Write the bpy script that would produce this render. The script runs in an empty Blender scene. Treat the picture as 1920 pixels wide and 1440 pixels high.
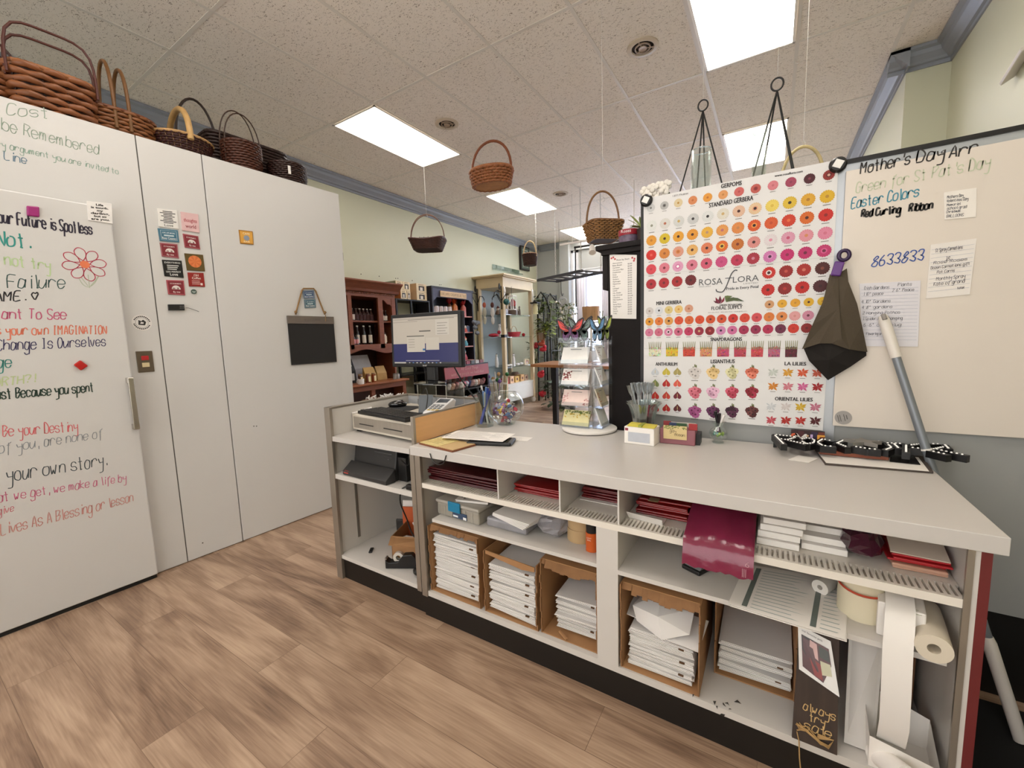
import bpy, math, random
import numpy as np
from mathutils import Matrix, Vector
random.seed(7)
PI = math.pi
D = bpy.data
SC = bpy.context.scene
COL = SC.collection

# ---------------------------------------------------------------- camera
CAM_H = 1.27
F_PX, YAW, PIT, ROLL = 776.4, -0.562484, 0.1096665, -0.0322856
def _rot():
    cy, sy, cp, sp, cr, sr = math.cos(YAW), math.sin(YAW), math.cos(PIT), math.sin(PIT), math.cos(ROLL), math.sin(ROLL)
    Fw = np.array([sy*cp, cy*cp, -sp]); R = np.array([cy, -sy, 0.0]); U = np.cross(R, Fw)
    return np.array([cr*R+sr*U, -sr*R+cr*U, Fw])
RM = _rot()
CP0 = np.array([0, 0, CAM_H])
cam_d = D.cameras.new('camera'); cam = D.objects.new('camera', cam_d); COL.objects.link(cam)
cam_d.sensor_width = 36.0; cam_d.lens = F_PX/1920*36.0; cam_d.clip_start = 0.02; cam_d.clip_end = 200
m4 = Matrix.Identity(4)
for i in range(3):
    m4[i][0] = RM[0][i]; m4[i][1] = RM[1][i]; m4[i][2] = -RM[2][i]; m4[i][3] = CP0[i]
cam.matrix_world = m4
SC.camera = cam

# ---------------------------------------------------------------- world, exposure
W = D.worlds.new('daylight'); SC.world = W; W.use_nodes = True
bg = W.node_tree.nodes['Background']; bg.inputs[0].default_value = (0.88, 0.93, 1.0, 1); bg.inputs[1].default_value = 20.0
SC.view_settings.view_transform = 'Standard'; SC.view_settings.look = 'None'
SC.view_settings.exposure = 0.44; SC.view_settings.gamma = 1.0
LAMP = 6.2      # strength of the ceiling panels

# ---------------------------------------------------------------- measuring helpers: where a sight line meets a real plane
def _ray(x, y): return RM.T @ np.array([(x-960)/F_PX, -(y-720)/F_PX, 1.0])
def PZ(x, y, z): d = _ray(x, y); return Vector(CP0 + d*((z-CAM_H)/d[2]))
def PY(x, y, v): d = _ray(x, y); return Vector(CP0 + d*(v/d[1]))
def PX(x, y, v): d = _ray(x, y); return Vector(CP0 + d*(v/d[0]))
TH = 0.05
CN = np.array([math.cos(TH), -math.sin(TH), 0]); CT = np.array([math.sin(TH), math.cos(TH), 0])
_d = _ray(456, 1015); CO = CP0 + _d*(-CAM_H/_d[2])
def PC(x, y, off=0.0):          # on the cold room's front plane: (t along, z)
    d = _ray(x, y); p = CP0 + d*(((CO-CP0) @ CN + off)/(d @ CN)); return ((p-CO) @ CT, p[2])

# ---------------------------------------------------------------- materials
MATS = {}
def lin(c):
    if isinstance(c, str):
        c = c.lstrip('#'); c = tuple(int(c[i:i+2], 16)/255 for i in (0, 2, 4))
    return tuple(x/12.92 if x <= .04045 else ((x+.055)/1.055)**2.4 for x in c[:3]) + (1,)
def mat(name, color='888888', rough=.55, metal=0.0, var=0.06, scale=6.0, bump=0.0, bscale=60.0, trans=0.0, ior=1.45, emit=0.0, coat=0.0, stretch=None, alpha=1.0):
    if name in MATS: return MATS[name]
    m = D.materials.new(name); m.use_nodes = True; nt = m.node_tree; N = nt.nodes; L = nt.links
    b = N['Principled BSDF']; c = lin(color)
    tc = N.new('ShaderNodeTexCoord'); src = tc.outputs['Object']
    if stretch:
        mp = N.new('ShaderNodeMapping'); mp.inputs['Scale'].default_value = stretch; L.new(src, mp.inputs[0]); src = mp.outputs[0]
    if var > 0:
        nz = N.new('ShaderNodeTexNoise'); nz.inputs['Scale'].default_value = scale; nz.inputs['Detail'].default_value = 4
        L.new(src, nz.inputs['Vector'])
        mx = N.new('ShaderNodeMix'); mx.data_type = 'RGBA'
        mx.inputs[6].default_value = tuple(min(1, x*(1-var*1.6)) for x in c[:3])+(1,)
        mx.inputs[7].default_value = tuple(min(1, x*(1+var*1.6)) for x in c[:3])+(1,)
        L.new(nz.outputs['Fac'], mx.inputs[0]); L.new(mx.outputs[2], b.inputs['Base Color'])
    else: b.inputs['Base Color'].default_value = c
    b.inputs['Roughness'].default_value = rough; b.inputs['Metallic'].default_value = metal
    b.inputs['IOR'].default_value = ior
    if trans: b.inputs['Transmission Weight'].default_value = trans
    if coat: b.inputs['Coat Weight'].default_value = coat
    if alpha < 1: b.inputs['Alpha'].default_value = alpha
    if emit:
        b.inputs['Emission Color'].default_value = c; b.inputs['Emission Strength'].default_value = emit
    if bump:
        n2 = N.new('ShaderNodeTexNoise'); n2.inputs['Scale'].default_value = bscale; n2.inputs['Detail'].default_value = 3
        L.new(src, n2.inputs['Vector'])
        bp = N.new('ShaderNodeBump'); bp.inputs['Strength'].default_value = bump; bp.inputs['Distance'].default_value = .004
        L.new(n2.outputs['Fac'], bp.inputs['Height']); L.new(bp.outputs[0], b.inputs['Normal'])
    MATS[name] = m; return m
def paint(name='printed', rough=.5, var=.05, coat=0.0, trans=0.0, emit=0.0):   # colour comes from the faces of the mesh
    key = 'paint_'+name
    if key in MATS: return MATS[key]
    m = D.materials.new(key); m.use_nodes = True; nt = m.node_tree; N = nt.nodes; L = nt.links; b = N['Principled BSDF']
    a = N.new('ShaderNodeVertexColor'); a.layer_name = 'Col'
    tc = N.new('ShaderNodeTexCoord'); nz = N.new('ShaderNodeTexNoise'); nz.inputs['Scale'].default_value = 40
    L.new(tc.outputs['Object'], nz.inputs['Vector'])
    mr = N.new('ShaderNodeMapRange'); mr.inputs['To Min'].default_value = 1-var*1.5; mr.inputs['To Max'].default_value = 1+var*1.5
    L.new(nz.outputs['Fac'], mr.inputs['Value'])
    mx = N.new('ShaderNodeMix'); mx.data_type = 'RGBA'; mx.blend_type = 'MULTIPLY'; mx.inputs[0].default_value = 1
    L.new(a.outputs['Color'], mx.inputs[6]); L.new(mr.outputs[0], mx.inputs[7]); L.new(mx.outputs[2], b.inputs['Base Color'])
    b.inputs['Roughness'].default_value = rough
    if coat: b.inputs['Coat Weight'].default_value = coat
    if trans: b.inputs['Transmission Weight'].default_value = trans
    if emit:
        L.new(a.outputs['Color'], b.inputs['Emission Color']); b.inputs['Emission Strength'].default_value = emit
    MATS[key] = m; return m
def glass(name, tint='ffffff', face=.06, edge=.5, rough=.02):   # clear sheet: lets light straight through, mirrors at a grazing angle
    if name in MATS: return MATS[name]
    m = D.materials.new(name); m.use_nodes = True; nt = m.node_tree; N = nt.nodes; L = nt.links
    for n in list(N): N.remove(n)
    o = N.new('ShaderNodeOutputMaterial'); t = N.new('ShaderNodeBsdfTransparent'); t.inputs[0].default_value = lin(tint)
    g = N.new('ShaderNodeBsdfGlossy'); g.inputs['Roughness'].default_value = rough; g.inputs[0].default_value = (1, 1, 1, 1)
    fr = N.new('ShaderNodeLayerWeight'); fr.inputs[0].default_value = .25
    mr = N.new('ShaderNodeMapRange'); mr.inputs['To Min'].default_value = face; mr.inputs['To Max'].default_value = edge
    mx = N.new('ShaderNodeMixShader'); L.new(fr.outputs['Facing'], mr.inputs['Value']); L.new(mr.outputs[0], mx.inputs[0])
    L.new(t.outputs[0], mx.inputs[1]); L.new(g.outputs[0], mx.inputs[2]); L.new(mx.outputs[0], o.inputs[0])
    MATS[name] = m; return m

# ---------------------------------------------------------------- mesh builder
class MB:
    def __init__(s, col='ffffff'):
        s.v = []; s.f = []; s.mi = []; s.c = []; s.sm = []; s.T = Matrix.Identity(4); s.m = 0; s.colr = lin(col)
    def color(s, c): s.colr = lin(c); return s
    def at(s, loc=(0, 0, 0), rz=0, rx=0, ry=0, sc=1):
        s.T = Matrix.Translation(loc) @ Matrix.Rotation(rz, 4, 'Z') @ Matrix.Rotation(ry, 4, 'Y') @ Matrix.Rotation(rx, 4, 'X') @ Matrix.Scale(sc, 4); return s
    def add(s, V, Fs, smooth=False):
        n = len(s.v); T = s.T
        s.v += [tuple(T @ Vector(p)) for p in V]
        for q in Fs:
            s.f.append(tuple(n+i for i in q)); s.mi.append(s.m); s.c.append(s.colr); s.sm.append(smooth)
        return s
    def box(s, x0, x1, y0, y1, z0, z1):
        if x0 > x1: x0, x1 = x1, x0
        if y0 > y1: y0, y1 = y1, y0
        if z0 > z1: z0, z1 = z1, z0
        V = [(x, y, z) for z in (z0, z1) for y in (y0, y1) for x in (x0, x1)]
        return s.add(V, [(0, 2, 3, 1), (4, 5, 7, 6), (0, 1, 5, 4), (2, 6, 7, 3), (0, 4, 6, 2), (1, 3, 7, 5)])
    def cb(s, c, d): return s.box(c[0]-d[0]/2, c[0]+d[0]/2, c[1]-d[1]/2, c[1]+d[1]/2, c[2]-d[2]/2, c[2]+d[2]/2)
    def poly(s, P): return s.add(P, [tuple(range(len(P)))])
    def prism(s, P, e):
        n = len(P); e = Vector(e); Q = [tuple(Vector(p)+e) for p in P]
        return s.add(list(P)+Q, [tuple(range(n))[::-1], tuple(range(n, 2*n))]+[(i, (i+1) % n, n+(i+1) % n, n+i) for i in range(n)])
    def tube(s, P, r, n=8, closed=False, smooth=True, flat=None):
        P = [Vector(p) for p in P]; k = len(P); V = []; ref = None
        rr = r if isinstance(r, (list, tuple)) else [r]*k
        for i in range(k):
            a = P[(i-1) % k] if (closed or i) else P[0]; b = P[(i+1) % k] if (closed or i < k-1) else P[-1]
            t = (b-a); t = t.normalized() if t.length > 1e-9 else Vector((0, 0, 1))
            if ref is None: ref = Vector((0, 0, 1)) if abs(t.z) < .9 else Vector((1, 0, 0))
            u = (ref - t*ref.dot(t)); u = u.normalized() if u.length > 1e-6 else t.orthogonal().normalized()
            w = t.cross(u); ref = u
            for j in range(n):
                q = 2*PI*j/n; V.append(P[i] + u*(rr[i]*math.cos(q)*(flat or 1)) + w*(rr[i]*math.sin(q)))
        Fs = []
        for i in range(k if closed else k-1):
            for j in range(n):
                a = i*n+j; b = i*n+(j+1) % n; c = ((i+1) % k)*n+(j+1) % n; d = ((i+1) % k)*n+j
                Fs.append((a, b, c, d))
        s.add(V, Fs, smooth)
        if not closed: s.add(V[:n], [tuple(range(n))[::-1]]); s.add(V[(k-1)*n:], [tuple(range(n))])
        return s
    def lathe(s, prof, n=24, c=(0, 0, 0), sx=1, sy=1, ex=2.0, smooth=True, cap=True):
        if len(prof) > 2:       # break the shading where the outline turns sharply
            for i in range(1, len(prof)-1):
                a = Vector((prof[i][0]-prof[i-1][0], prof[i][1]-prof[i-1][1])); b = Vector((prof[i+1][0]-prof[i][0], prof[i+1][1]-prof[i][1]))
                if a.length > 1e-7 and b.length > 1e-7 and a.angle(b) > .75:
                    s.lathe(prof[:i+1], n, c, sx, sy, ex, smooth, False); s.lathe(prof[i:], n, c, sx, sy, ex, smooth, False)
                    if cap:
                        for (r, z), fl in ((prof[0], True), (prof[-1], False)):
                            if r > .0015:
                                ring = [(c[0]+r*sx*(abs(math.cos(2*PI*j/n))**ex+abs(math.sin(2*PI*j/n))**ex)**(-1/ex)*math.cos(2*PI*j/n), c[1]+r*sy*(abs(math.cos(2*PI*j/n))**ex+abs(math.sin(2*PI*j/n))**ex)**(-1/ex)*math.sin(2*PI*j/n), c[2]+z) for j in range(n)]
                                s.add(ring, [tuple(range(n))[::-1] if fl else tuple(range(n))])
                    return s
        V = []
        for r, z in prof:
            for j in range(n):
                q = 2*PI*j/n; cq, sq = math.cos(q), math.sin(q)
                k = (abs(cq)**ex+abs(sq)**ex)**(-1/ex)
                V.append((c[0]+r*k*cq*sx, c[1]+r*k*sq*sy, c[2]+z))
        Fs = [(i*n+j, i*n+(j+1) % n, (i+1)*n+(j+1) % n, (i+1)*n+j) for i in range(len(prof)-1) for j in range(n)]
        s.add(V, Fs, smooth)
        if cap:
            m = len(prof)
            s.add(V[:n], [tuple(range(n))[::-1]]); s.add(V[(m-1)*n:], [tuple(range(n))])
        return s
    def ball(s, c, r, n=12, k=7):
        if not isinstance(r, (list, tuple)): r = (r, r, r)
        V = [(c[0], c[1], c[2]-r[2])]
        for i in range(1, k):
            a = -PI/2+PI*i/k
            for j in range(n):
                q = 2*PI*j/n; V.append((c[0]+r[0]*math.cos(a)*math.cos(q), c[1]+r[1]*math.cos(a)*math.sin(q), c[2]+r[2]*math.sin(a)))
        V.append((c[0], c[1], c[2]+r[2])); e = len(V)-1
        Fs = [(0, 1+(j+1) % n, 1+j) for j in range(n)]
        for i in range(k-2):
            for j in range(n): Fs.append((1+i*n+j, 1+i*n+(j+1) % n, 1+(i+1)*n+(j+1) % n, 1+(i+1)*n+j))
        Fs += [(e, 1+(k-2)*n+j, 1+(k-2)*n+(j+1) % n) for j in range(n)]
        return s.add(V, Fs, True)
    def ribbon(s, P, w, nrm, lift=.0006):       # a flat stroke lying on a surface with normal nrm
        nrm = Vector(nrm); P = [Vector(p)+nrm*lift for p in P]
        if len(P) == 1: P = [P[0], P[0]+nrm.orthogonal().normalized()*w*.5]
        V = []
        for i, p in enumerate(P):
            t = (P[min(i+1, len(P)-1)]-P[max(i-1, 0)])
            t = t.normalized() if t.length > 1e-9 else nrm.orthogonal().normalized()
            o = nrm.cross(t)*(w/2); V += [p+o, p-o]
        return s.add(V, [(2*i, 2*i+1, 2*i+3, 2*i+2) for i in range(len(P)-1)])
    def build(s, name, mats, parent=None, bevel=0, seg=2, kind=None, label=None):
        me = D.meshes.new(name); me.from_pydata(s.v, [], s.f)
        for m in (mats if isinstance(mats, (list, tuple)) else [mats]): me.materials.append(m)
        me.polygons.foreach_set('material_index', s.mi); me.polygons.foreach_set('use_smooth', s.sm)
        if any('Col' == getattr(nd, 'layer_name', '') for m in me.materials for nd in m.node_tree.nodes):
            ca = me.color_attributes.new('Col', 'FLOAT_COLOR', 'CORNER')
            arr = np.empty((len(me.loops), 4), dtype=np.float32); k = 0
            for f, c in zip(s.f, s.c):
                arr[k:k+len(f)] = c; k += len(f)
            ca.data.foreach_set('color', arr.ravel())
        me.update()
        o = D.objects.new(name, me); COL.objects.link(o)
        if parent: o.parent = parent
        if bevel:
            b = o.modifiers.new('edge', 'BEVEL'); b.width = bevel; b.segments = seg; b.limit_method = 'ANGLE'; b.angle_limit = .7
        if kind: o['kind'] = kind
        if label: o['label'] = label
        return o
def tag(o, label, cat, group=None, kind=None):
    o['label'] = label; o['category'] = cat
    if group: o['group'] = group
    if kind: o['kind'] = kind
    return o
def thing(name, label, cat, loc=(0, 0, 0), rz=0, group=None):
    o = D.objects.new(name, None); COL.objects.link(o); o.empty_display_size = .05
    o.location = loc; o.rotation_euler = (0, 0, rz)
    return tag(o, label, cat, group)
def dup(o, loc=None, rz=None, label=None, parent=None):
    c = o.copy(); COL.objects.link(c)
    if parent: c.parent = parent
    if loc is not None: c.location = loc
    if rz is not None: c.rotation_euler = (0, 0, rz)
    if label: c['label'] = label
    for ch in o.children: dup(ch, parent=c)
    return c

# ---------------------------------------------------------------- lettering
G = {'a': '463717041333464743', 'b': '0903 0517374644331304', 'c': '46371706041333 44'.replace(' ', ''), 'd': '463717041333464943', 'e': '054546371706041333 44'.replace(' ', ''),
 'f': '4938282321 1737', 'g': '4637170413334647413 01001'.replace(' ', ''), 'h': '0903 0517374643', 'i': '2723 2829', 'j': '37312010 3839', 'k': '0903 470543', 'l': '19242333',
 'm': '0703 05172623 25374643', 'n': '0703 0517374643', 'o': '170604133344463717', 'p': '0700 0617374644331304', 'q': '4637170413334647405 1'.replace(' ', ''), 'r': '0703 05173746', 's': '4637170615354433 1304'.replace(' ', ''),
 't': '19242333 0737', 'u': '070413233446 4743', 'v': '072347', 'w': '0713253347', 'x': '0743 4703', 'y': '0715254547 47413010'.replace('4547', '45 47')[:0]+'07152545 47413010', 'z': '07470343',
 'A': '032943 1535', 'B': '0903 092948372606 264645342303', 'C': '48391907041333 44'.replace(' ', ''), 'D': '0903 0929474533 03'.replace('3 0', '30'), 'E': '49090343 0636', 'F': '490903 0636',
 'G': '48391907041333454626', 'H': '0903 4943 0646', 'I': '2923 1939 1333', 'J': '4944331304 1949', 'K': '0903 490643', 'L': '090343', 'M': '0309264943', 'N': '03094349', 'O': '190705133345473919',
 'P': '0903 093948372606', 'Q': '190705133345473919 3442', 'R': '0903 093948372606 2643', 'S': '483919081635443313 04'.replace(' ', ''), 'T': '0949 2923', 'U': '090413334449', 'V': '092349', 'W': '0913273349', 'Y': '092649 2623', 'Z': '09490343', 'X': '0943 4903',
 '0': '190705133345473919', '1': '192923 1333', '2': '081939480343', '3': '08193948362645443304', '4': '390545 3833', '5': '490906364544330 4'.replace(' ', ''), '6': '3917051333443606', '7': '094913', '8': '261739483726453313042 6'.replace(' ', ''), '9': '4627173947 4743'.replace(' ', ''),
 '.': '2324', ',': '2422', '?': '081939483625 2324', '!': '2925 2324', '-': '1535', "'": '2927', '<': '230617273747 2326', '$': '483919081635443304 2923', ':': '2726 2423', '"': '1917 2927', '/': '0349', '#': '1913 3933 0747 0545', '&': '430839280433 46'.replace(' ', '')}
G['<'] = '230607182738474623'
def _smooth(P, k=3):
    if len(P) < 3: return P
    out = []
    Q = [P[0]]+P+[P[-1]]
    for i in range(1, len(Q)-2):
        p0, p1, p2, p3 = Q[i-1], Q[i], Q[i+1], Q[i+2]
        for j in range(k):
            t = j/k
            out.append(tuple(.5*(2*b+(-a+c)*t+(2*a-5*b+4*c-d)*t*t+(-a+3*b-3*c+d)*t**3) for a, b, c, d in zip(p0, p1, p2, p3)))
    out.append(P[-1]); return out
def strokes(text, slant=.12, jit=.18, rnd=None):      # marker strokes in letter units: width 4, x-height 4, cap 6
    rnd = rnd or random.Random(len(text)*31+ord(text[0])); S = []; x = 0
    for ch in text:
        if ch == ' ': x += 3.2; continue
        g = G.get(ch)
        if not g: x += 3; continue
        for s in g.split():
            P = []
            for i in range(0, len(s)-1, 2):
                a, b = int(s[i]), int(s[i+1])-3
                P.append((x+a+slant*b+rnd.uniform(-jit, jit), b+rnd.uniform(-jit, jit)))
            S.append(_smooth(P))
        x += 3.0 if ch in "il.,'!:j1" else (6.4 if ch in 'mwMW' else 5.3)
    return S, max(x-1, 1)
def write(mb, text, p0, p1, h, nrm, w=.003, slant=.12, jit=.18, up=(0, 0, 1), lift=.0006):   # handwriting from p0 to p1, capital height h
    p0 = Vector(p0); p1 = Vector(p1); S, wd = strokes(text, slant, jit); ax = (p1-p0)/wd; up = Vector(up)*(h/6)
    for s in S: mb.ribbon([p0+ax*x+up*y for x, y in s], w, nrm, lift)
_TXT = {}
def glyph_mesh(text, bold=0.0):
    k = (text, bold)
    if k not in _TXT:
        cu = D.curves.new('t', 'FONT'); cu.body = text; cu.size = 1; cu.offset = bold; cu.resolution_u = 2
        o = D.objects.new('t', cu); me = D.meshes.new_from_object(o)
        V = [tuple(v.co) for v in me.vertices]; Fs = [tuple(p.vertices) for p in me.polygons]
        D.objects.remove(o); D.curves.remove(cu); D.meshes.remove(me); _TXT[k] = (V, Fs)
    return _TXT[k]
def typeset(mb, text, o, ax, up, width=None, height=None, bold=0.0, center=False, lift=.0006):   # printed lettering with its lower left at o
    V, Fs = glyph_mesh(text, bold)
    if not V: return
    xs = [v[0] for v in V]; x0, x1 = min(xs), max(xs)
    ax = Vector(ax).normalized(); up = Vector(up).normalized(); n = ax.cross(up)
    hs = height/.72 if height else width/(x1-x0); ws = width/(x1-x0) if width else hs
    o = Vector(o)
    if center: o = o-ax*((x1-x0)*ws/2)
    mb.add([o+ax*((v[0]-x0)*ws)+up*(v[1]*hs)+n*lift for v in V], Fs)
# ================================================================ the room
XL, XR, YB, YF, CE = -4.62, 1.05, -1.7, 8.55, 3.32
def tile_mat():
    m = mat('ceiling_tile', 'ece4d9', rough=.9, var=.03, scale=1.2); nt = m.node_tree; N = nt.nodes; L = nt.links; b = N['Principled BSDF']
    tc = N.new('ShaderNodeTexCoord')
    src = b.inputs['Base Color'].links[0].from_socket
    mp = N.new('ShaderNodeMapping'); mp.inputs['Scale'].default_value = (1, 1.9, 1); L.new(tc.outputs['Object'], mp.inputs[0])
    n1 = N.new('ShaderNodeTexNoise'); n1.inputs['Scale'].default_value = 55; n1.inputs['Detail'].default_value = 2; n1.inputs['Distortion'].default_value = 1.5; L.new(mp.outputs[0], n1.inputs['Vector'])
    r1 = N.new('ShaderNodeValToRGB'); r1.color_ramp.elements[0].position = .33; r1.color_ramp.elements[1].position = .41
    r1.color_ramp.elements[0].color = (.42, .38, .34, 1); r1.color_ramp.elements[1].color = (1, 1, 1, 1)
    L.new(n1.outputs['Fac'], r1.inputs[0])
    mx = N.new('ShaderNodeMix'); mx.data_type = 'RGBA'; mx.blend_type = 'MULTIPLY'; mx.inputs[0].default_value = 1
    L.new(src, mx.inputs[6]); L.new(r1.outputs[0], mx.inputs[7]); L.new(mx.outputs[2], b.inputs['Base Color'])
    bp = N.new('ShaderNodeBump'); bp.inputs['Strength'].default_value = .35; bp.inputs['Distance'].default_value = .003
    L.new(r1.outputs[0], bp.inputs['Height']); L.new(bp.outputs[0], b.inputs['Normal'])
    return m
def floor_mat():
    m = D.materials.new('vinyl_plank'); m.use_nodes = True; nt = m.node_tree; N = nt.nodes; L = nt.links; b = N['Principled BSDF']
    tc = N.new('ShaderNodeTexCoord')
    br = N.new('ShaderNodeTexBrick'); br.offset = .37; br.inputs['Scale'].default_value = 1; br.inputs['Brick Width'].default_value = 1.22; br.inputs['Row Height'].default_value = .178
    br.inputs['Mortar Size'].default_value = .0011; br.inputs['Mortar Smooth'].default_value = .3; br.inputs['Bias'].default_value = 0
    br.inputs['Color1'].default_value = (0, 0, 0, 1); br.inputs['Color2'].default_value = (1, 1, 1, 1); br.inputs['Mortar'].default_value = (.5, .5, .5, 1)
    L.new(tc.outputs['Object'], br.inputs['Vector'])
    def mapped(sx, sy, seed):
        mp = N.new('ShaderNodeMapping'); mp.inputs['Scale'].default_value = (sx, sy, 1); L.new(tc.outputs['Object'], mp.inputs[0])
        ad = N.new('ShaderNodeVectorMath'); ad.operation = 'MULTIPLY_ADD'; ad.inputs[1].default_value = (seed, seed*1.7, seed)
        L.new(br.outputs['Color'], ad.inputs[0]); L.new(mp.outputs[0], ad.inputs[2]); return ad.outputs[0]
    v1 = mapped(.6, 3.2, 9.0)
    n1 = N.new('ShaderNodeTexNoise'); n1.inputs['Scale'].default_value = 1.3; n1.inputs['Detail'].default_value = 4; n1.inputs['Distortion'].default_value = .9; L.new(v1, n1.inputs['Vector'])
    ml = N.new('ShaderNodeMath'); ml.operation = 'MULTIPLY'; ml.inputs[1].default_value = 30; L.new(n1.outputs['Fac'], ml.inputs[0])
    sn = N.new('ShaderNodeMath'); sn.operation = 'SINE'; L.new(ml.outputs[0], sn.inputs[0])
    v2 = mapped(3, 75, 5.0)
    n2 = N.new('ShaderNodeTexNoise'); n2.inputs['Scale'].default_value = 2.2; n2.inputs['Detail'].default_value = 5; L.new(v2, n2.inputs['Vector'])
    v3 = mapped(.9, 3.4, 21.0)
    n3 = N.new('ShaderNodeTexNoise'); n3.inputs['Scale'].default_value = 2.0; n3.inputs['Detail'].default_value = 3; L.new(v3, n3.inputs['Vector'])
    def madd(a, k, c):
        q = N.new('ShaderNodeMath'); q.operation = 'MULTIPLY_ADD'; q.inputs[1].default_value = k; L.new(a, q.inputs[0])
        if isinstance(c, float): q.inputs[2].default_value = c
        else: L.new(c, q.inputs[2])
        return q.outputs[0]
    g = madd(sn.outputs[0], .11, madd(n2.outputs['Fac'], .55, madd(n3.outputs['Fac'], .75, madd(br.outputs['Color'], .16, -.28))))
    rp = N.new('ShaderNodeValToRGB'); cr = rp.color_ramp
    cr.elements[0].position = .12; cr.elements[0].color = lin('6b5241'); cr.elements[1].position = .95; cr.elements[1].color = lin('c9ae94')
    e = cr.elements.new(.38); e.color = lin('947862'); e = cr.elements.new(.6); e.color = lin('ae927a')
    L.new(g, rp.inputs[0])
    mo = N.new('ShaderNodeMix'); mo.data_type = 'RGBA'; mo.blend_type = 'MULTIPLY'; mo.inputs[7].default_value = (.55, .5, .46, 1)
    L.new(br.outputs['Fac'], mo.inputs[0]); L.new(rp.outputs[0], mo.inputs[6]); L.new(mo.outputs[2], b.inputs['Base Color'])
    b.inputs['Roughness'].default_value = .42
    bp = N.new('ShaderNodeBump'); bp.inputs['Strength'].default_value = .12; bp.inputs['Distance'].default_value = .002; L.new(n2.outputs['Fac'], bp.inputs['Height']); L.new(bp.outputs[0], b.inputs['Normal'])
    return m
MB().box(XL-.15, XR+.15, YB-.15, YF+1.3, -.1, 0).build('floor', floor_mat(), kind='structure')
MB().box(XL-.15, XR+.15, YB-.15, YF+.15, CE, CE+.1).build('ceiling', tile_mat(), kind='structure')
gx0, gp, gy0, gr = .084, .611, 2.63, 1.2232
g = MB()
x = gx0-gp*7
while x < XR: g.box(x-.012, x+.012, YB, YF, CE-.004, CE+.001) if x > XL else None; x += gp
y = gy0-gr*3
while y < YF: g.box(XL, XR, y-.012, y+.012, CE-.0035, CE+.001) if y > YB else None; y += gr
g.build('trim_1', mat('ceiling_grid', 'dcd6cc', rough=.5, var=.02), kind='structure')
wallp = mat('wall_paint', 'c9c9b1', rough=.38, var=.035, scale=.7, bump=.08, bscale=9)
grayp = mat('grey_wall_paint', 'b4b6b4', rough=.5, var=.03, scale=1)
MB().box(XL-.15, XL, YB-.15, YF+.15, 0, CE).build('wall_left', wallp, kind='structure')
wb = MB(); wb.box(XL-.15, -4.2, YB-.15, YB, 0, CE); wb.box(.8, XR+.15, YB-.15, YB, 0, CE); wb.box(-4.2, .8, YB-.15, YB, 0, .5); wb.box(-4.2, .8, YB-.15, YB, 3.1, CE)  # opening left for the added windows behind the camera
wb.build('wall_back', wallp, kind='structure')
r = MB(); r.box(XR, XR+.15, YB-.15, YF+.15, 0, CE); r.box(.80, XR, 4.52, YF, 0, CE); r.build('wall_right', wallp, kind='structure')
# street front with the display bay
wf = MB(); wf.box(XL, -4.0, YF, YF+.15, 0, CE); wf.box(-4.0, -3.78, YF-.12, YF+.15, 0, CE)
wf.box(-3.78, XR, YF, YF+.12, 3.12, CE); wf.box(-3.78, XR, YF, YF+.12, 0, .5)
wf.box(-.6, XR, YF, YF+.12, .5, 3.12); wf.box(-3.62, -3.45, YF+.05, YF+.12, .5, 3.12); wf.box(-3.45, -3.0, YF+.05, YF+.12, 2.66, 3.12); wf.box(-3.02, -2.75, YF+.05, YF+.12, .5, 3.12)
wf.build('wall_front', grayp, kind='structure')
def window(n, x0, x1, z0, z1, yw=None, tint='f6faff'):
    t = D.objects.new('window_%d' % n, None); COL.objects.link(t); t['kind'] = 'structure'; t.location = ((x0+x1)/2, YF+.06 if yw is None else yw, z0)
    w = (x1-x0)/2; h = z1-z0; f = MB()
    f.box(-w, -w+.05, -.03, .03, 0, h); f.box(w-.05, w, -.03, .03, 0, h); f.box(-w, w, -.03, .03, 0, .05); f.box(-w, w, -.03, .03, h-.05, h)
    if n == 2: f.box(-w, w, -.025, .025, h*.48, h*.48+.04)
    f.build('window_frame', mat('window_white', 'eeeef2', rough=.4), t)
    MB().box(-w+.05, w-.05, -.004, .004, .05, h-.05).build('window_pane', glass('window_glass_'+tint, tint, .03, .5), t)
window(1, -3.78, -3.62, .5, 3.12); window(2, -3.45, -3.02, .5, 2.66); window(3, -2.75, -.6, .5, 3.12)
window(4, -4.2, -1.7, .5, 3.1, YB-.07, 'a5a29e'); window(5, -1.7, .8, .5, 3.1, YB-.07, 'a5a29e')  # unseen windows added behind the camera for fill light; tint sets its strength
# crown moulding (grey)
def crown(n, a, b, nrm):
    a = Vector(a); b = Vector(b); nrm = Vector(nrm); prof = [(0, 0), (.11, 0), (.11, .02), (.085, .03), (.075, .055), (.04, .085), (.03, .1), (.012, .105), (.012, .13), (0, .13)]
    MB().prism([tuple(a+nrm*u+Vector((0, 0, -w))) for u, w in prof], b-a).build('trim_%d' % n, mat('crown_grey', '8f949c', rough=.45, var=.03), kind='structure')
crown(2, (XL, YB, CE-.004), (XL, YF, CE-.004), (1, 0, 0))
crown(3, (XR, YB, CE-.004), (XR, 4.52, CE-.004), (-1, 0, 0))
crown(4, (XR, 4.52, CE-.004), (.69, 4.52, CE-.004), (0, -1, 0))
crown(5, (.80, 4.41, CE-.004), (.80, YF, CE-.004), (-1, 0, 0))
crown(6, (XL+.1, YF, CE-.004), (-4.0, YF, CE-.004), (0, -1, 0))
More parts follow.
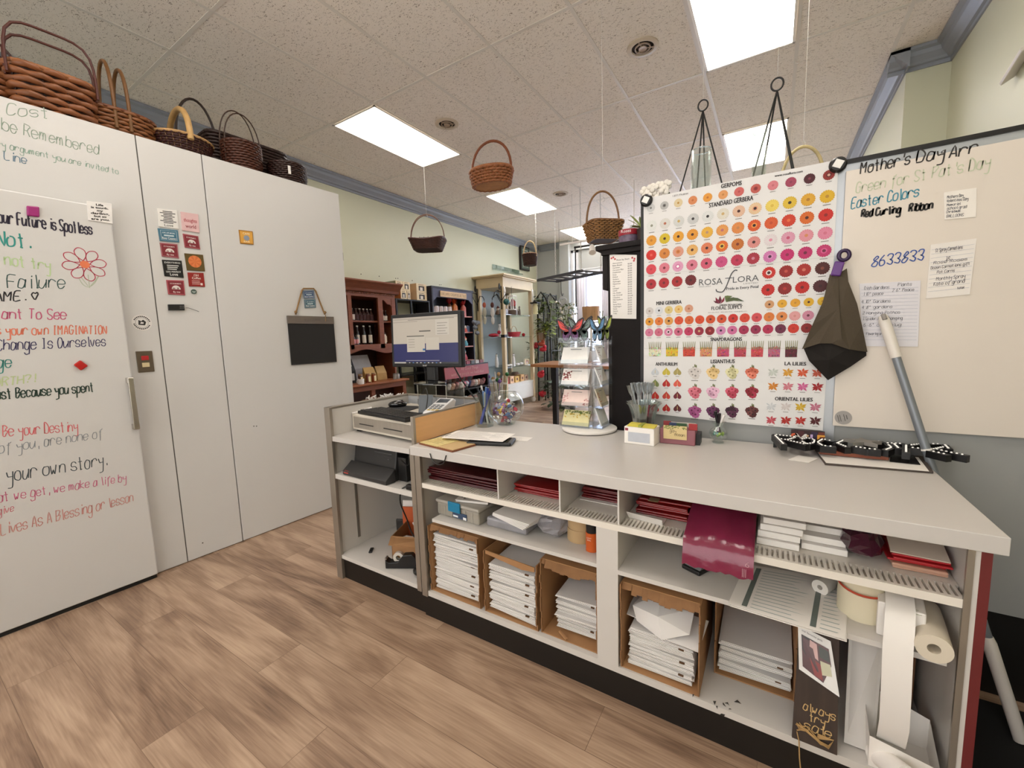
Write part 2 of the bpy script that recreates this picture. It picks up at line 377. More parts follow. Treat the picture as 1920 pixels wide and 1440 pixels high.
# ceiling light panels
def lamp_mat():
    return mat('lamp_diffuser', 'fff7ee', rough=.4, var=0, emit=LAMP)
def troffer(cx, r, label):
    x0 = gx0+gp*cx; y0 = gy0+gr*r; t = thing('ceiling_light', label, 'light', (x0+gp/2, y0+gr/2, CE-.004), group='recessed ceiling light panels')
    w, h = gp/2-.014, gr/2-.014; f = MB()
    for s in (-1, 1): f.box(s*w, s*(w-.016), -h, h, -.007, 0); f.box(-w, w, s*h, s*(h-.016), -.007, 0)
    f.build('frame', mat('lamp_frame', 'f0ebe2', rough=.4), t)
    MB().box(-w+.016, w-.016, -h+.016, h-.016, -.004, -.001).build('diffuser', lamp_mat(), t)
troffer(-6, 0, 'lit ceiling panel nearest the white cooler, beside the round vent')
troffer(-6, 2, 'lit ceiling panel behind the hanging split wood basket')
troffer(-1, 0, 'large lit ceiling panel above the flower poster, cut by the top of the picture')
troffer(-1, 2, 'bluish lit ceiling panel behind the hanging plant hangers')
troffer(-6, 4, 'farthest lit ceiling panel, behind the square hanging basket by the windows')
troffer(-1, 4, 'far lit ceiling panel hidden by the flower poster')  # unseen panel, added to brighten the far end of the shop
troffer(-1, -2, 'lit ceiling panel overhead in front of the counter')
troffer(-4, -2, 'lit ceiling panel over the work aisle beside the cooler door')
def vent(x, y, label, r=.11):
    t = thing('ceiling_vent', label, 'vent', (x, y, CE), group='round ceiling vents')
    MB().lathe([(r, 0), (r, -.006), (r*.86, -.012), (r*.72, -.012), (r*.68, 0)], 28, cap=False).build('flange', mat('vent_beige', 'c8bba8', rough=.5), t)
    MB().lathe([(r*.7, -.001), (r*.7, -.0015)], 24).build('throat', mat('vent_dark', '1c1612', rough=.8), t)
    c = MB(); c.lathe([(r*.5, -.004), (r*.5, -.014), (r*.44, -.014), (r*.44, -.004)], 24, cap=False); c.lathe([(.001, -.012), (r*.26, -.016), (r*.26, -.006)], 18)
    for k in range(3): c.at(rz=k*2.1+.4).box(.02, r*.7, -.003, .003, -.012, -.006)
    c.build('louvre', mat('vent_louvre', 'a4907c', rough=.5), t)
for (px, py, l) in ((1205, 88, 'round beige ceiling vent nearest the big light panel over the poster'), (838, 232, 'round ceiling vent beside the lit panel near the cooler'), (1051, 363, 'small far round ceiling vent beside the second lit panel')):
    p = PZ(px, py, CE); vent(p.x, p.y, l)
# beyond the glass: the street
MB().box(-9, 4, 13.0, 13.2, -.5, 4.4).build('street_house', mat('street_brick', '9f9ea6', rough=.8, var=.15, scale=3))
tag(D.objects['street_house'], 'pale grey building across the street seen through the shop window', 'building')
MB().box(-14, 8, YF+1.2, 14, -.3, -.12).build('street', mat('asphalt', '8d8d92', rough=.9), kind='structure')
# dark kick and grey lower wall behind the counter end belongs to the partition below

# ================================================================ the cold room on the left
CW = tuple(CO)
tC = lambda x, y: PC(x, y)[0]
cooler = thing('walk_in_cooler', 'white walk-in flower cooler with panelled front and written-on sliding door', 'cooler', (CW[0], CW[1], 0), -TH)
whitep = mat('cooler_white', 'd0cecb', rough=.28, var=.02, scale=1.5, bump=.03, bscale=25)
cz = 2.416; tf = .896; ts1, ts0 = -.30, 0.0; gap = .0025
def cpanel(t0, t1): return MB().box(-.09, 0, t0+gap, t1-gap, .004, cz).build('wall_panel', whitep, cooler, bevel=.002)
cpanel(-2.4, ts1); cpanel(ts1, ts0); cpanel(ts0, tf)
MB().box(-1.62, -.0905, -2.4, tf, .0, cz-.004).build('insulated_body', mat('cooler_body', 'c9c7c4', rough=.4), cooler)
MB().box(-.006, -.004, ts1-gap, ts1+gap, .004, cz-.002).build('seam', mat('seam_dark', '55534f', rough=.8), cooler)
# sliding door, proud of the front
DO = .055
dt, dz = PC(209, 390, DO)[0], PC(209, 390, DO)[1]
dt2 = PC(298, 1083, DO)[0]
tdoor = dt2; zdoor = dz
door = MB().box(.006, DO, -2.35, tdoor, .022, zdoor).build('sliding_door', whitep, cooler, bevel=.006)
MB().box(.004, DO-.012, -2.35, tdoor-.004, .0, .022).build('door_gasket', mat('gasket', '1d1c1a', rough=.7), cooler)
h0 = PC(243, 708, DO+.03); h1 = PC(258, 805, DO+.03)
hd = MB(); tm = (h0[0]+h1[0])/2
hd.box(DO+.022, DO+.036, tm-.012, tm+.012, h1[1], h0[1]); hd.box(DO, DO+.03, tm-.014, tm+.014, h0[1]-.03, h0[1]); hd.box(DO, DO+.03, tm-.014, tm+.014, h1[1], h1[1]+.03)
hd.build('door_handle', mat('chrome', 'b9b2aa', rough=.2, metal=1), cooler, bevel=.003)
# switch plate on the fixed panel
p = PC(272, 678); s = MB(); s.box(0, .006, p[0]-.035, p[0]+.035, p[1]-.058, p[1]+.058)
sp = s.build('switch_plate', mat('plate_bronze', '6e6253', rough=.35, metal=.6), cooler, bevel=.002)
q = MB(); q.box(.006, .009, p[0]-.016, p[0]+.016, p[1]+.008, p[1]+.032); q.build('red_switch', mat('red_plastic', 'b3262a', rough=.3), sp, bevel=.002, label='small red lit rocker switch')
q = MB(); q.box(.006, .009, p[0]-.016, p[0]+.016, p[1]-.03, p[1]-.006); q.build('outlet', mat('cream_plastic', 'd9c79c', rough=.4), sp, bevel=.002)
CWd = lambda t, z, off=0.0: (CW[0]+CN[0]*off+CT[0]*t, CW[1]+CN[1]*off+CT[1]*t, z)   # cold-room coordinates to world

# ================================================================ partition board behind the counter
YP = 1.94
XP0 = PY(1203, 550, YP).x
ptop = PY(1585, 300, YP).z
part_ = thing('partition', 'grey partition behind the counter carrying the flower poster and whiteboard', 'partition', (0, YP, 0))
MB().box(XP0, XR, .012, .05, .30, ptop-.012).build('panel', mat('partition_grey', '9a9b99', rough=.4, var=.04, scale=2), part_)
MB().box(XP0, XR, .02, .046, 0, .2995).build('base', mat('partition_black', '14110f', rough=.5), part_)
fr = MB(); fr.box(XP0, XR, -.002, .055, ptop-.014, ptop); fr.box(XP0-.004, XP0+.022, -.002, .055, .816, ptop)
fr.build('edge_trim', mat('dark_trim', '2b2a2a', rough=.4, metal=.5), part_)
al = MB(); al.box(XP0+.002, XR, .006, .012, ptop-.055, ptop-.014); al.box(XP0+.004, XP0+.026, .005, .012, .816, ptop-.014)
xs0 = PY(1563, 480, YP).x; xs1 = PY(1577, 500, YP).x
al.box(xs0-.008, xs1+.006, .006, .012, .816, ptop-.055)
al.build('metal_strip', mat('aluminium', 'b2b5b9', rough=.35, metal=.7, var=.03), part_)
sc = MB()
for k in range(9): sc.lathe([(.001, 0), (.006, 0), (.005, .003), (.001, .004)], 10, c=(XP0+.014, 0, 0)) if 0 else sc.ball((XP0+.014, .004, .9+k*.11), .0045, 8, 5)
for k in range(7): sc.ball((XP0+.24+k*.18, .005, ptop-.035), .006, 8, 5)
sc.build('screw_heads', mat('screw', '8a8a88', rough=.3, metal=1), part_)
# ================================================================ counters
lam = mat('laminate_white', 'c8c3be', rough=.35, var=.025, scale=2)
lamw = mat('shelf_white', 'cfcac4', rough=.45, var=.03, scale=3)
alu = MATS['aluminium']; kick = mat('kick_black', '15120f', rough=.45)
ZT, ZU, ZM, ZB = .815, .645, .49, .135
CX0, CX1, YFc, YBk = -1.335, .42, 1.285, 1.925
ctr = thing('sales_counter', 'long white sales counter with open cubby shelves below its laminate top', 'counter', (0, 0, 0))
MB().box(CX0-.003, .442, 1.262, YBk, .774, ZT).build('worktop', lam, ctr, bevel=.002)
MB().box(CX0, CX1-.02, YFc+.012, YBk-.01, .0, .108).build('plinth', kick, ctr)
MB().box(CX0, CX1-.022, YFc, YBk-.012, .112, ZB).build('bottom_shelf', lamw, ctr)
MB().box(CX0, CX1-.022, YBk-.012, YBk-.002, .112, .773).build('back_panel', lamw, ctr)
sd = MB(); sd.box(CX0, CX0+.016, YFc+.012, YBk-.013, ZB, .773); sd.build('side_panel', lamw, ctr)
sd = MB(); sd.box(CX1-.021, CX1-.012, YFc, YBk-.002, .0, .773); sd.build('side_panel', lamw, ctr)
MB().box(CX1-.012, CX1+.006, YFc, YBk-.002, .0, .773).build('end_panel', mat('burgundy_laminate', '6e2c2c', rough=.35), ctr, label='burgundy end panel')
MB().box(-.49, -.415, YFc, YFc+.5, ZB, .624).build('middle_post', lamw, ctr)
def slotted(x0, x1):
    m = MB(); m.box(x0, x1, YFc, YBk-.012, .624, ZU-.012); m.box(x0, x1, YFc, YFc+.012, ZU-.012, ZU); m.box(x0, x1, YFc+.07, YBk-.012, ZU-.012, ZU-.001)
    n = int((x1-x0)/.0125)
    for k in range(n): m.box(x0+.0125*k+.002, x0+.0125*k+.009, YFc+.012, YFc+.07, ZU-.012, ZU)
    return m.build('slotted_shelf', mat('ivory_plastic', 'e6dfd4', rough=.3), ctr)
slotted(CX0+.016, CX1-.022)
MB().box(-1.25, -.49, YFc, YBk-.013, .476, ZM).build('middle_shelf', lamw, ctr)
MB().box(-.415, CX1-.05, YFc, YBk-.013, .472, ZM-.003).build('middle_shelf', lamw, ctr)
for xd in (-.893, -.627, -.414): MB().box(xd-.003, xd+.003, YFc+.004, YBk-.02, ZU+.0005, .772).build('divider', lamw, ctr)
for xd in (-.19, .02): MB().box(xd-.002, xd+.002, YFc+.2, YBk-.02, ZU+.0005, .772).build('divider', glass('acrylic_divider', 'e8dfd6', .08, .5), ctr)
po = MB(); po.box(CX0+.004, CX0+.036, YFc-.006, YFc+.011, .108, .772); po.build('metal_upright', mat('upright_metal', 'a59d92', rough=.35, metal=.7), ctr, bevel=.002)
po = MB(); po.box(CX1-.034, CX1-.022, YFc-.004, YFc+.004, ZB, .772); po.build('metal_upright', MATS['upright_metal'], ctr)
# leaf litter on the bottom shelf
lf = MB('2e2a26'); rr = random.Random(3)
for (px, py) in ((1340, 1322), (1362, 1326), (1372, 1330), (1376, 1316), (1345, 1330), (1358, 1318), (1297, 1300), (1305, 1301), (1360, 1340)):
    p = PZ(px, py, ZB+.001); a = rr.uniform(0, 6); l = rr.uniform(.006, .014)
    lf.poly([(p.x, p.y, p.z), (p.x+math.cos(a)*l, p.y+math.sin(a)*l*.6, p.z+.003), (p.x+math.cos(a)*l*1.6, p.y+math.sin(a)*l*1.6, p.z+.001), (p.x+math.cos(a+.7)*l, p.y+math.sin(a+.7)*l, p.z+.004)])
tag(lf.build('leaf_litter', paint()), 'dark dried leaf bits scattered on the bottom shelf', 'leaf litter', kind='stuff')

# ---- checkout stand on the left
LX0, LX1, LYF, LYB = -1.985, -1.342, 1.295, 1.87
ls = thing('checkout_stand', 'tall white checkout stand with metal edges left of the sales counter', 'checkout stand', (0, 0, 0))
MB().box(LX0+.04, LX1-.003, LYF+.012, LYB-.01, .0, .113).build('plinth', kick, ls)
MB().box(LX0+.03, LX1-.012, LYF, LYB-.012, .115, ZB).build('bottom_shelf', lamw, ls)
MB().box(LX0+.03, LX1-.012, LYF, LYB-.012, .562, .587).build('middle_shelf', lamw, ls)
MB().box(LX0+.03, LX1-.012, LYF, LYB-.012, .764, .789).build('top_shelf', lam, ls)
MB().box(LX0+.002, LX0+.03, LYF+.005, LYB, .0, .93).build('side_panel', lamw, ls)
MB().box(LX1-.012, LX1-.003, LYF+.013, LYB, .113, .763).build('side_panel', lamw, ls)
MB().box(LX0+.002, LX1-.003, LYB-.012, LYB, .0, .93).build('back_panel', mat('rim_grey', 'a9aaac', rough=.4), ls)
MB().box(LX1-.010, LX1-.001, LYF+.01, LYB-.012, .8155, .93).build('divider_panel', mat('maple_laminate', 'd9a873', rough=.4, var=.08, scale=3, stretch=(1, 1, 14)), ls, label='orange maple laminate side divider')
tr = MB()
tr.box(LX0, LX0+.045, LYF-.006, LYF+.012, .0, .942); tr.box(LX0, LX0+.032, LYF, LYB+.002, .93, .942); tr.box(LX0, LX1+.002, LYB-.014, LYB+.003, .93, .942)
tr.box(LX1-.014, LX1+.001, LYF, LYB, .93, .938); tr.box(LX1-.013, LX1+.003, LYF-.004, LYF+.012, .79, .938); tr.box(LX1-.03, LX1-.003, LYF-.006, LYF+.012, .112, .789)
tr.build('metal_edging', MATS['upright_metal'], ls, bevel=.0015)
MB().box(LX0+.03, LX0+.034, LYF+.12, LYF+.135, .18, .54).build('shelf_track', mat('track', '9a968e', rough=.4, metal=.8), ls)

# ================================================================ whiteboard
wx0 = PY(1587, 304, YP).x; wz1 = PY(1587, 304, YP).z-.004; wz0 = PY(1563, 797, YP).z
wbd = thing('whiteboard', 'large whiteboard with handwritten notes mounted on the grey partition', 'whiteboard', (0, 0, 0))
MB().box(wx0, XR-.002, YP-.011, YP-.0025, wz0, wz1-.03).build('board', mat('whiteboard_gloss', 'd8cec3', rough=.25, var=.015), wbd, bevel=.001)
nB = (0, -1, 0)
def bwrite(parent, name, color, rows, w, y=YP-.0112, slant=.12, jit=.18):
    m = MB(color)
    for text, a, b, h in rows: write(m, text, PY(*a, y), PY(*b, y), h, nB, w, slant, jit)
    return m.build(name, paint(), parent)
bwrite(wbd, 'handwriting', '2a2522', [("Mother's", (1613, 326), (1706, 307), .036), ('Day', (1718, 305), (1770, 296), .036), ('Arr', (1779, 297), (1832, 286), .036)], .004)
bwrite(wbd, 'handwriting', 'b9c0a4', [('Green for St Pat\'s Day', (1604, 362), (1856, 313), .034)], .003)
bwrite(wbd, 'handwriting', '3f8599', [('Easter Colors', (1596, 391), (1722, 368), .034)], .0036)
bwrite(wbd, 'handwriting', '201c1a', [('Red Curling', (1615, 407), (1688, 399), .024), ('Ribbon', (1704, 397), (1748, 391), .024)], .0055)
bwrite(wbd, 'handwriting', '2d4c94', [('8633833', (1634, 500), (1731, 487), .034)], .0036)
# ================================================================ things on and in the counters
paper = mat('paper_white', 'ece7e1', rough=.6, var=.015)
black = mat('black_plastic', '1b1a1a', rough=.4, var=.05)
clearp = glass('clear_acrylic', 'f8f9fa', .02, .25)
gl = glass('clear_glass', 'f4f8f7', .04, .5)
def sheet(name, label, cat, P, z, th, m, parent=None, group=None):     # a flat slab whose corners are seen at pixels P on the level z
    pts = [tuple(PZ(x, y, z)) for x, y in P]
    a = sum((pts[i][0]*pts[(i+1) % len(pts)][1]-pts[(i+1) % len(pts)][0]*pts[i][1]) for i in range(len(pts)))
    if a < 0: pts = pts[::-1]
    b = MB(); b.prism([(p[0], p[1], z) for p in pts], (0, 0, th)); o = b.build(name, m, parent)
    if label: tag(o, label, cat, group)
    return o
def one(mb, name, m, label, cat, group=None, bevel=0, kind=None):
    return tag(mb.build(name, m, bevel=bevel), label, cat, group, kind)

# ---- cartons of flat-packed boxes on the bottom shelf
kraft = mat('kraft_board', 'a57a52', rough=.75, var=.08, scale=5)
foldm = [mat('folded_white', 'e4e1de', rough=.6, var=.02), mat('kraft_dark', '5d4128', rough=.8)]
def carton(label, x0, x1, y0, y1, z1, top=True, flaps=()):
    z0 = ZB+.001; w = .004; t = thing('carton', label, 'carton', ((x0+x1)/2, y0, z0)); cx = (x0+x1)/2; hx = (x1-x0)/2; d = y1-y0; h = z1-z0
    b = MB(); b.box(-hx, hx, 0, d, 0, w); b.box(-hx, -hx+w, 0, d, w, h); b.box(hx-w, hx, 0, d, w, h); b.box(-hx+w, hx-w, d-w, d, w, h)
    if top: b.box(-hx+w, hx-w, .01, d-w, h-w, h)
    b.build('carton_body', kraft, t)
    f = MB(); rr = random.Random(int(x0*100)); n = 14
    if top:      # torn front edge hanging a little
        for k in range(n):
            xa = -hx+(2*hx)*k/n; xb = -hx+(2*hx)*(k+1)/n; dz = .012+rr.random()*.012+(.018*math.sin(PI*(k+.5)/n) if 'sag' in flaps else 0)
            f.add([(xa, .011, h), (xb, .011, h), (xb, -.001, h-dz), (xa, -.001, h-dz+rr.uniform(-.003, .003)), (xa, .014, h-.003), (xb, .014, h-.003), (xb, .002, h-dz-.003), (xa, .002, h-dz-.003)], [(0, 1, 2, 3), (7, 6, 5, 4), (3, 2, 6, 7)])
    for sx in (-1, 1):
        for k in range(10):
            za = w+(h-w)*k/10; zb = w+(h-w)*(k+1)/10; o = rr.uniform(.002, .012)
            f.box(sx*hx, sx*(hx-w), -o, 0, za, zb)
    f.build('torn_edge', mat('kraft_torn', '8c6644', rough=.9, var=.12, scale=30), t)
    return t
def fold_proto(w, d, th=.0055):
    b = MB(); b.box(-w/2, w/2, 0, d, 0, th*.42); b.box(-w/2+.002, w/2-.001, .002, d, th*.5, th*.9); b.box(-w/2+.003, w/2-.004, .006, d, th*.42, th*.5)
    me = b.build('folded_box', foldm, bevel=0)
    c = MB(); c.box(-w/2, w/2, 0, d, 0, th*.42); c.box(-w/2+.002, w/2-.001, .002, d, th*.5, th*.9); c.m = 1; c.box(w*.30, w*.38, -.0015, .004, 0, th*.9)
    m2 = c.build('folded_box', foldm)
    return me, m2
def stack(label, group, x, y, z0, w, d, n, step, seed, tilt=.05, jy=.012):
    rr = random.Random(seed); A, B = fold_proto(w, d); z = z0; used = [0, 0]; cur = 0.0
    for i in range(n):
        k = 1 if (i % 6 == 4) else 0; src = (A, B)[k]
        o = src if not used[k] else src.copy()
        if used[k]: COL.objects.link(o)
        used[k] = 1
        z += abs(tilt)*w*.42 if (i % 6 == 0 and i) else 0
        ph = (i % 6)/6.0; tl = tilt*(ph-.5)*1.0
        o.location = (x+rr.uniform(-.004, .004), y+rr.uniform(0, jy), z+abs(tl)*w*.5); o.rotation_euler = (0, tl+.004, rr.uniform(-.03, .03))
        tag(o, label, 'folded box', group); z += step
    return z
carton('leftmost brown carton packed with flat white boxes on the bottom shelf', -1.288, -1.01, 1.30, 1.64, .447, flaps=())
stack('flat-packed white box in the tall stack inside the leftmost carton', 'flat boxes in the leftmost carton', -1.149, 1.312, .143,   .255, .24, 38, .0064, 1, tilt=.032)
carton('second brown carton from the left, flat white boxes bulging above its rim', -.985, -.735, 1.30, 1.62, .405, top=False)
zt = stack('flat-packed white box in the carton left of the half-empty one', 'flat boxes in the second carton', -.862, 1.305, .143, .215, .24, 29, .0065, 2, tilt=-.055)
rim = MB(); rim.prism([(-.975, 1.298, .408), (-.745, 1.298, .396), (-.745, 1.298, .378), (-.8, 1.298, .372), (-.975, 1.298, .394)], (0, .004, 0))
o = rim.build('front_flap', kraft); o.parent = D.objects['carton.001']; o.location = (.86, -1.30, -.136)
carton('half-empty brown carton of white boxes touching the middle post', -.722, -.495, 1.305, 1.64, .435, flaps=('sag',))
stack('flat-packed white box slumped inside the carton by the middle post', 'flat boxes in the third carton', -.595, 1.335, .146, .17, .24, 19, .0066, 3, tilt=.07, jy=.03)
carton('brown carton right of the middle post holding a crumpled white box', -.408, -.160, 1.292, 1.62, .442, flaps=('sag',))
stack('flat-packed white box lying under the crumpled box right of the post', 'flat boxes in the fourth carton', -.285, 1.31, .143, .205, .2, 19, .0064, 4, tilt=.045)
carton('brown open carton of white boxes beside the dark wooden plank', -.132, .092, 1.42, 1.74, .43, top=False)
stack('flat-packed white box in the open carton beside the wooden plank', 'flat boxes in the fifth carton', -.02, 1.428, .143, .2, .26, 14, .0066, 5, tilt=.06)
# crumpled, half assembled white box
cb = MB()
V = [(-.38, 1.335, .345), (-.29, 1.305, .352), (-.195, 1.32, .315), (-.275, 1.296, .282), (-.365, 1.33, .296), (-.30, 1.40, .375), (-.19, 1.39, .365), (-.37, 1.42, .34), (-.25, 1.45, .30)]
cb.add(V, [(0, 1, 5, 7), (1, 2, 6, 5), (1, 3, 2), (0, 4, 3, 1), (7, 5, 6, 8), (4, 7, 8, 3), (3, 8, 6, 2), (0, 7, 4)])
one(cb, 'crumpled_box', foldm[0], 'crumpled half-folded white box on top inside the carton', 'box')
fb = MB().at((-.345, 1.335, .298), rz=.1, ry=.18); fb.box(-.055, .05, 0, .14, 0, .003)
one(fb, 'white_card', foldm[0], 'single white box flap under the crumpled box at its left', 'card')
fb = MB().at((-.225, 1.30, .283), rz=-.12, ry=-.02, rx=.22); fb.box(-.065, .06, 0, .13, 0, .003)
one(fb, 'white_card', foldm[0], 'square white card lying at the right under the crumpled box', 'box flap')
kt = MB(); kt.at((-.615, 1.30, .146), rz=1.0).box(-.006, .006, 0, .05, 0, .008)
one(kt, 'cardboard_strip', kraft, 'rolled brown cardboard strip at the front of the half-empty carton', 'cardboard scrap', bevel=.003)

# ---- dark wooden plank with photograph and jute
pl = thing('wooden_plank_sign', 'dark wooden plank sign with gold lettering standing on the bottom shelf', 'sign', (0, 0, 0))
P = [PY(1506, 1203, 1.56), PY(1597, 1233, 1.56)]
a0 = PZ(1483, 1402, ZB+.004); a1 = PZ(1578, 1428, ZB+.004)
bt = [Vector((.080, 1.278, ZB+.003)), Vector((.180, 1.278, ZB+.003)), Vector((.185, 1.40, .46)), Vector((.095, 1.40, .46))]
pb = MB(); nP = (bt[1]-bt[0]).cross(bt[3]-bt[0]).normalized(); pb.prism([tuple(v) for v in bt], tuple(-nP*.012))
pb.build('plank', mat('dark_walnut', '3a2a20', rough=.6, var=.3, scale=5, stretch=(14, 2, 1)), pl)
def onpl(u, v, lift=.001): return bt[0]+(bt[1]-bt[0])*u+(bt[3]-bt[0])*v+nP*lift
gm = MB('c9a56b')
for tx, u0, u1, v, h in (('always', .2, .92, .235, .02), ('try', .35, .7, .17, .02), ('sale', .25, .85, .10, .022)):
    write(gm, tx, onpl(u0, v), onpl(u1, v), h, nP, .0022, up=(bt[3]-bt[0]).normalized())
gm.build('gold_lettering', paint(), pl)
jt = MB(); rr = random.Random(9)
for k in range(7):
    jt.tube([onpl(.05+rr.random()*.1, .07+.01*k, .004), onpl(.3, .09+rr.random()*.04, .008), onpl(.55+rr.random()*.1, .04+rr.random()*.03, .012), onpl(.8, .03+rr.random()*.05, .008), onpl(.9, .1, .006), onpl(.55, .07+rr.random()*.04, .009)], .0016, 5)
jt.tube([onpl(.1, .06, .004), onpl(.16, -.0, .006), (.098, 1.262, .10), (.104, 1.256, .05)], .0017, 5)
one(jt, 'jute_cord', mat('jute', 'b08d5c', rough=.9, var=.15, scale=60), 'loose bundle of tan jute cord on the wooden plank', 'cord')
pp = MB('e9e6e2'); q = [onpl(.0, .47, .004), onpl(.8, .40, .006), onpl(.92, .62, .006), onpl(.66, .80, .008), onpl(-.06, .86, .008)]
q = [onpl(.05, .52, .004), onpl(.97, .42, .012), onpl(.72, .80, .006), onpl(-.05, .86, .006)]
pp.poly([tuple(v) for v in q])
def onph(u, v, l=.001): return (q[0]*(1-u)+q[1]*u)*(1-v)+(q[3]*(1-u)+q[2]*u)*v+nP*l
pp.color('5a3434').poly([onph(.1, .12), onph(.62, .06), onph(.9, .5), onph(.9, .82), onph(.1, .82)]); pp.color('2c1a1c').poly([onph(.1, .5, .0012), onph(.35, .3, .0012), onph(.45, .82, .0012), onph(.1, .82, .0012)])
pp.color('d3a9a4').poly([onph(.3, .5, .0014), onph(.55, .45, .0014), onph(.55, .78, .0014), onph(.35, .8, .0014)]); pp.color('8c2a22').poly([onph(.4, .1, .0015), onph(.62, .1, .0015), onph(.6, .4, .0015), onph(.3, .44, .0015)])
pp.color('c9c4a4').poly([onph(.6, .2, .0013), onph(.88, .3, .0013), onph(.88, .52, .0013), onph(.6, .48, .0013)]); pp.color('3a3a30').poly([onph(.6, .55, .0013), onph(.88, .55, .0013), onph(.88, .76, .0013), onph(.6, .78, .0013)])
typeset(pp.color('555050'), 'our favorite pick', onph(.12, .9, .0012), onph(.9, .9)-onph(.1, .9), onph(.1, 1)-onph(.1, 0), width=.05)
one(pp, 'photo_print', paint('glossy_print', rough=.25), 'curled photo print leaning on the dark wooden plank', 'photo')
# white paper sheet, kraft pot, white tray and roll ends at the right end of the bottom shelf
ws = MB(); ws.prism([(.20, 1.33, .14), (.262, 1.33, .14), (.285, 1.42, .45), (.215, 1.46, .45)], (.002, .003, 0)); one(ws, 'leaning_panel', lamw, 'tall white board leaning beside the dark wooden plank', 'board')
gp_ = thing('gift_bag', 'dark green and brown paper bag behind the hanging paper strip', 'bag', (.31, 1.56, ZB+.001))
b = MB(); b.box(-.055, .075, 0, .12, 0, .22); b.build('bag_body', mat('brown_paper', '7a5236', rough=.8, var=.1), gp_); b = MB(); b.box(-.056, .076, -.001, .121, .2205, .3); b.build('bag_top', mat('dark_green_paper', '20301f', rough=.7, var=.2), gp_)
wt = MB(); wt.add([(.245, 1.29, ZB+.001), (.372, 1.29, ZB+.001), (.385, 1.42, ZB+.001), (.25, 1.42, ZB+.001), (.243, 1.285, .225), (.375, 1.285, .20), (.388, 1.425, .22), (.247, 1.425, .27)], [(3, 2, 1, 0), (0, 1, 5, 4), (1, 2, 6, 5), (2, 3, 7, 6), (3, 0, 4, 7)])
one(wt, 'paper_tray', paper, 'white folded paper box under the hanging paper strip', 'paper box')
rl = MB().at((.285, 1.275, .175), rz=.5, rx=1.2); rl.lathe([(.001, -.05), (.025, -.05), (.025, .05), (.001, .05)], 20); one(rl, 'paper_roll', paper, 'crooked white paper roll low in the right corner', 'paper roll')

# ---- right middle shelf
zs = ZM-.0025
hp = thing('desk_punch', 'black desk stapler punch with grey lever on the right shelf', 'punch', (-.18, 1.44, zs), -.45)
b = MB(); b.box(-.033, .033, -.06, .07, 0, .014); b.build('base', black, hp, bevel=.004)
b = MB(); b.add([(-.028, -.05, .014), (.028, -.05, .014), (.026, .0, .045), (-.026, .0, .045), (-.028, .03, .014), (.028, .03, .014)], [(0, 1, 2, 3), (3, 2, 5, 4), (0, 3, 4), (1, 5, 2)]); b.build('lever', mat('grey_metal', '8c8f94', rough=.35, metal=.4), hp)
b = MB(); b.box(-.022, .022, .0, .068, .03, .06); b.build('housing', black, hp, bevel=.006)
def form(label, P, z, seed):
    t = sheet('order_form', label, 'paper', P, z, .0012, paper); m = MB('6f7a76'); c = [PZ(x, y, z+.0018) for x, y in P]
    def uv(u, v): return (c[0]*(1-u)+c[1]*u)*(1-v)+(c[3]*(1-u)+c[2]*u)*v
    m.color('68716d')
    for u in (.12, .72): m.poly([uv(u, .05), uv(u+.05, .05), uv(u+.05, .95), uv(u, .95)][::1])
    m.color('a9b3b1'); rr = random.Random(seed)
    for k in range(14):
        v = .06+.065*k; m.poly([uv(.2, v), uv(.68-rr.random()*.2, v), uv(.68-rr.random()*.2, v+.012), uv(.2, v+.012)])
        m.poly([uv(.8, v), uv(.97-rr.random()*.1, v), uv(.95, v+.012), uv(.8, v+.012)])
    m.build('print', paint(), t); return t
form('top order form of the pale printed sheets overhanging the right shelf', [(1365, 1132), (1585, 1200), (1592, 1090), (1398, 1058)], zs+.004, 3)
form('lower order form sticking out under the top printed sheet', [(1369, 1137), (1588, 1204), (1590, 1100), (1400, 1066)], zs+.0005, 4)
sr = MB().at((.155, 1.47, zs+.0225), rz=-.5, rx=PI/2); sr.lathe([(.007, -.03), (.0215, -.03), (.0215, .03), (.007, .03), (.007, -.03)], 18, cap=False); sr.lathe([(.011, -.0305), (.015, -.0305), (.015, -.029), (.011, -.029)], 16, cap=False)
one(sr, 'receipt_roll', mat('receipt_paper', 'd9d4cc', rough=.7), 'small white receipt roll lying behind the order forms', 'paper roll')
bk = thing('paper_bucket', 'round cream paper tub with red rubber band on the right shelf', 'tub', (.228, 1.40, zs))
b = MB(); b.lathe([(.001, 0), (.052, 0), (.053, .13), (.048, .13), (.047, .004), (.001, .004)], 30); b.build('tub', mat('cream_paper', 'd9cfb4', rough=.6, var=.05), bk)
b = MB(); b.at(rx=.12).lathe([(.0528, .086), (.0548, .088), (.0548, .091), (.0528, .093)], 30, cap=False); b.build('rubber_band', mat('red_rubber', 'b0432a', rough=.5), bk, label='red rubber band')
pt = thing('paper_dispenser_box', 'white box with a long paper strip hanging down over the shelf edge', 'paper box', (.300, 1.37, zs), -.15)
b = MB(); b.box(-.044, .044, -.06, .1, 0, .09); b.build('box', paper, pt, bevel=.003)
b = MB(); b.poly([(-.03, -.061, .078), (.036, -.061, .085), (.03, -.05, .0905), (-.028, -.05, .0905)]); b.build('opening', mat('opening_print', '8a8f5a', rough=.6, var=.3, scale=40), pt)
b = MB(); pts = [(-.03, .02, .096), (-.03, -.062, .092), (-.031, -.09, .06), (-.032, -.103, 0), (-.03, -.108, -.1), (-.028, -.1, -.2), (-.03, -.075, -.27), (-.025, -.04, -.30)]
V = []
for p_ in pts: V += [p_, (p_[0]+.055, p_[1], p_[2])]
n_ = len(V); V2 = [(v[0], v[1]+.0012, v[2]+.0004) for v in V]
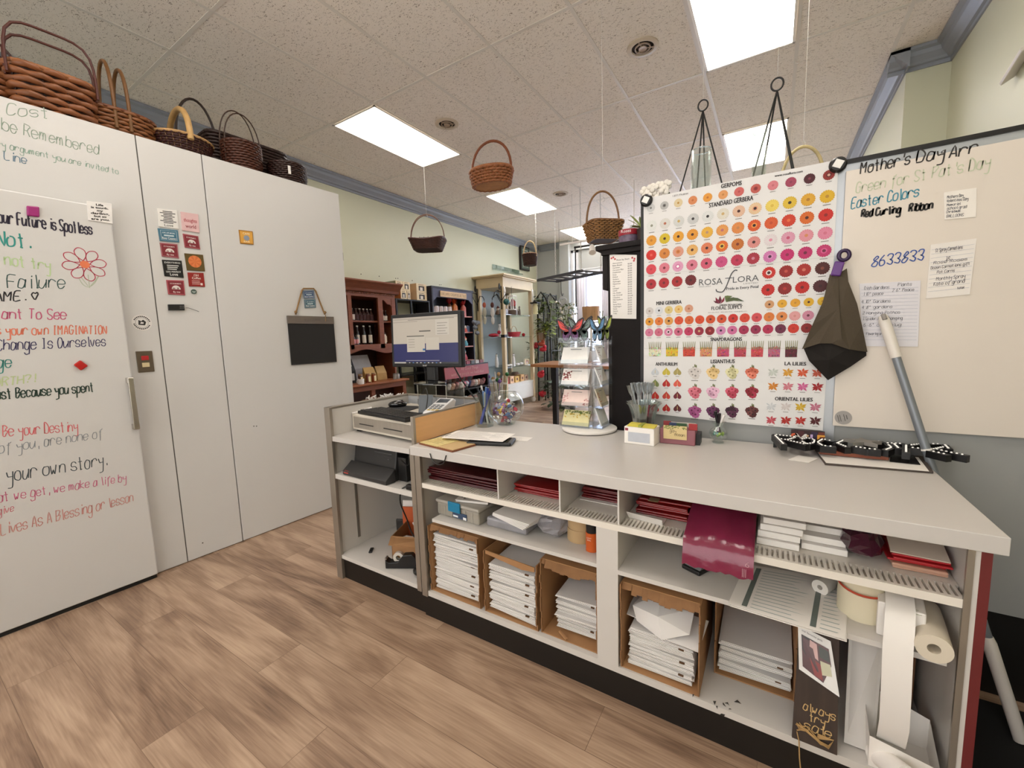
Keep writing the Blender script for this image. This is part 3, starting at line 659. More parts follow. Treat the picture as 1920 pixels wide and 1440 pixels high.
b.add(V+V2, [(2*i, 2*i+1, 2*i+3, 2*i+2) for i in range(len(pts)-1)]+[(n_+2*i+2, n_+2*i+3, n_+2*i+1, n_+2*i) for i in range(len(pts)-1)], True)
b.build('paper_strip', paper, pt)
pr = MB().at((.352, 1.36, zs+.034), rz=-.12, rx=PI/2); pr.lathe([(.012, -.075), (.033, -.075), (.0335, .0), (.033, .1), (.012, .1), (.012, -.075)], 26, cap=False)
pr.lathe([(.02, -.0755), (.024, -.0755), (.024, -.07), (.02, -.07)], 20, cap=False)
one(pr, 'wrapping_paper_roll', mat('roll_paper', 'd6cbb8', rough=.7, var=.04), 'cream roll of wrapping paper lying end-on at the right of the shelf', 'paper roll')

# ---- left middle shelf
bn = thing('plastic_case', 'clear plastic storage case with blue latch on the middle shelf', 'case', (-1.13, 1.42, ZM+.001), -.06)
b = MB(); b.box(-.13, .115, -.09, .13, 0, .055); b.build('case_body', mat('cloudy_plastic', 'b9b2a6', rough=.25, var=.12, scale=14, trans=.35), bn, bevel=.006)
b = MB(); b.box(-.135, .12, -.095, .135, .0555, .072); b.build('lid', mat('cloudy_lid', 'c6c0b6', rough=.25, trans=.3), bn, bevel=.006)
b = MB(); b.box(-.05, .02, -.105, -.0955, .035, .08); b.build('latch', mat('blue_plastic', '1c7da6', rough=.3), bn, bevel=.004, label='blue latch')
b = MB('2f4360'); b.box(-.03, .05, -.094, -.0915, .008, .034); b.color('e8e8e8'); b.box(-.028, .0, -.0945, -.0939, .012, .02); b.box(.03, .048, -.0945, -.0939, .009, .02); b.build('product_label', paint(), bn)
b = MB()
for k in range(6): b.box(-.122+.006, -.12+.006, -.0925, -.0905, .005, .05) if k == 0 else b.box(-.12+.04*k, -.117+.04*k, -.0925, -.0905, .005, .05)
b.build('ribs', MATS['cloudy_lid'], bn)
nb = thing('notebook', 'black and white patterned notebook on the clear plastic case', 'notebook', (-1.10, 1.42, ZM+.075), .25)
b = MB(); b.box(-.075, .075, -.06, .06, 0, .008); b.build('pages', paper, nb)
b = MB('ded9d3'); b.box(-.077, .077, -.062, .062, .0085, .0105); rr = random.Random(5); b.color('1d1b1b')
for k in range(26):
    x_, y_ = rr.uniform(-.065, .055), rr.uniform(-.05, .045); b.box(x_, x_+rr.uniform(.006, .016), y_, y_+rr.uniform(.004, .012), .0106, .0108)
b.build('cover', paint('glossy_print'), nb)
def crumple(name, label, cat, c, r, m, seed, n=14, k=9, flat=.5):
    rr = random.Random(seed); b = MB(); b.ball((0, 0, 0), r, n, k); b.v = [(c[0]+v[0]*rr.uniform(.8, 1.12), c[1]+v[1]*rr.uniform(.8, 1.12), c[2]+max(v[2]*rr.uniform(.8, 1.1), -r[2]*.96)) for v in b.v]; b.sm = [False]*len(b.sm)
    return one(b, name, m, label, cat)
cellm = mat('cellophane', 'c9c6cc', rough=.12, var=.15, scale=20, trans=.55, bump=.5, bscale=40)
bx = MB(); bx.box(-.885-.11, -.885+.085, 1.34, 1.5, ZM+.001, ZM+.042); one(bx, 'clear_pack', cellm, 'clear plastic pack lying under the white flat cards', 'plastic pack', bevel=.01)
crumple('clear_bag', 'crumpled clear plastic bag between white cards and tape rolls', 'plastic bag', (-.715, 1.42, ZM+.045), (.078, .07, .046), cellm, 3)
for k in range(5):
    b = MB(); b.box(-.095, .085, -.06, .1, 0, .0045)
    o = b.build('flat_card', foldm[0]); o.location = (-.862+.004*k, 1.385-.003*k, ZM+.0445+.0062*k); o.rotation_euler = (0, .03, -.25+.04*k)
    tag(o, 'flat white folded card in the small pile on the plastic pack', 'card', 'white cards on the plastic pack')
tpm = mat('tan_tape', 'b79a72', rough=.35, var=.04)
for k in range(2):
    b = MB(); b.lathe([(.028, 0), (.052, 0), (.052, .049), (.028, .049), (.028, 0)], 30, cap=False); o = b.build('packing_tape', tpm, bevel=.001); o.location = (-.608+.003*k, 1.43, ZM+.001+.0505*k)
    tag(o, ('lower', 'upper')[k]+' tan packing tape roll stacked beside the orange can', 'tape', 'stacked packing tape rolls')
oc = thing('orange_can', 'small orange can with black lid beside the tape rolls', 'can', (-.537, 1.365, ZM+.001))
MB().lathe([(.001, 0), (.0225, 0), (.0225, .07), (.001, .07)], 24).build('can_body', mat('orange_print', 'c4581f', rough=.35, var=.1, scale=30), oc)
MB().lathe([(.001, .0705), (.021, .0705), (.021, .1), (.001, .1)], 24).build('cap', black, oc)
lb = MB('e9ddd0'); typeset(lb, 'CRAFT', (-.002, -.0232, .052), (1, 0, 0), (0, 0, 1), width=.018, center=True); typeset(lb, 'SEAL', (-.002, -.0232, .044), (1, 0, 0), (0, 0, 1), width=.014, center=True); lb.at(rz=.3); lb.build('lettering', paint(), oc)

# ---- cubbies under the worktop
def bags(label, group, cx, y0, z0, w, d, n, th, m, seed, name='folded_bag'):
    rr = random.Random(seed)
    b = MB(); b.box(-w/2, w/2, 0, d, 0, th*.8); p = b.build(name, m, bevel=th*.35)
    for i in range(n):
        o = p if i == 0 else p.copy()
        if i: COL.objects.link(o)
        o.location = (cx+rr.uniform(-.006, .006), y0+rr.uniform(0, .02), z0+i*th); o.rotation_euler = (0, 0, rr.uniform(-.03, .03)); tag(o, label, 'bag', group)
    return z0+n*th
zu = ZU+.0008
mar = mat('maroon_bag', '4a1518', rough=.3, var=.1, coat=.2); red = mat('red_bag', '8e1c1c', rough=.3, var=.08, coat=.2)
z1 = bags('dark maroon flat bag in the wide leftmost cubby stack', 'maroon bags in the leftmost cubby', -1.105, 1.325, zu, .40, .42, 7, .009, mar, 1)
z2 = bags('red flat bag in the second cubby from the left', 'red bags in the second cubby', -.76, 1.37, zu, .23, .4, 5, .008, red, 2)
cdb = MB(); cdb.box(-.61, -.42, 1.43, 1.85, zu, zu+.002); one(cdb, 'white_card', paper, 'white backing card under the bags in the third cubby', 'card')
z3 = bags('dark red flat bag in the third cubby from the left', 'dark red bags in the third cubby', -.52, 1.44, zu+.0025, .18, .38, 5, .009, mat('darkred_bag', '6b1a1c', rough=.3, coat=.2), 3)
z4 = bags('red flat bag lying in the white card tray of the fourth cubby', 'red bags in the fourth cubby', -.30, 1.40, zu+.003, .17, .42, 6, .009, red, 4)
for cx, y, z, l in ((-1.0, 1.62, z1, 'leftmost'), (-.73, 1.62, z2, 'second'), (-.47, 1.62, z3, 'third')):
    r_ = MB(); r_.lathe([(.022, 0), (.044, 0), (.044, .012), (.022, .012), (.022, 0)], 26, c=(cx, y, z+.0005), cap=False); one(r_, 'ribbon_spool', mat('spool_pale', 'b8a08c', rough=.5), 'pale ribbon spool on top of the bags in the %s cubby' % l, 'spool')
tr_ = MB(); tr_.box(-.40, -.285, 1.36, 1.86, zu, zu+.0015); tr_.add([(-.40, 1.36, zu), (-.285, 1.345, zu), (-.283, 1.325, zu+.028), (-.402, 1.335, zu+.03), (-.40, 1.362, zu), (-.285, 1.347, zu), (-.283, 1.327, zu+.028), (-.402, 1.337, zu+.03)], [(0, 1, 2, 3), (7, 6, 5, 4), (3, 2, 6, 7)])
one(tr_, 'card_tray', paper, 'white card tray with curled front lip in the fourth cubby', 'tray')
tgl = MB('b29a78'); tgl.box(-.345, -.312, 1.395, 1.43, z4+.0002, z4+.001); one(tgl, 'paper_label', paint(), 'tan label on the red bags in the fourth cubby', 'label')
# purple plastic bag hanging over the shelf edge
pbm = mat('plum_plastic', '7b2340', rough=.22, var=.12, scale=12, coat=.4, bump=.4, bscale=30)
b = MB(); nx, rows = 16, [(1.75, .735), (1.55, .715), (1.40, .70), (1.32, .672), (1.277, .657), (1.264, .635), (1.258, .605), (1.256, .585)]
rr = random.Random(6); V = []
for (yy, zz) in rows:
    for i in range(nx+1): V.append((-.21+.185*i/nx, yy+rr.uniform(-.004, .0), zz+rr.uniform(-.004, .004)+(.012*math.sin(PI*i/nx) if yy > 1.3 else 0)))
n0 = len(V); V2 = [(v[0], v[1]+.002, v[2]-.003) for v in V]
Fs = [(r_*(nx+1)+i, r_*(nx+1)+i+1, (r_+1)*(nx+1)+i+1, (r_+1)*(nx+1)+i) for r_ in range(len(rows)-1) for i in range(nx)]
b.add(V+V2, Fs+[tuple(n0+k for k in f[::-1]) for f in Fs], True)
plb = thing('plastic_bag', 'shiny plum plastic bag draped over the shelf lip under the counter', 'bag', (0, 0, 0))
b.build('bag_film', pbm, plb)
b = MB(); b.box(-.205, -.03, 1.36, 1.8, zu, .69); b.build('bag_contents', mat('plum_dark', '41101f', rough=.35), plb, bevel=.012)
b = MB('cfa0ac'); write(b, '6', (-.045, 1.2575, .618), (-.036, 1.2575, .618), .014, (0, -1, 0), .0014)
for k in range(3): b.box(-.052+.004*k, -.0508+.004*k, 1.2525, 1.2535, .588, .612)
b.build('print', paint(), plb)
# white gift boxes
gb = MB(); gb.box(-.052, .052, 0, .16, 0, .018); g0 = gb.build('gift_box', paper, bevel=.0015); first = True
for (x_, y_, lv) in ((.03, 1.36, 0), (.032, 1.37, 1), (.038, 1.375, 2), (.045, 1.38, 3), (.05, 1.5, 4), (.128, 1.385, 0), (.125, 1.40, 1), (.12, 1.43, 2)):
    o = g0 if first else g0.copy()
    if not first: COL.objects.link(o)
    first = False; o.location = (x_ if x_ < .1 else x_+.012, y_, zu+.0193*lv); tag(o, 'small flat white gift box in the piles beside the plum bag', 'box', 'white gift boxes under the counter')
# dark plum bag, red envelopes and packs
crumple('plum_bag', 'crumpled dark plum cellophane bag near the right end of the slotted shelf', 'bag', (.222, 1.45, zu+.045), (.05, .11, .046), mat('plum_cello', '3f1426', rough=.12, var=.2, coat=.5, bump=.4, bscale=40), 8)
rp_ = bags('clear pack of cards under the red envelopes at the counter end', 'card packs at the counter end', .335, 1.365, zu, .105, .2, 2, .011, mat('card_pack', 'c79a83', rough=.15, var=.15, scale=25, coat=.6), 12, 'card_pack')
rp_ = bags('red envelope in the pile at the right end of the slotted shelf', 'red envelopes at the counter end', .33, 1.36, rp_, .11, .2, 3, .007, mat('red_card', 'b3232a', rough=.35), 14, 'red_envelope')
sl = MB().at((.33, 1.37, rp_+.001), rx=.2, rz=-.05); sl.box(-.055, .055, 0, .18, 0, .003); one(sl, 'letter', mat('beige_paper', 'cfc0b0', rough=.6, var=.06, scale=20), 'beige printed letter slanting on the red envelopes', 'paper')

# ---- checkout stand shelves
pn = thing('label_printer', 'black desktop printer on the upper shelf of the checkout stand', 'printer', (-1.69, 1.36, .588), -.03)
b = MB(); b.prism([(-.19, .0, .03), (-.19, .02, .15), (-.19, .3, .16), (-.19, .3, .0), (-.19, .0, .0)], (.33, 0, 0)); b.build('printer_body', mat('printer_black', '2a2929', rough=.45), pn, bevel=.006)
b = MB(); b.prism([(-.2, -.06, .0), (-.2, -.062, .02), (-.2, -.004, .065), (-.2, -.002, .0)], (.345, 0, 0)); b.build('front_flap', mat('printer_grey', '353434', rough=.4), pn, bevel=.003)
b = MB('c0392b'); b.prism([(-.185, -.0625, .012), (-.15, -.0625, .012), (-.15, -.0555, .024), (-.185, -.0555, .024)], (0, -.001, .001)); b.build('brand_mark', paint(), pn)
b = MB(); b.box(.141, .2, .02, .29, .0, .12); b.build('side_unit', black, pn, bevel=.004)
b = MB('5a5a5a'); b.box(-.02, .11, .012, .0185, .128, .131); b.box(-.02, .11, .0115, .0185, .112, .1125); b.box(.08, .088, .0095, .018, .1, .104); b.build('control_strip', paint(), pn)
for k in range(6):
    b = MB(); b.box(-.03, .025, 0, .15, 0, .0035); o = b.build('envelope', paper); o.location = (-1.405, 1.36, .588+.0052*k); tag(o, 'white envelope in the small stack right of the black printer', 'envelope', 'envelopes beside the printer')
cbx = thing('open_carton', 'open brown carton of small parts on the bottom of the checkout stand', 'carton', (-1.56, 1.50, ZB+.001), .38)
b = MB(); w = .105; h = .15; b.box(-w, w, -w, w, 0, .004); b.box(-w, -w+.004, -w, w, .004, h); b.box(w-.004, w, -w, w, .004, h); b.box(-w, w, -w, -w+.004, .004, h); b.box(-w, w, w-.004, w, .004, h+.06); b.build('carton_body', kraft, cbx)
b = MB(); b.prism([(-w, -w, h), (w, -w, h), (w-.01, -w-.06, h-.03), (-w+.02, -w-.07, h-.01)], (0, 0, .003)); b.prism([(w, -w, h), (w, w, h), (w+.05, w, h-.04), (w+.05, -w, h-.04)], (0, 0, .003)); b.build('flaps', kraft, cbx)
b = MB('d5542f'); b.lathe([(.001, 0), (.03, 0), (.03, .0006), (.001, .0006)], 24); b.color('f0d9c8'); [b.box(-.018, .018, -.012+.009*k, -.008+.009*k, .0007, .0009) for k in range(3)]
o = b.build('round_sticker', paint(), cbx); o.rotation_euler = (PI/2, 0, 0); o.location = (.05, -w-.0006, .06)
b = MB(); rr = random.Random(2)
for k in range(9):
    b.at((rr.uniform(-.07, .07), rr.uniform(-.07, .07), .1+rr.uniform(0, .05)), rz=rr.random()*3, rx=rr.uniform(-.5, .5)); b.box(-.03, .03, -.008, .008, -.004, .004)
b.build('small_parts', mat('parts_pale', 'c9c6c2', rough=.3, var=.4, scale=30), cbx, bevel=.002)
sb_ = thing('spiral_notebook', 'white spiral notebook standing behind the open brown carton', 'notebook', (-1.735, 1.56, ZB+.001), .38)
b = MB(); b.box(0, .16, 0, .008, 0, .25); b.build('pages', paper, sb_)
b = MB()
for k in range(24): b.at((.004+k*.0066, .004, .25)).lathe([(.0055, -.0008), (.0067, -.0008), (.0067, .0008), (.0055, .0008)], 8) if 0 else b.at().tube([(.004+k*.0066, .004+.006*math.cos(q), .25+.006*math.sin(q)) for q in np.linspace(0, 5.8, 7)], .0007, 4)
b.build('spiral', mat('wire_white', 'd6d3ce', rough=.3), sb_)
b = MB(); b.at((-1.715, 1.535, ZB+.001), rz=.38).box(0, .1, 0, .006, 0, .225); one(b, 'orange_folder', mat('orange_card', 'b8562c', rough=.5), 'orange folder standing between notebook and brown carton', 'folder')
b = MB(); b.at((-1.79, 1.55, ZB+.001), rz=.38).box(0, .05, 0, .012, 0, .13); one(b, 'black_case', black, 'small black case standing at the left of the spiral notebook', 'case', bevel=.003)
b = MB(); b.at((-1.83, 1.40, ZB+.001), rz=-.9).box(-.025, .025, -.009, .009, 0, .009); one(b, 'usb_stick', black, 'small black stick lying on the white bottom shelf', 'usb stick', bevel=.003)
td = thing('tape_dispenser', 'black desk tape dispenser on the bottom shelf of the checkout stand', 'tape dispenser', (-1.555, 1.375, ZB+.001), .5)
b = MB(); b.prism([(-.085, -.022, 0), (.075, -.022, 0), (.08, -.022, .045), (.055, -.022, .075), (.01, -.022, .07), (-.02, -.022, .035), (-.065, -.022, .03), (-.085, -.022, .045)], (0, .044, 0)); b.build('dispenser_body', black, td, bevel=.004)
b = MB(); b.at((-.02, 0, .052), rx=PI/2).lathe([(.012, -.009), (.027, -.009), (.027, .009), (.012, .009)], 22, cap=False); b.build('tape_roll', mat('clear_tape', 'cfcac0', rough=.2), td)
b = MB(); b.box(-.088, -.08, -.014, .014, .04, .052); b.build('cutter', mat('cutter_metal', 'b8b8b8', rough=.3, metal=1), td)
tg = thing('tape_gun', 'black hand tape gun with wire handle at the bottom shelf edge', 'tape dispenser', (-1.425, 1.36, ZB+.001))
b = MB(); b.ball((0, 0, .022), (.035, .03, .021), 12, 7); b.build('gun_body', black, tg)
b = MB(); b.tube([(.02, -.02, .03), (.03, -.025, .06), (.015, -.0, .08), (0, .02, .06)], .005, 8); b.build('handle', mat('grey_plastic', '8b8880', rough=.4), tg)
# cables
def cable(label, P, r=.0035, name='cable'):
    b = MB(); pts = [Vector(p) for p in P]; pts = [Vector(q) for q in _smooth([tuple(p) for p in pts], 6)]; b.tube(pts, r, 7); return one(b, name, black, label, 'cable')
pg = thing('power_plug', 'black power plug hanging at the front of the checkout stand', 'plug', (-1.405, 1.315, .585))
b = MB(); b.box(-.02, .018, -.012, .012, .001, .026); b.build('plug_body', black, pg, bevel=.005)
pts = _smooth([(-.02, 0, .014), (-.05, -.01, -.005), (-.065, -.008, -.07), (-.06, .02, -.16), (-.035, .03, -.24), (.02, .05, -.3)], 6); b = MB(); b.tube(pts, .0035, 7); b.build('cord', black, pg)
cable('thin black cable hanging from the printer top at the right', [(-1.50, 1.36, .70), (-1.43, 1.33, .695), (-1.40, 1.31, .74), (-1.385, 1.30, .765)], .0022)
cable('black charging cable looping below the counter edge', [(-1.215, 1.258, .797), (-1.20, 1.255, .77), (-1.17, 1.254, .757), (-1.14, 1.255, .765), (-1.125, 1.258, .80)], .0022)
# ================================================================ flower poster on the partition
YQ = YP-.0035
def pq(x, y): return PY(x, y, YQ)
def z1(x, y): return pq(1190+x*.21354, 300+y*.21354)
def z2(x, y): return pq(1190+x*.21354, 560+y*.21354)
po = thing('flower_poster', 'large poster of flower varieties in coloured rows fixed to the partition', 'poster', (0, 0, 0))
c4 = [z1(78, 341), z1(1790, -4), z2(1652, 1160), z2(78, 1000)]
base = MB(); cs = [c4[3], z2(900, 1095), c4[2], z1(1750, 850), c4[1], z1(1130, 127), c4[0], z1(82, 1010)]
base.prism([tuple(p) for p in cs][::-1], (0, .0015, 0)); base.build('poster_sheet', mat('poster_paper', 'd8d6d5', rough=.5, var=.01), po)
AX, UPV = Vector((1, 0, 0)), Vector((0, 0, 1)); OUT = Vector((0, -1, 0))
fl = MB()
def disc(p, r, col, eye, eye2=None, petals=18, rag=.1, lift=.0008, sq=1.0):
    n = petals*2; P = []
    for i in range(n):
        a = 2*PI*i/n; rr_ = r*(1-(rag if i % 2 else 0)); P.append(tuple(p+AX*(rr_*math.cos(a))+UPV*(rr_*sq*math.sin(a))+OUT*lift))
    fl.color(col).poly(P)
    def ring(k, c, l): fl.color(c).poly([tuple(p+AX*(r*k*math.cos(2*PI*i/16))+UPV*(r*k*sq*math.sin(2*PI*i/16))+OUT*l) for i in range(16)])
    if r > .009:
        dk = tuple(max(0, int(col[i:i+2], 16)-34) for i in (0, 2, 4)); fl.color('%02x%02x%02x' % dk)
        for i in range(petals): a = 2*PI*i/petals; d = AX*math.cos(a)+UPV*(sq*math.sin(a)); o = AX*(-math.sin(a))+UPV*math.cos(a); fl.poly([tuple(p+d*(r*.35)+OUT*.0011), tuple(p+d*(r*.93)+o*(r*.018)+OUT*.0011), tuple(p+d*(r*.93)-o*(r*.018)+OUT*.0011)][::1])
    if eye2: ring(.42, eye2, .0013)
    ring(.24, eye, .0016)
def cap(p, r): fl.color('77736f').poly([tuple(p+AX*(-r*.5)+UPV*(-r*1.3)+OUT*.0008), tuple(p+AX*(r*.5)+UPV*(-r*1.3)+OUT*.0008), tuple(p+AX*(r*.5)+UPV*(-r*1.2)+OUT*.0008), tuple(p+AX*(-r*.5)+UPV*(-r*1.2)+OUT*.0008)])
def row(f, a, b, rpx0, rpx1, cols, fn=1):
    A, B = f(*a), f(*b); ra = (f(a[0]+rpx0, a[1])-A).length; n = len(cols)
    for i, c in enumerate(cols):
        t = i/(n-1) if n > 1 else 0; p = A+(B-A)*t; col, eye = c.split('/')[:2]; e2 = c.split('/')[2] if c.count('/') > 1 else None
        disc(p, ra, col, eye, e2); cap(p, ra)
row(z1, (143, 422), (1705, 132), 37, 0, 'cfcfcf/7a7a78 b9b8b6/4a4848/8e8c88 dcc9a0/b98a3c d98a55/c06a35 e29a35/b86a20 dd9a5c/c08040 cf6460/b84a4a c05a50/7a2420/9a3030 d77f88/c46a74 a33f5a/8c3450 4c1020/7a3040 8e241e/d0a090/5a1010'.split())
row(z1, (150, 577), (1690, 320), 47, 0, 'dfe0dc/8f9080 d9d6d0/b06a50 d2d2cf/c9a860 c9c9c8/3a3434 dbdcda/2a2426 dcd6c8/c6a870 dfb79c/4a1c14 e3c39c/3a1a18/e0a080 e9cf62/d8b648 dcb93a/3a2a18 dba630/b07a20 dcb024/b88a28'.split())
row(z1, (147, 707), (1678, 483), 47, 0, 'e09a2c/c07a20 d5b81e/3c1c12 e2a02c/3a1410 e0962a/42180f e4b03c/b89070 e09a50/b86a70 dd8a44/c0804a d8581e/2a1210/e89040 d65a26/c04820 cc3a1e/e06a3a d66a22/4c1a10 c8261c/8c1a16'.split())
row(z1, (146, 835), (1672, 642), 47, 0, 'd2281a/e0584a d48436/a05a24 d99a84/c06a30/d88a50 e2ae64/4a1c10 dc7c52/3c1410 dc6a20/4a2a10/e8c050 c47028/7a2c14 d88c86/3a1818 ded4d6/d88aa0 d89ab0/c05070 dd94a0/d0885a dc86a0/d07088'.split())
row(z1, (145, 960), (1662, 797), 47, 0, 'd94450/c03440 dc7c8c/7a2430 e0a0c0/fdf6f6/d070a0 d87a90/6a1c24 cf5670/3a1420 c94a80/b83a70 bd2a50/982040 a8283e/c88090 cf78b0/4a2040/d890c0 c4286c/8c1c4c bf2a6a/6a1438 c2326e/70183e/d85a90'.split())
row(z1, (145, 1090), (492, 1055), 47, 0, 'b02030/70101c b3202c/70101c aa1e26/6a0e14 70141c/4c0c14'.split())
row(z1, (1178, 990), (1648, 950), 62, 0, 'c82a22/3a1010/e8d8d4 961a1a/c04a40 a8241c/c86a58 501410/7a3a2c'.split())
row(z1, (1170, 1140), (1630, 1107), 62, 0, 'c4201c/5a1414 8c1a1c/b02a28 bf2018/701010 4c161c/3a1014'.split())
row(z1, (131, 1327), (476, 1305), 36, 0, 'cfc9c6/9a8a80 d8dade/2c2c34 d9c584/b89a40 e5c278/d0903c d39c80/b06a50'.split())
row(z1, (1183, 1268), (1650, 1240), 44, 0, 'cf9a6c/4a2014 e0a82c/b88428 e2a42e/c48a30 dfae28/4a1c10 dfb42c/c08a28'.split())
row(z2, (130, 202), (1523, 147), 38, 0, 'e09a28/5a2c14 e07a28/b0501c dc9a48/3a1810 d85028/c0401c d8622a/b84a1c d4481c/b83a18 d05020/6a2014 cf4a20/6a1c14 c8281e/80181a d2402a/c03420 d24a50/a8303a d97a32/b86a3c dc8848/4a2c1c dfa0a0/d08c86 d08aa0/6a3040'.split())
row(z2, (128, 297), (1510, 258), 38, 0, 'd27a98/b85a80 cf6a84/b8506c d880a4/3a1a2a/f0d8e0 cf6484/5a1c34 be2e5a/a02048 9a1c3c/c8a070 8a1420/c04a50 cf86b4/2a1430 cc6a9a/5a2448 a41e4c/80143a 96204a/6a1434 b4224e/8c1840 6c1c40/4c1030 cf3420/b82a1c 8f1c1c/6a1414'.split())
# snapdragons
for i, c in enumerate('d8d6b8 d9b62e c8402a cf8a62 b84a66 b43a50 c0404c b0607a 5a1426'.split()):
    p = z2(178+i*149.5, 455); w = (z2(230+i*149.5, 455)-p).length; hgt = (z2(178, 410)-z2(178, 510)).length; rr = random.Random(i)
    fl.color(c).poly([tuple(p+AX*sx*w+UPV*sz*hgt+OUT*.0008) for sx, sz in ((-1, -.5), (1, -.5), (1.05, .25), (-1.05, .25))])
    for k in range(34):
        q = p+AX*rr.uniform(-w, w)+UPV*rr.uniform(-.48, .3)*hgt; b_ = tuple(min(255, max(0, int(c[j:j+2], 16)+rr.choice((-60, 36)))) for j in (0, 2, 4)); fl.color('%02x%02x%02x' % b_)
        fl.poly([tuple(q+AX*a*w*.1+UPV*b*w*.1+OUT*.0011) for a, b in ((-1, 0), (0, -1), (1, 0), (0, 1))])
    for k in range(7):
        x_ = -w*.9+w*1.8*k/6; fl.color('7a7a50' if i % 2 else '8a8a60').poly([tuple(p+AX*(x_+d)+UPV*(hgt*h_)+OUT*.001) for d, h_ in ((-w*.09, .1), (w*.09, .1), (w*.05+x_*.12, .7), (x_*.12, .78), (-w*.05+x_*.12, .7))])
    cap(p, w*.75)
# anthurium hearts
for r_, y in enumerate((643, 745, 852, 962)):
    for k, x in enumerate((180, 278, 375)):
        p = z2(x, y); s = (z2(x+37, y)-p).length; c = ('c9cdd2', 'c9b63c', 'a89a5a', '7f8a50', 'b8201c', 'dc5a48', 'c8281e', 'c43a2a', '701428', 'c8281e', 'b8201c', '5a1a1c')[r_*3+k]
        H = [(math.sin(t)**3, (13*math.cos(t)-5*math.cos(2*t)-2*math.cos(3*t)-math.cos(4*t))/16) for t in np.linspace(0, 2*PI, 22)[:-1]]
        sg = 1 if (r_ == 0) else -1
        fl.color(c).poly([tuple(p+AX*s*.95*a+UPV*s*1.1*(-b)+OUT*.0008) for a, b in H]); fl.color('d8c080').poly([tuple(p+AX*s*a+UPV*s*b+OUT*.0012) for a, b in ((-.07, -.3), (.07, -.3), (.05, .5), (-.05, .5))]); cap(p, s*.9)
# lisianthus bunches
rr = random.Random(11)
for r_, y in enumerate((650, 820, 990)):
    for k, x in enumerate((528, 688, 855, 1030)):
        p = z2(x, y); s = (z2(x+64, y)-p).length; c = ('cfc8c4', 'e0c084', 'd6d0a0', 'd8745a', 'd06a7c', 'd8a8c0', 'c84c64', 'a01c38', 'a04a80', '5a1c4a', '4c1838', '5c2420')[r_*4+k]
        for a, b in ((0, 1.05), (.3, .95), (-.4, .7)):
            q = p+AX*s*a*.6+UPV*s*b; fl.color('6a7040').poly([tuple(q+AX*s*u+UPV*s*v+OUT*.0007) for u, v in ((-.12, -.3), (.12, -.3), (.06, .22), (-.06, .22))])
        for j, (a, b, m_) in enumerate(((-.45, .15, .55), (.45, .2, .5), (0, .45, .45), (.1, -.45, .6), (-.3, -.3, .45))):
            d_ = rr.randint(-24, 24); cc = '%02x%02x%02x' % tuple(min(255, max(0, int(c[i:i+2], 16)+d_)) for i in (0, 2, 4)); dk = '%02x%02x%02x' % tuple(max(0, int(c[i:i+2], 16)-60) for i in (0, 2, 4))
            disc(p+AX*s*a+UPV*s*b, s*m_, cc, dk, None, 8, .14, .0008+.0001*j)
        cap(p, s*.95)
def lily(p, s, c):
    dk = '%02x%02x%02x' % tuple(max(0, int(c[i:i+2], 16)-50) for i in (0, 2, 4))
    for k in range(8):
        a = 2*PI*k/8+.3*math.sin(k*5); d = AX*math.cos(a)+UPV*math.sin(a); o = AX*(-math.sin(a))+UPV*math.cos(a); L_ = s*(1 if k % 2 else .8)
        fl.color(c).poly([tuple(p+OUT*(.0008+.00005*k)), tuple(p+d*L_*.5+o*s*.2+OUT*(.0008+.00005*k)), tuple(p+d*L_+OUT*(.0008+.00005*k)), tuple(p+d*L_*.5-o*s*.2+OUT*(.0008+.00005*k))][::-1])
        fl.color(dk).poly([tuple(p+d*L_*.1+OUT*.0014), tuple(p+d*L_*.8+o*s*.03+OUT*.0014), tuple(p+d*L_*.8-o*s*.03+OUT*.0014)])
    cap(p, s*.8)
for (ys, cols) in (((645, 768), 'cfd4cc dca030 d8582c c8583c d98a28 d4808c d4689a a81a20'), ((945, 1065), 'd4d6d8 d8cfcc d6b030 c87a90 c8505c b8281e c02c20 5a141c')):
    cols = cols.split()
    for r_, y in enumerate(ys):
        for k in range(4): lily(z2((1215 if ys[0] < 900 else 1198)+(130 if ys[0] < 900 else 129)*k, y+(2*k)), (z2(1215+58, y)-z2(1215, y)).length, cols[r_*4+k])
fl.c = [tuple(x*.9 for x in c_[:3])+(1,) for c_ in fl.c]
fl.build('printed_flowers', paint('poster_print', rough=.6, var=.02), po)
tx = MB('2e2a2a')
def label(t, f, a, b, hpx, bold=.015, col='2e2a2a'):
    A, B = f(*a), f(*b); h_ = (f(a[0], a[1]-hpx)-f(*a)).length; tx.color(col); [typeset(tx, t, A+AX*dx+UPV*dz, (B-A), (0, 0, 1), width=(B-A).length, height=h_, lift=.001+.0001*i) for i, (dx, dz) in enumerate(((0, 0), (.0009, 0), (.0005, .0006), (.0014, .0003))[:4 if bold >= .015 else 2 if bold else 1])]
label('GERPOMS', z1, (757, 250), (937, 220), 38); label('STANDARD GERBERA', z1, (652, 420), (1038, 352), 40); label('MINI GERBERA', z1, (190, 1275), (410, 1262), 32)
label('SNAPDRAGONS', z2, (665, 373), (940, 370), 32); label('ANTHURIUM', z2, (183, 588), (372, 590), 30); label('LISIANTHUS', z2, (667, 568), (876, 566), 34); label('LA LILIES', z2, (1315, 585), (1502, 588), 32); label('ORIENTAL LILIES', z2, (1230, 893), (1560, 903), 32)
label('1.877.774.8044', z1, (335, 325), (470, 302), 16, .0); label('www.rosaflora.com', z1, (1228, 150), (1473, 108), 20, .005)
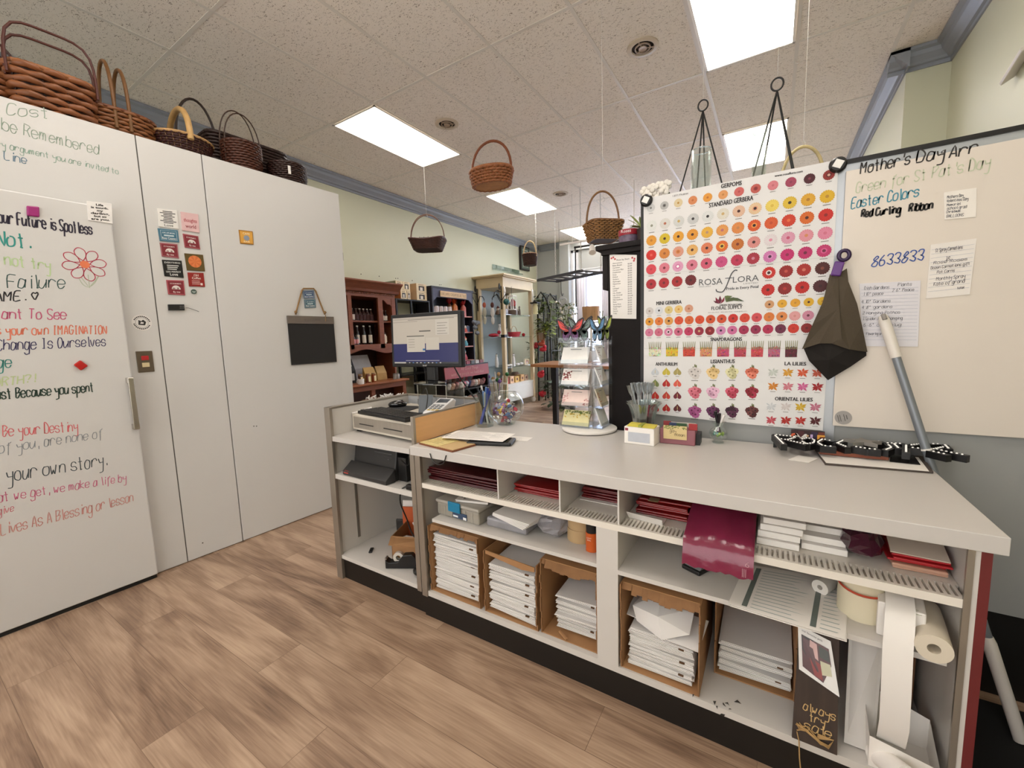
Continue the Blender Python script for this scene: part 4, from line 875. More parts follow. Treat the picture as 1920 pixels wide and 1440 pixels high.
label('ROSA', z1, (565, 1102), (772, 1090), 56, .0, '55575a'); label('LORA', z1, (862, 1078), (1090, 1060), 54, .0, '55575a'); label('LIMITED', z1, (955, 1092), (1083, 1083), 12, 0, '8a8a8a'); label('2024-2025', z1, (565, 1118), (668, 1113), 10, 0, '8a8a8a'); label('Pride in Every Petal', z1, (805, 1142), (1085, 1122), 24, .004, '55575a')
tx.color('4a4c50'); tx.ribbon(_smooth([tuple(z1(*q)) for q in ((902, 972), (880, 968), (850, 1000), (825, 1060), (800, 1120), (770, 1158), (725, 1155), (715, 1135))], 5), .0042, (0, -1, 0), .0012); tx.ribbon([z1(795, 1040), z1(860, 1034)], .003, (0, -1, 0), .0012)
label('GREEN MOUNTAIN', z1, (745, 1282), (936, 1275), 15, .004, '3a3634'); label('FLORAL SUPPLY', z1, (673, 1318), (945, 1305), 32, .002, '3a3634'); label('802-426-7557 - 802-658-4466 - www.gmfs.com', z1, (645, 1345), (985, 1330), 8, 0, '6a6666')
for col, P in (('5a1028', [(750, 1190), (735, 1230), (750, 1262), (765, 1230)]), ('7a1834', [(710, 1205), (712, 1240), (748, 1262), (740, 1232)]), ('7a1834', [(790, 1200), (765, 1232), (754, 1262), (786, 1240)]), ('5a1028', [(690, 1235), (708, 1255), (745, 1264), (720, 1242)]), ('5c6a38', [(790, 1195), (800, 1245), (820, 1220), (860, 1195), (815, 1190)]), ('4a5630', [(820, 1215), (800, 1248), (870, 1235), (925, 1240), (870, 1205)]), ('3c4628', [(870, 1208), (930, 1240), (962, 1240), (905, 1212)])):
    tx.color(col).poly([tuple(z1(*q)+OUT*.0012) for q in P][::-1])
tx.build('lettering', paint('poster_print'), po)
fo = MB('c2c0be')
for a, b in ((z1(85, 1012), z1(1750, 848)), (z2(78, 437), z2(1480, 437))): fo.ribbon([a, b], .0012, (0, -1, 0), .0007)
fo.build('fold_crease', paint(), po)
# black round clips holding the poster corners
def clip(px, py, label):
    p = PY(px, py, YQ-.004); t = thing('magnet_clip', label, 'clip', p); r = .026
    b = MB(); b.at(rx=PI/2).lathe([(.001, -.006), (r, -.006), (r*1.02, .004), (r*.8, .012), (.001, .013)], 24); b.build('clip_body', black, t)
    b = MB('e4e2de'); b.at(ry=.5).box(-.013, .013, -.0145, -.0131, -.013, .013); b.build('clip_sticker', paint(), t)
clip(1212, 376, 'black round clip with white square at the upper left poster corner'); clip(1571, 309, 'black round clip with white square at the upper right poster corner')

# ---- notes on the whiteboard
YN = YP-.012
def note(name, label, P, color, rows, lines=0, w=.0011, thick=.0012, ink='6a6a70', frame=False):
    t = thing(name, label, 'note', (0, 0, 0)); q = [PY(x, y, YN) for x, y in P]
    b = MB(); b.prism([tuple(p) for p in q][::-1], (0, -thick, 0)); b.build('paper_sheet', mat('note_'+color, color, rough=.6, var=.015), t)
    m = MB('9aa0b4')
    def uv(u, v): return (q[0]*(1-u)+q[1]*u)*(1-v)+(q[3]*(1-u)+q[2]*u)*v+OUT*(thick+.0004)
    for k in range(lines): v = .1+.85*k/lines; m.ribbon([uv(.03, v), uv(.97, v)], .0007, (0, -1, 0), 0)
    m.color(ink); H_ = (q[0]-q[3]).length
    for tx_, u0, u1, v, h_ in rows: write(m, tx_, uv(u0, v), uv(u1, v), h_*H_, (0, -1, 0), w, lift=.0002)
    m.build('handwriting', paint(), t); return t
note('paper_note', 'small white torn note with list near the top of the whiteboard', [(1769, 361), (1831, 352), (1830, 407), (1771, 412)], 'e6e0d8', [('Mothers Day', .1, .6, .24, .1), ('Valentines Day', .08, .75, .38, .1), ('Memorial', .08, .5, .52, .09), ('school grad', .08, .7, .65, .1), ('Christmas', .06, .5, .77, .09), ('BALLOONS', .06, .6, .93, .1)])
note('lined_note', 'lined white note with the number 18 pinned on the whiteboard', [(1745, 459), (1831, 447), (1818, 552), (1736, 560)], 'e2dcd6', [('St Spray Carnations', .12, .72, .15, .06), ('18', .36, .46, .33, .07), ('Rose Roses', .1, .85, .37, .05), ('Dozen Carnations gift', .05, .92, .46, .05), ('Pot Carns', .2, .6, .55, .05), ('Monthly Spray', .2, .85, .68, .06), ('Kate of grand', .15, .85, .77, .06), ('total', .7, .85, .88, .04)], lines=11, ink='55525a')
note('lined_note', 'large lined note headed Plants behind the white pole tip', [(1611, 532), (1726, 526), (1721, 650), (1617, 649)], 'd6d3d8', [('Dish Gardens', .08, .5, .1, .05), ('Plants', .64, .86, .07, .05), ('1 10" peace', .06, .4, .19, .045), ('2 6" Peace', .55, .9, .15, .045), ('4 10" Gardens', .02, .52, .31, .045), ('4 8" gardens', .02, .55, .4, .045), ('2 Hanging Pothos', .03, .68, .49, .045), ('1 Spider Plant hanging', .03, .72, .58, .045), ('6-6" corn plug', .03, .7, .68, .045), ('Flowering or mums', .08, .5, .82, .04)], lines=16)
st = thing('round_sticker', 'grey round printed sticker at the lower left of the whiteboard', 'sticker', PY(1581, 783, YN)); b = MB(); b.at(rx=PI/2).lathe([(.001, 0), (.0255, 0), (.0255, .0012), (.001, .0012)], 28); b.build('disc', mat('sticker_grey', '9b9692', rough=.5), st)
b = MB('5f5b58'); [typeset(b, s_, (.002, -.0018, z_), (.2, 0, .98), (-.98, 0, .2), width=.026, center=True, lift=0) for s_, z_ in ()]
for k in range(4): b.at(ry=-.25).box(-.016+.006*k, -.0135+.006*k, -.0019, -.0013, -.013, .012) if k != 2 else b.box(.009, .012, -.0019, -.0013, -.008, .008)
b.build('print', paint(), st)
# ---- dark cloth bag hanging by a purple clip
YB2 = YN-.004
def ca(x, y): return 1480+x*.18053, 470+y*.18053
cb_ = thing('cloth_apron', 'dark olive cloth folded and hanging from a purple clip on the poster edge', 'cloth', (0, 0, 0))
def cp(x, y, d): p = PY(*ca(x, y), YB2); return (p.x, p.y-d, p.z)
b = MB()
V = [cp(420, 250, .01), cp(500, 250, .022), cp(590, 190, .014), cp(600, 330, .026), cp(440, 400, .035), cp(500, 600, .045), cp(340, 540, .03), cp(230, 780, .035), cp(130, 1020, .02), cp(300, 960, .05), cp(520, 905, .055), cp(510, 640, .04), cp(690, 560, .025), cp(740, 780, .022), cp(800, 1050, .012), cp(600, 1020, .045), cp(420, 960, .05)]
b.add(V, [(0, 4, 6), (0, 1, 4), (1, 5, 4), (4, 5, 7, 6), (5, 9, 8, 7), (5, 10, 16, 9), (1, 3, 11, 5), (1, 2, 3), (3, 12, 11), (11, 12, 13), (5, 11, 10), (11, 13, 15, 10), (13, 14, 15), (10, 15, 16)])
olv = mat('olive_cloth', '4a4032', rough=.85, var=.08, bump=.3, bscale=200); o = b.build('cloth_front', olv, cb_); sm_ = o.modifiers.new('thick', 'SOLIDIFY'); sm_.thickness = .002
b = MB(); V = [cp(140, 1000, .01), cp(300, 950, .04), cp(430, 950, .045), cp(600, 1010, .04), cp(795, 1040, .008), cp(795, 1090, .01), cp(620, 1200, .03), cp(395, 1340, .02), cp(200, 1140, .02), cp(400, 1130, .05)]
b.add(V, [(0, 8, 9, 1), (1, 9, 2), (2, 9, 3), (3, 9, 6, 5), (3, 5, 4), (8, 7, 9), (9, 7, 6)]); o = b.build('cloth_lining', mat('dark_lining', '1a1512', rough=.9, var=.1), cb_); sm_ = o.modifiers.new('thick', 'SOLIDIFY'); sm_.thickness = .002
b = MB(); V = [cp(405, 290, .005), cp(520, 250, .005), cp(500, 590, .03), cp(440, 400, .028)]; b.add(V, [(0, 3, 2, 1)]); o = b.build('cloth_fold', MATS['dark_lining'], cb_); sm_ = o.modifiers.new('thick', 'SOLIDIFY'); sm_.thickness = .002
pc = thing('bag_clip', 'purple plastic bag clip holding the dark cloth', 'clip', PY(*ca(515, 170), YB2-.022))
b = MB(); b.at(ry=.22); b.box(-.017, .012, -.012, .004, -.032, .018); b.build('clip_jaw', mat('purple_plastic', '5a2c78', rough=.3), pc, bevel=.004)
b = MB(); b.at((.006, -.004, .016), ry=.3).at((.006, -.004, .018)); b.tube([(.006+.015*math.cos(a), -.004, .02+.017*math.sin(a)) for a in np.linspace(0, 2*PI, 17)[:-1]], .0065, 8, closed=True); b.build('clip_ring', mat('dark_purple', '2c1440', rough=.3), pc)
# ---- telescopic pole leaning on the board
p0 = Vector((.425, 1.55, .0)); ptip = PY(1655, 592, YN-.02)
A = PY(1655, 592, YN-.025); Bq = PY(1753, 893, 1.84); dirv = (Bq-A).normalized(); foot = A+dirv*((A.z-.012)/-dirv.z)
pw = thing('telescopic_pole', 'grey telescopic pole with white grip leaning on the whiteboard', 'pole', (0, 0, 0))
g1 = PY(1683, 672, A.y)
tt = .27; grip_end = A+(Bq-A)*tt
b = MB(); b.tube([A, A+dirv*.02, A+dirv*.07, grip_end], [.012, .016, .0165, .0155], 14); b.build('grip', mat('white_grip', 'dad3ca', rough=.4), pw)
b = MB(); b.tube([A-dirv*.004+Vector((0, -.012, 0)), A+dirv*.014+Vector((0, -.0165, 0))], .007, 10); b.build('hang_hole', mat('hole_grey', '8f8984', rough=.6), pw)
low = A+dirv*((A.z-.30)/-dirv.z)
b = MB(); b.tube([low, low+dirv*.02, foot], [.014, .0175, .0165], 14); b.build('lower_grip', mat('white_grip', 'dad3ca', rough=.4), pw)
b = MB(); b.tube([grip_end, low], .0125, 14); b.build('pole_shaft', mat('pole_grey', '7d8288', rough=.3, metal=.3), pw)
rg = A+(Bq-A)*.835
b = MB(); b.tube([rg, rg+dirv*.006], .0145, 14); b.build('collar', paper, pw)
# ================================================================ on the worktop
zc = ZT+.0006
def wood(name, c, st=(1, 1, 12), v=.14): return mat(name, c, rough=.45, var=v, scale=4, stretch=st)
# glass tumbler of pens, fish bowl of sweets
pcx = PZ(895, 786, zc)
pj = thing('pen_jar', 'tall glass jar full of blue pens beside the fish bowl', 'jar', (-1.272, 1.735, zc))
pj.scale = (1.3, 1.3, 1.3)
b = MB(); b.lathe([(.001, 0), (.036, 0), (.037, .01), (.037, .135), (.034, .135), (.034, .012), (.001, .01)], 28); b.build('glass_body', gl, pj)
rr = random.Random(4); 
for c_, n_ in (('2b3d9c', 5), ('1e1f26', 5), ('b9b4ae', 2), ('5577aa', 2)):
    for k in range(n_):
        a = rr.random()*6.28; a2 = a+rr.uniform(-.6, .6); b = MB()
        b.tube([(.02*math.cos(a+3.1), .02*math.sin(a+3.1), .012), (.027*math.cos(a2), .027*math.sin(a2), rr.uniform(.13, .165))], .0042, 7)
        one(b, 'pen', mat('pen_'+c_, c_, rough=.3), {'2b3d9c': 'blue pen standing in the glass jar by the divider', '1e1f26': 'black pen standing in the glass jar by the divider', 'b9b4ae': 'pale grey pen standing in the glass jar by the divider', '5577aa': 'light blue pen standing in the glass jar by the divider'}[c_], 'pen', {'2b3d9c': 'blue', '1e1f26': 'black', 'b9b4ae': 'pale grey', '5577aa': 'light blue'}[c_]+' pens in the glass jar').location = (-1.272, 1.735, zc)
[setattr(o, 'scale', (1.3, 1.3, 1.3)) for o in D.objects if o.name.split('.')[0] == 'pen']
fb_ = thing('fish_bowl', 'round glass fish bowl of wrapped sweets at the far counter edge', 'bowl', (-1.2, 1.83, zc))
fb_.scale = (1.62, 1.62, 1.62)
prof = [(.001, 0), (.03, 0)]+[(.062*math.sin(t), .058-.058*math.cos(t)) for t in np.linspace(.55, 2.5, 12)]
b = MB(); b.lathe(prof, 30, cap=False); b.build('glass_bowl', gl, fb_)
b = MB(); b.tube([(prof[-1][0]*math.cos(a), prof[-1][0]*math.sin(a), prof[-1][1]) for a in np.linspace(0, 2*PI, 25)[:-1]], .0022, 6, closed=True); b.build('rim', gl, fb_)
cols = 'b8243a 7a3a6a d8d0cc 3a5a8a 8a1f2a c9a23a 4a2a5a e0d8d4 6a4a8a'.split(); first = {}
for k in range(46):
    c_ = cols[k % len(cols)]; R_ = .046; z_ = .012+.013*(k//9); rmax = max(.012, math.sqrt(max(0, .055**2-(z_-.058)**2))-.014); a = rr.random()*6.28; q = rmax*math.sqrt(rr.random())
    if c_ not in first:
        b = MB(); b.ball((0, 0, 0), (.009, .0065, .006), 8, 5); b.add([(.008, 0, 0), (.015, .006, 0), (.015, -.006, .002)], [(0, 1, 2)]); b.add([(-.008, 0, 0), (-.015, -.006, 0), (-.015, .006, .002)], [(0, 1, 2)])
        first[c_] = o = b.build('wrapped_sweet', mat('foil_'+c_, c_, rough=.25, coat=.4))
    else: o = first[c_].copy(); COL.objects.link(o)
    o.location = (-1.2+1.62*q*math.cos(a), 1.83+1.62*q*math.sin(a), zc+1.62*z_); o.scale = (1.6, 1.6, 1.6); o.rotation_euler = (rr.random(), rr.random(), rr.random()*6); tag(o, 'small wrapped sweet in the glass fish bowl', 'sweet', 'sweets in the fish bowl')
# papers near the divider
nt_ = thing('sticky_pad', 'yellow handwritten note pad overhanging the counter corner', 'notepad', (-1.175, 1.36, zc), -.18)
b = MB(); b.box(-.13, .1, -.085, .045, 0, .007); b.build('brown_cover', mat('pad_brown', '7c4a30', rough=.6), nt_)
b = MB('d8c688'); b.box(-.128, .0, -.082, .04, .0072, .010); b.color('c4a676').box(.001, .098, -.08, .043, .0072, .009); b.color('6a5a3a')
for k in range(5): b.box(-.115, -.02-.01*(k % 3), .02-.018*k, .0215-.018*k, .0101, .0103)
b.build('pages', paint(), nt_)
pf = thing('printed_form', 'white printed form lying across the note pad and tablet', 'paper', (-1.115, 1.47, zc+.021), .18)
b = MB(); b.box(-.15, .15, -.075, .075, 0, .001); b.build('sheet', paper, pf)
b = MB('4a4a50'); [b.box(-.13, .02+.02*(k % 4), .06-.016*k, .0615-.016*k, .0011, .0013) for k in range(8)]; [b.box(.06, .12-.01*(k % 3), .055-.018*k, .0565-.018*k, .0011, .0013) for k in range(5)]; b.box(-.145, -.14, -.05, -.0, .0011, .0013); b.build('print', paint(), pf)
tb = thing('tablet', 'black tablet in a case lying under the printed form', 'tablet', (-1.03, 1.445, zc), .32)
b = MB(); b.box(-.10, .10, -.04, .06, 0, .016); b.build('case', black, tb, bevel=.006)
b = MB(); b.box(-.085, .085, -.03, .05, .0162, .0168); b.build('screen', mat('screen_black', '07080a', rough=.08, var=0), tb)
sn = thing('small_note', 'small white note with pencil writing beside the tablet', 'note', (-.965, 1.575, zc), .1)
b = MB(); b.box(-.055, .055, -.035, .035, 0, .0008); b.build('sheet', paper, sn)
b = MB('7a7a7a'); write(b, 'ok', (-.02, .0, .001), (.02, .0, .001), .02, (0, 0, 1), .001, up=(0, 1, 0)); write(b, 'Jan', (-.015, -.022, .001), (.02, -.022, .001), .014, (0, 0, 1), .001, up=(0, 1, 0)); b.build('handwriting', paint(), sn)
# ---- revolving card rack
P1 = PZ(1105, 806, zc); rk = thing('card_rack', 'clear acrylic revolving card rack on a round white turntable', 'card rack', (P1.x, P1.y, zc))
rx_, ry_ = P1.x, P1.y
b = MB(); b.lathe([(.001, .004), (.128, .004), (.131, .008), (.131, .014), (.127, .016), (.001, .016)], 44); b.lathe([(.001, 0), (.1, 0), (.1, .004), (.001, .004)], 30); b.build('turntable', paper, rk)
yfA = ry_-.062; xa0 = PY(1048, 740, yfA).x-rx_; xa1 = PY(1103, 740, yfA).x-rx_; ztop = PY(1075, 640, yfA).z-zc
xr = xa1+.012; yr1 = .095
b = MB(); th_ = .0025
b.box(xa0, xa0+th_, -.06, .05, .018, ztop); b.box(xa1-th_, xa1, -.06, .05, .018, ztop); b.box(xa0, xa1, -.005, -.0025, .018, ztop); b.box(xr, xr+th_, -.045, yr1, .018, ztop+.02); b.box(xr, xr+.05, -.045, -.0425, .018, ztop); b.box(xr, xr+.05, yr1-th_, yr1, .018, ztop)
b.build('acrylic_panels', clearp, rk)
lev = [PY(1075, y, yfA).z-zc for y in (799, 762, 722, 682, 641)]
for z_ in lev:
    b = MB(); b.box(xa0, xa1, -.062, -.002, z_-.004, z_-.001); b.box(xa0, xa1, -.062, -.06, z_-.001, z_+.02); b.build('card_pocket', glass('acrylic_edge', 'f2f5f7', .03, .22), rk)
    b = MB(); b.box(xr+.003, xr+.05, -.045, yr1, z_-.006, z_-.003); b.box(xr+.048, xr+.05, -.045, yr1, z_-.003, z_+.02); b.build('card_pocket', glass('acrylic_edge', 'f2f5f7', .03, .22), rk)
def rcard(z_, h_, c_, deco, lab, side=0):
    t = thing('gift_card', lab, 'card', (rx_, ry_, zc)); n_ = 6 if side == 0 else 1
    b = MB(c_)
    if side == 0: b.prism([(xa0+.006, -.052, z_+.001), (xa1-.006, -.052, z_+.001), (xa1-.006, -.014, z_+h_), (xa0+.006, -.014, z_+h_)], (0, .006, 0))
    else: b.prism([(xr+.043, -.035, z_+.001), (xr+.043, yr1-.03, z_+.001), (xr+.012, yr1-.03, z_+h_), (xr+.012, -.035, z_+h_)], (-.006, 0, 0))
    def q(u, v): return (Vector((xa0+.006, -.052, z_)).lerp(Vector((xa1-.006, -.052, z_)), u)*(1-v)+Vector((xa0+.006, -.014, z_+h_)).lerp(Vector((xa1-.006, -.014, z_+h_)), u)*v+Vector((0, -.0008, .0006))) if side == 0 else (Vector((xr+.043, -.035, z_)).lerp(Vector((xr+.043, yr1-.03, z_)), u)*(1-v)+Vector((xr+.012, -.035, z_+h_)).lerp(Vector((xr+.012, yr1-.03, z_+h_)), u)*v+Vector((.0008, 0, .0006)))
    rr = random.Random(int(z_*1e4)+side)
    for (dc, u0, u1, v0, v1, k) in deco:
        for _ in range(k):
            u, v = rr.uniform(u0, u1), rr.uniform(v0, v1); s_ = .035; b.color(dc).poly([q(u-s_, v), q(u, v-s_), q(u+s_, v), q(u, v+s_)])
    b.color('6a6a6a').poly([q(.3, .84), q(.7, .84), q(.7, .875), q(.3, .875)])
    b.build('card_stock', paint('card_stock'), t)
hs = [lev[i+1]-lev[i] for i in range(4)]
rcard(lev[0], hs[0]*.72, 'd9cf9a', [('7d8a3a', .02, .98, .7, .97, 40), ('c9a53a', .02, .98, .5, .8, 20), ('5c6a2c', .0, 1, .85, .98, 20)], 'yellow green leafy card pack on the lowest left tier of the card rack')
rcard(lev[1], hs[1]*.72, 'e6cdc4', [('c98a8a', .02, .2, .1, .9, 14), ('b87070', .8, .98, .05, .5, 10)], 'pink card with blossoms on the second left tier of the card rack')
rcard(lev[2], hs[2]*.72, 'e9e2dc', [('7a2a2c', .02, .35, .4, .9, 34), ('9a3a38', .05, .3, .3, .8, 14)], 'white card with dark red rose on the third left tier of the card rack')
rcard(lev[3], hs[3]*.74, 'ebe8e4', [], 'plain white card pack on the fourth left tier of the card rack')
rcard(lev[0]+.003, hs[0]*.9, 'e4e2dc', [('cdbb3a', .1, .9, .9, .99, 16)], 'thick white card pack with yellow top on the lowest right tier', 1)
rcard(lev[1], hs[1]*.8, 'd8cbb0', [('c8683a', .02, .3, .1, .8, 20)], 'tan card with orange flowers on the second right tier', 1)
rcard(lev[2], hs[2]*.8, 'e6e0da', [('c07a80', .05, .3, .3, .9, 14)], 'white card with pink spray on the third right tier', 1)
rcard(lev[3], hs[3]*.8, 'e8e2da', [('8a4a3a', .05, .3, .3, .9, 14)], 'white card with brown spray on the top right tier', 1)
def butterfly(c, w, h, wing, tipc, body, label, d=0):
    t = thing('butterfly_card', label, 'butterfly', c); b = MB('191414'); S = [(0, -.22), (.1, -.4), (.26, -.5), (.46, -.48), (.62, -.34), (.62, -.16), (.54, -.06), (.76, .02), (.9, .2), (1, .46), (.9, .5), (.62, .42), (.3, .2), (.07, .08)]
    P = [(x*w/2, 0, z*h) for x, z in S]+[(-x*w/2, 0, z*h) for x, z in S[::-1][:-1]]
    b.prism(P[::-1], (0, .003, 0)); b.build('outline', paint('card_stock'), t); b = MB()
    for sg in (-1, 1):
        for c_, Q in ((wing, [(.1, -.02), (.52, -.0), (.72, .08), (.84, .24), (.9, .42), (.62, .34), (.3, .14)]), (tipc, [(.09, -.2), (.16, -.36), (.28, -.44), (.44, -.42), (.55, -.32), (.55, -.18), (.46, -.06), (.12, -.06)]), (wing, [(.12, -.08), (.3, -.22), (.46, -.2), (.5, -.12), (.42, -.04), (.14, -.04)])):
            q = [(sg*x*w/2, -.0006, z*h) for x, z in Q]; b.color(c_).poly(q if sg > 0 else q[::-1])
        b.color('191414')
        for (x0, z0, x1, z1_) in ((.1, .0, .8, .38), (.1, .0, .62, .16), (.1, -.1, .45, -.3), (.12, -.1, .3, -.42), (.3, .02, .5, .34), (.12, -.03, .52, -.03)): b.ribbon([(sg*x0*w/2, -.001, z0*h), (sg*x1*w/2, -.001, z1_*h)], w*.018, (0, -1, 0), .0004)
    b.color(body).poly([(-.03*w, -.0016, -.22*h), (.03*w, -.0016, -.22*h), (.04*w, -.0016, .1*h), (-.04*w, -.0016, .1*h)]); b.build('wings', paint('card_stock'), t); return t
tz = zc+lev[4]
butterfly((rx_+(xa0+xa1)/2-.012, ry_-.058, tz+.056), .14, .112, 'd0433c', '6a3a70', '5a2a5a', 'red and purple butterfly card on top of the card rack')
g_ = butterfly((rx_+(xa0+xa1)/2+.03, ry_-.04, tz+.06), .125, .115, '6f807c', '58706a', '3a4a48', 'grey green butterfly card partly behind the red butterfly')
t_ = butterfly((rx_+xr+.03, ry_-.05, tz+.056), .075, .112, '4f7fa8', '6a90b0', '2a3a4a', 'blue butterfly card at the right on top of the card rack')
t_ = butterfly((rx_+xr+.055, ry_-.02, tz+.06), .07, .115, '9aa83a', '7a8a30', '2a3018', 'green butterfly card behind the blue butterfly')
# ---- boxes and vase by the poster
cbw = thing('card_box', 'white card box with a yellow strip along its top', 'box', (-.455, 1.722, zc), -.06)
b = MB(); b.box(-.062, .062, -.028, .05, 0, .072); b.build('box_body', paper, cbw, bevel=.002)
b = MB('cfc24c'); b.prism([(-.052, -.026, .073), (.062, -.03, .073), (.06, .0, .079), (-.05, .002, .081)], (0, .03, 0)); b.color('9aa03a').box(-.002, .012, -.031, .03, .0735, .0825); b.build('yellow_strip', paint(), cbw)
b = MB('b9bcc4'); b.box(-.045, .045, -.0292, -.0284, .01, .05); b.color('8a3040').box(-.058, -.045, -.0292, -.0284, .055, .066); b.build('window_print', paint(), cbw)
mvb = thing('card_file', 'mauve file box with a tan note and coloured tabs', 'box', (-.318, 1.79, zc), .03)
b = MB(); b.box(-.07, .066, -.03, .055, 0, .062); b.build('box_body', mat('mauve_card', '8f5a62', rough=.55, var=.04), mvb, bevel=.003)
b = MB(); b.box(.066, .082, -.01, .055, 0, .045); b.build('side_pocket', black, mvb)
for c_, x0, x1, y_, h_ in (('9c2a2c', .04, .072, -.02, .088), ('3a5a3c', -.01, .03, .0, .083), ('3c4a6a', -.04, -.01, .01, .082), ('8a3030', -.065, -.035, .02, .085), ('d8d0c4', -.06, .06, .03, .08)):
    b = MB(); b.box(x0, x1, y_, y_+.006, .0625, h_); b.build('index_tab', mat('tab_'+c_, c_, rough=.5), mvb)
b = MB('d2bb86'); b.box(-.055, .035, -.034, -.0315, .022, .078); b.color('7f8a42'); rr = random.Random(8)
for k in range(40): x_, z_ = rr.uniform(-.053, .03), rr.uniform(.062, .076); b.box(x_, x_+.004, -.0348, -.0342, z_, z_+.004)
b.color('4a3a2c'); write(b, 'gay', (-.03, -.0345, .052), (-.005, -.0345, .05), .012, (0, -1, 0), .001); write(b, 'ocean', (-.012, -.0345, .038), (.027, -.0345, .036), .012, (0, -1, 0), .001); b.build('tan_note', paint(), mvb)
ms = PY(1233, 783, 1.90); b = MB('5a1a20'); b.box(-.012, .012, 0, .004, 0, .05); b.color('e8e0da'); typeset(b, 'M', (-.008, 0, .02), (1, 0, 0), (0, 0, 1), width=.016); o = b.build('letter_tag', paint()); o.location = (-.385, 1.9, zc); tag(o, 'dark red letter M tag standing behind the card boxes', 'tag')
# vase of clear picks
vs = thing('pick_vase', 'flared ribbed glass vase full of clear plastic card picks', 'vase', (-.475, 1.838, zc))
vs.scale = (1.22, 1.22, 1.22)
b = MB(); n = 40; prof = [(.03, 0), (.032, .01), (.034, .04), (.04, .08), (.052, .115), (.062, .128), (.06, .128), (.05, .115), (.037, .08), (.031, .02), (.001, .012)]
b.lathe(prof, n); b.v = [(v[0]*(1+.05*math.cos(12*math.atan2(v[1], v[0]))), v[1]*(1+.05*math.cos(12*math.atan2(v[1], v[0]))), v[2]) for v in b.v]; b.build('glass_body', glass('ribbed_glass', 'e4ebe9', .14, .7), vs)
pm = glass('pick_plastic', 'dfe5e8', .2, .65); pk = None; rr = random.Random(21)
for k in range(26):
    if not pk:
        b = MB(); b.tube([(0, 0, 0), (0, 0, .15)], .0018, 6)
        for s_ in (-1, 0, 1): b.tube([(0, 0, .15), (s_*.008, 0, .165), (s_*.009, 0, .192)], .0016, 6)
        pk = o = b.build('card_pick', pm)
    else: o = pk.copy(); COL.objects.link(o)
    a = rr.random()*6.28; q = rr.uniform(.05, .3); o.location = (-.475-.012*math.cos(a), 1.838-.012*math.sin(a), zc+.014); o.rotation_euler = (-q*math.sin(a), q*math.cos(a), rr.random()*3)
    o.scale = (1.2, 1.2, 1.2); tag(o, 'clear forked plastic pick in the ribbed vase', 'card pick', 'clear picks in the ribbed vase')
b = MB(); b.tube([(-.45, 1.81, zc+.1), (-.44, 1.80, zc+.15)], .0035, 7); one(b, 'pink_pick', mat('pink_plastic', 'c4425c', rough=.3), 'pink plastic pick among the clear picks', 'card pick')
# little vase with pens
vv = thing('bud_vase', 'small round glass vase holding markers and green gems', 'vase', (-.178, 1.862, zc))
b = MB(); b.lathe([(.001, 0), (.022, 0), (.022, .004), (.014, .01), (.03, .022), (.036, .04), (.03, .055), (.016, .066), (.017, .072), (.03, .088), (.028, .088), (.014, .07), (.028, .054), (.033, .04), (.026, .024), (.001, .016)], 28); b.build('glass_body', gl, vv)
b = MB('7fae3a'); rr = random.Random(2)
for k in range(9): b.color(('86b23c', '5a9a8a', 'a4c04a')[k % 3]).ball((rr.uniform(-.016, .016), rr.uniform(-.016, .016), .03+rr.uniform(0, .014)), .006, 8, 5)
b.build('green_gems', paint('gloss', rough=.15), vv)
for k, (c_, lab) in enumerate((('17161a', 'black marker leaning left in the small round vase'), ('241820', 'black marker upright in the small round vase'), ('e6e2de', 'white marker leaning right in the small round vase'), ('4a2448', 'dark purple marker at the back of the small round vase'))):
    dx, dy = ((-.012, -.004), (.004, -.008), (.02, 0), (-.002, .012))[k]; b = MB(); b.tube([(-dx*.4, -dy*.4, .045), (dx, dy, .13-.006*k)], .0062, 9); o = one(b, 'marker', mat('mark_'+c_, c_, rough=.35), lab, 'marker'); o.location = (-.178, 1.862, zc)
# ---- smile sign, marquee letters, papers
sm = thing('smile_sign', 'small dark sign spelling SMILE in mixed plate letters', 'sign', (.105, 1.905, zc+.0))
x0 = PY(1483, 815, 1.905).x-.105; x1 = PY(1546, 815, 1.905).x-.105; zt_ = PY(1500, 806, 1.905).z-zc
b = MB(); b.box(x0, x1, -.006, .006, 0, zt_); b.build('backing', mat('sign_brown', '2c1618', rough=.5), sm)
b = MB(); ws_ = (x1-x0)/5
for k, (ch, c_, bgc) in enumerate((('S', 'd8603a', '3a1a1c'), ('M', 'e6e0d8', '4a1c20'), ('i', 'd8b08a', '2e1416'), ('L', 'c9b0d8', '2a1a3a'), ('E', 'e0a03a', '6a2a1c'))):
    b.color(bgc).box(x0+ws_*k+.001, x0+ws_*(k+1)-.001, -.0068, -.0062, .003, zt_-.003); b.color(c_); typeset(b, ch, (x0+ws_*(k+.5), -.0075, .018), (1, 0, 0), (0, 0, 1), height=zt_-.03, bold=.02, center=True, lift=.0002)
b.build('plate_letters', paint('card_stock'), sm)
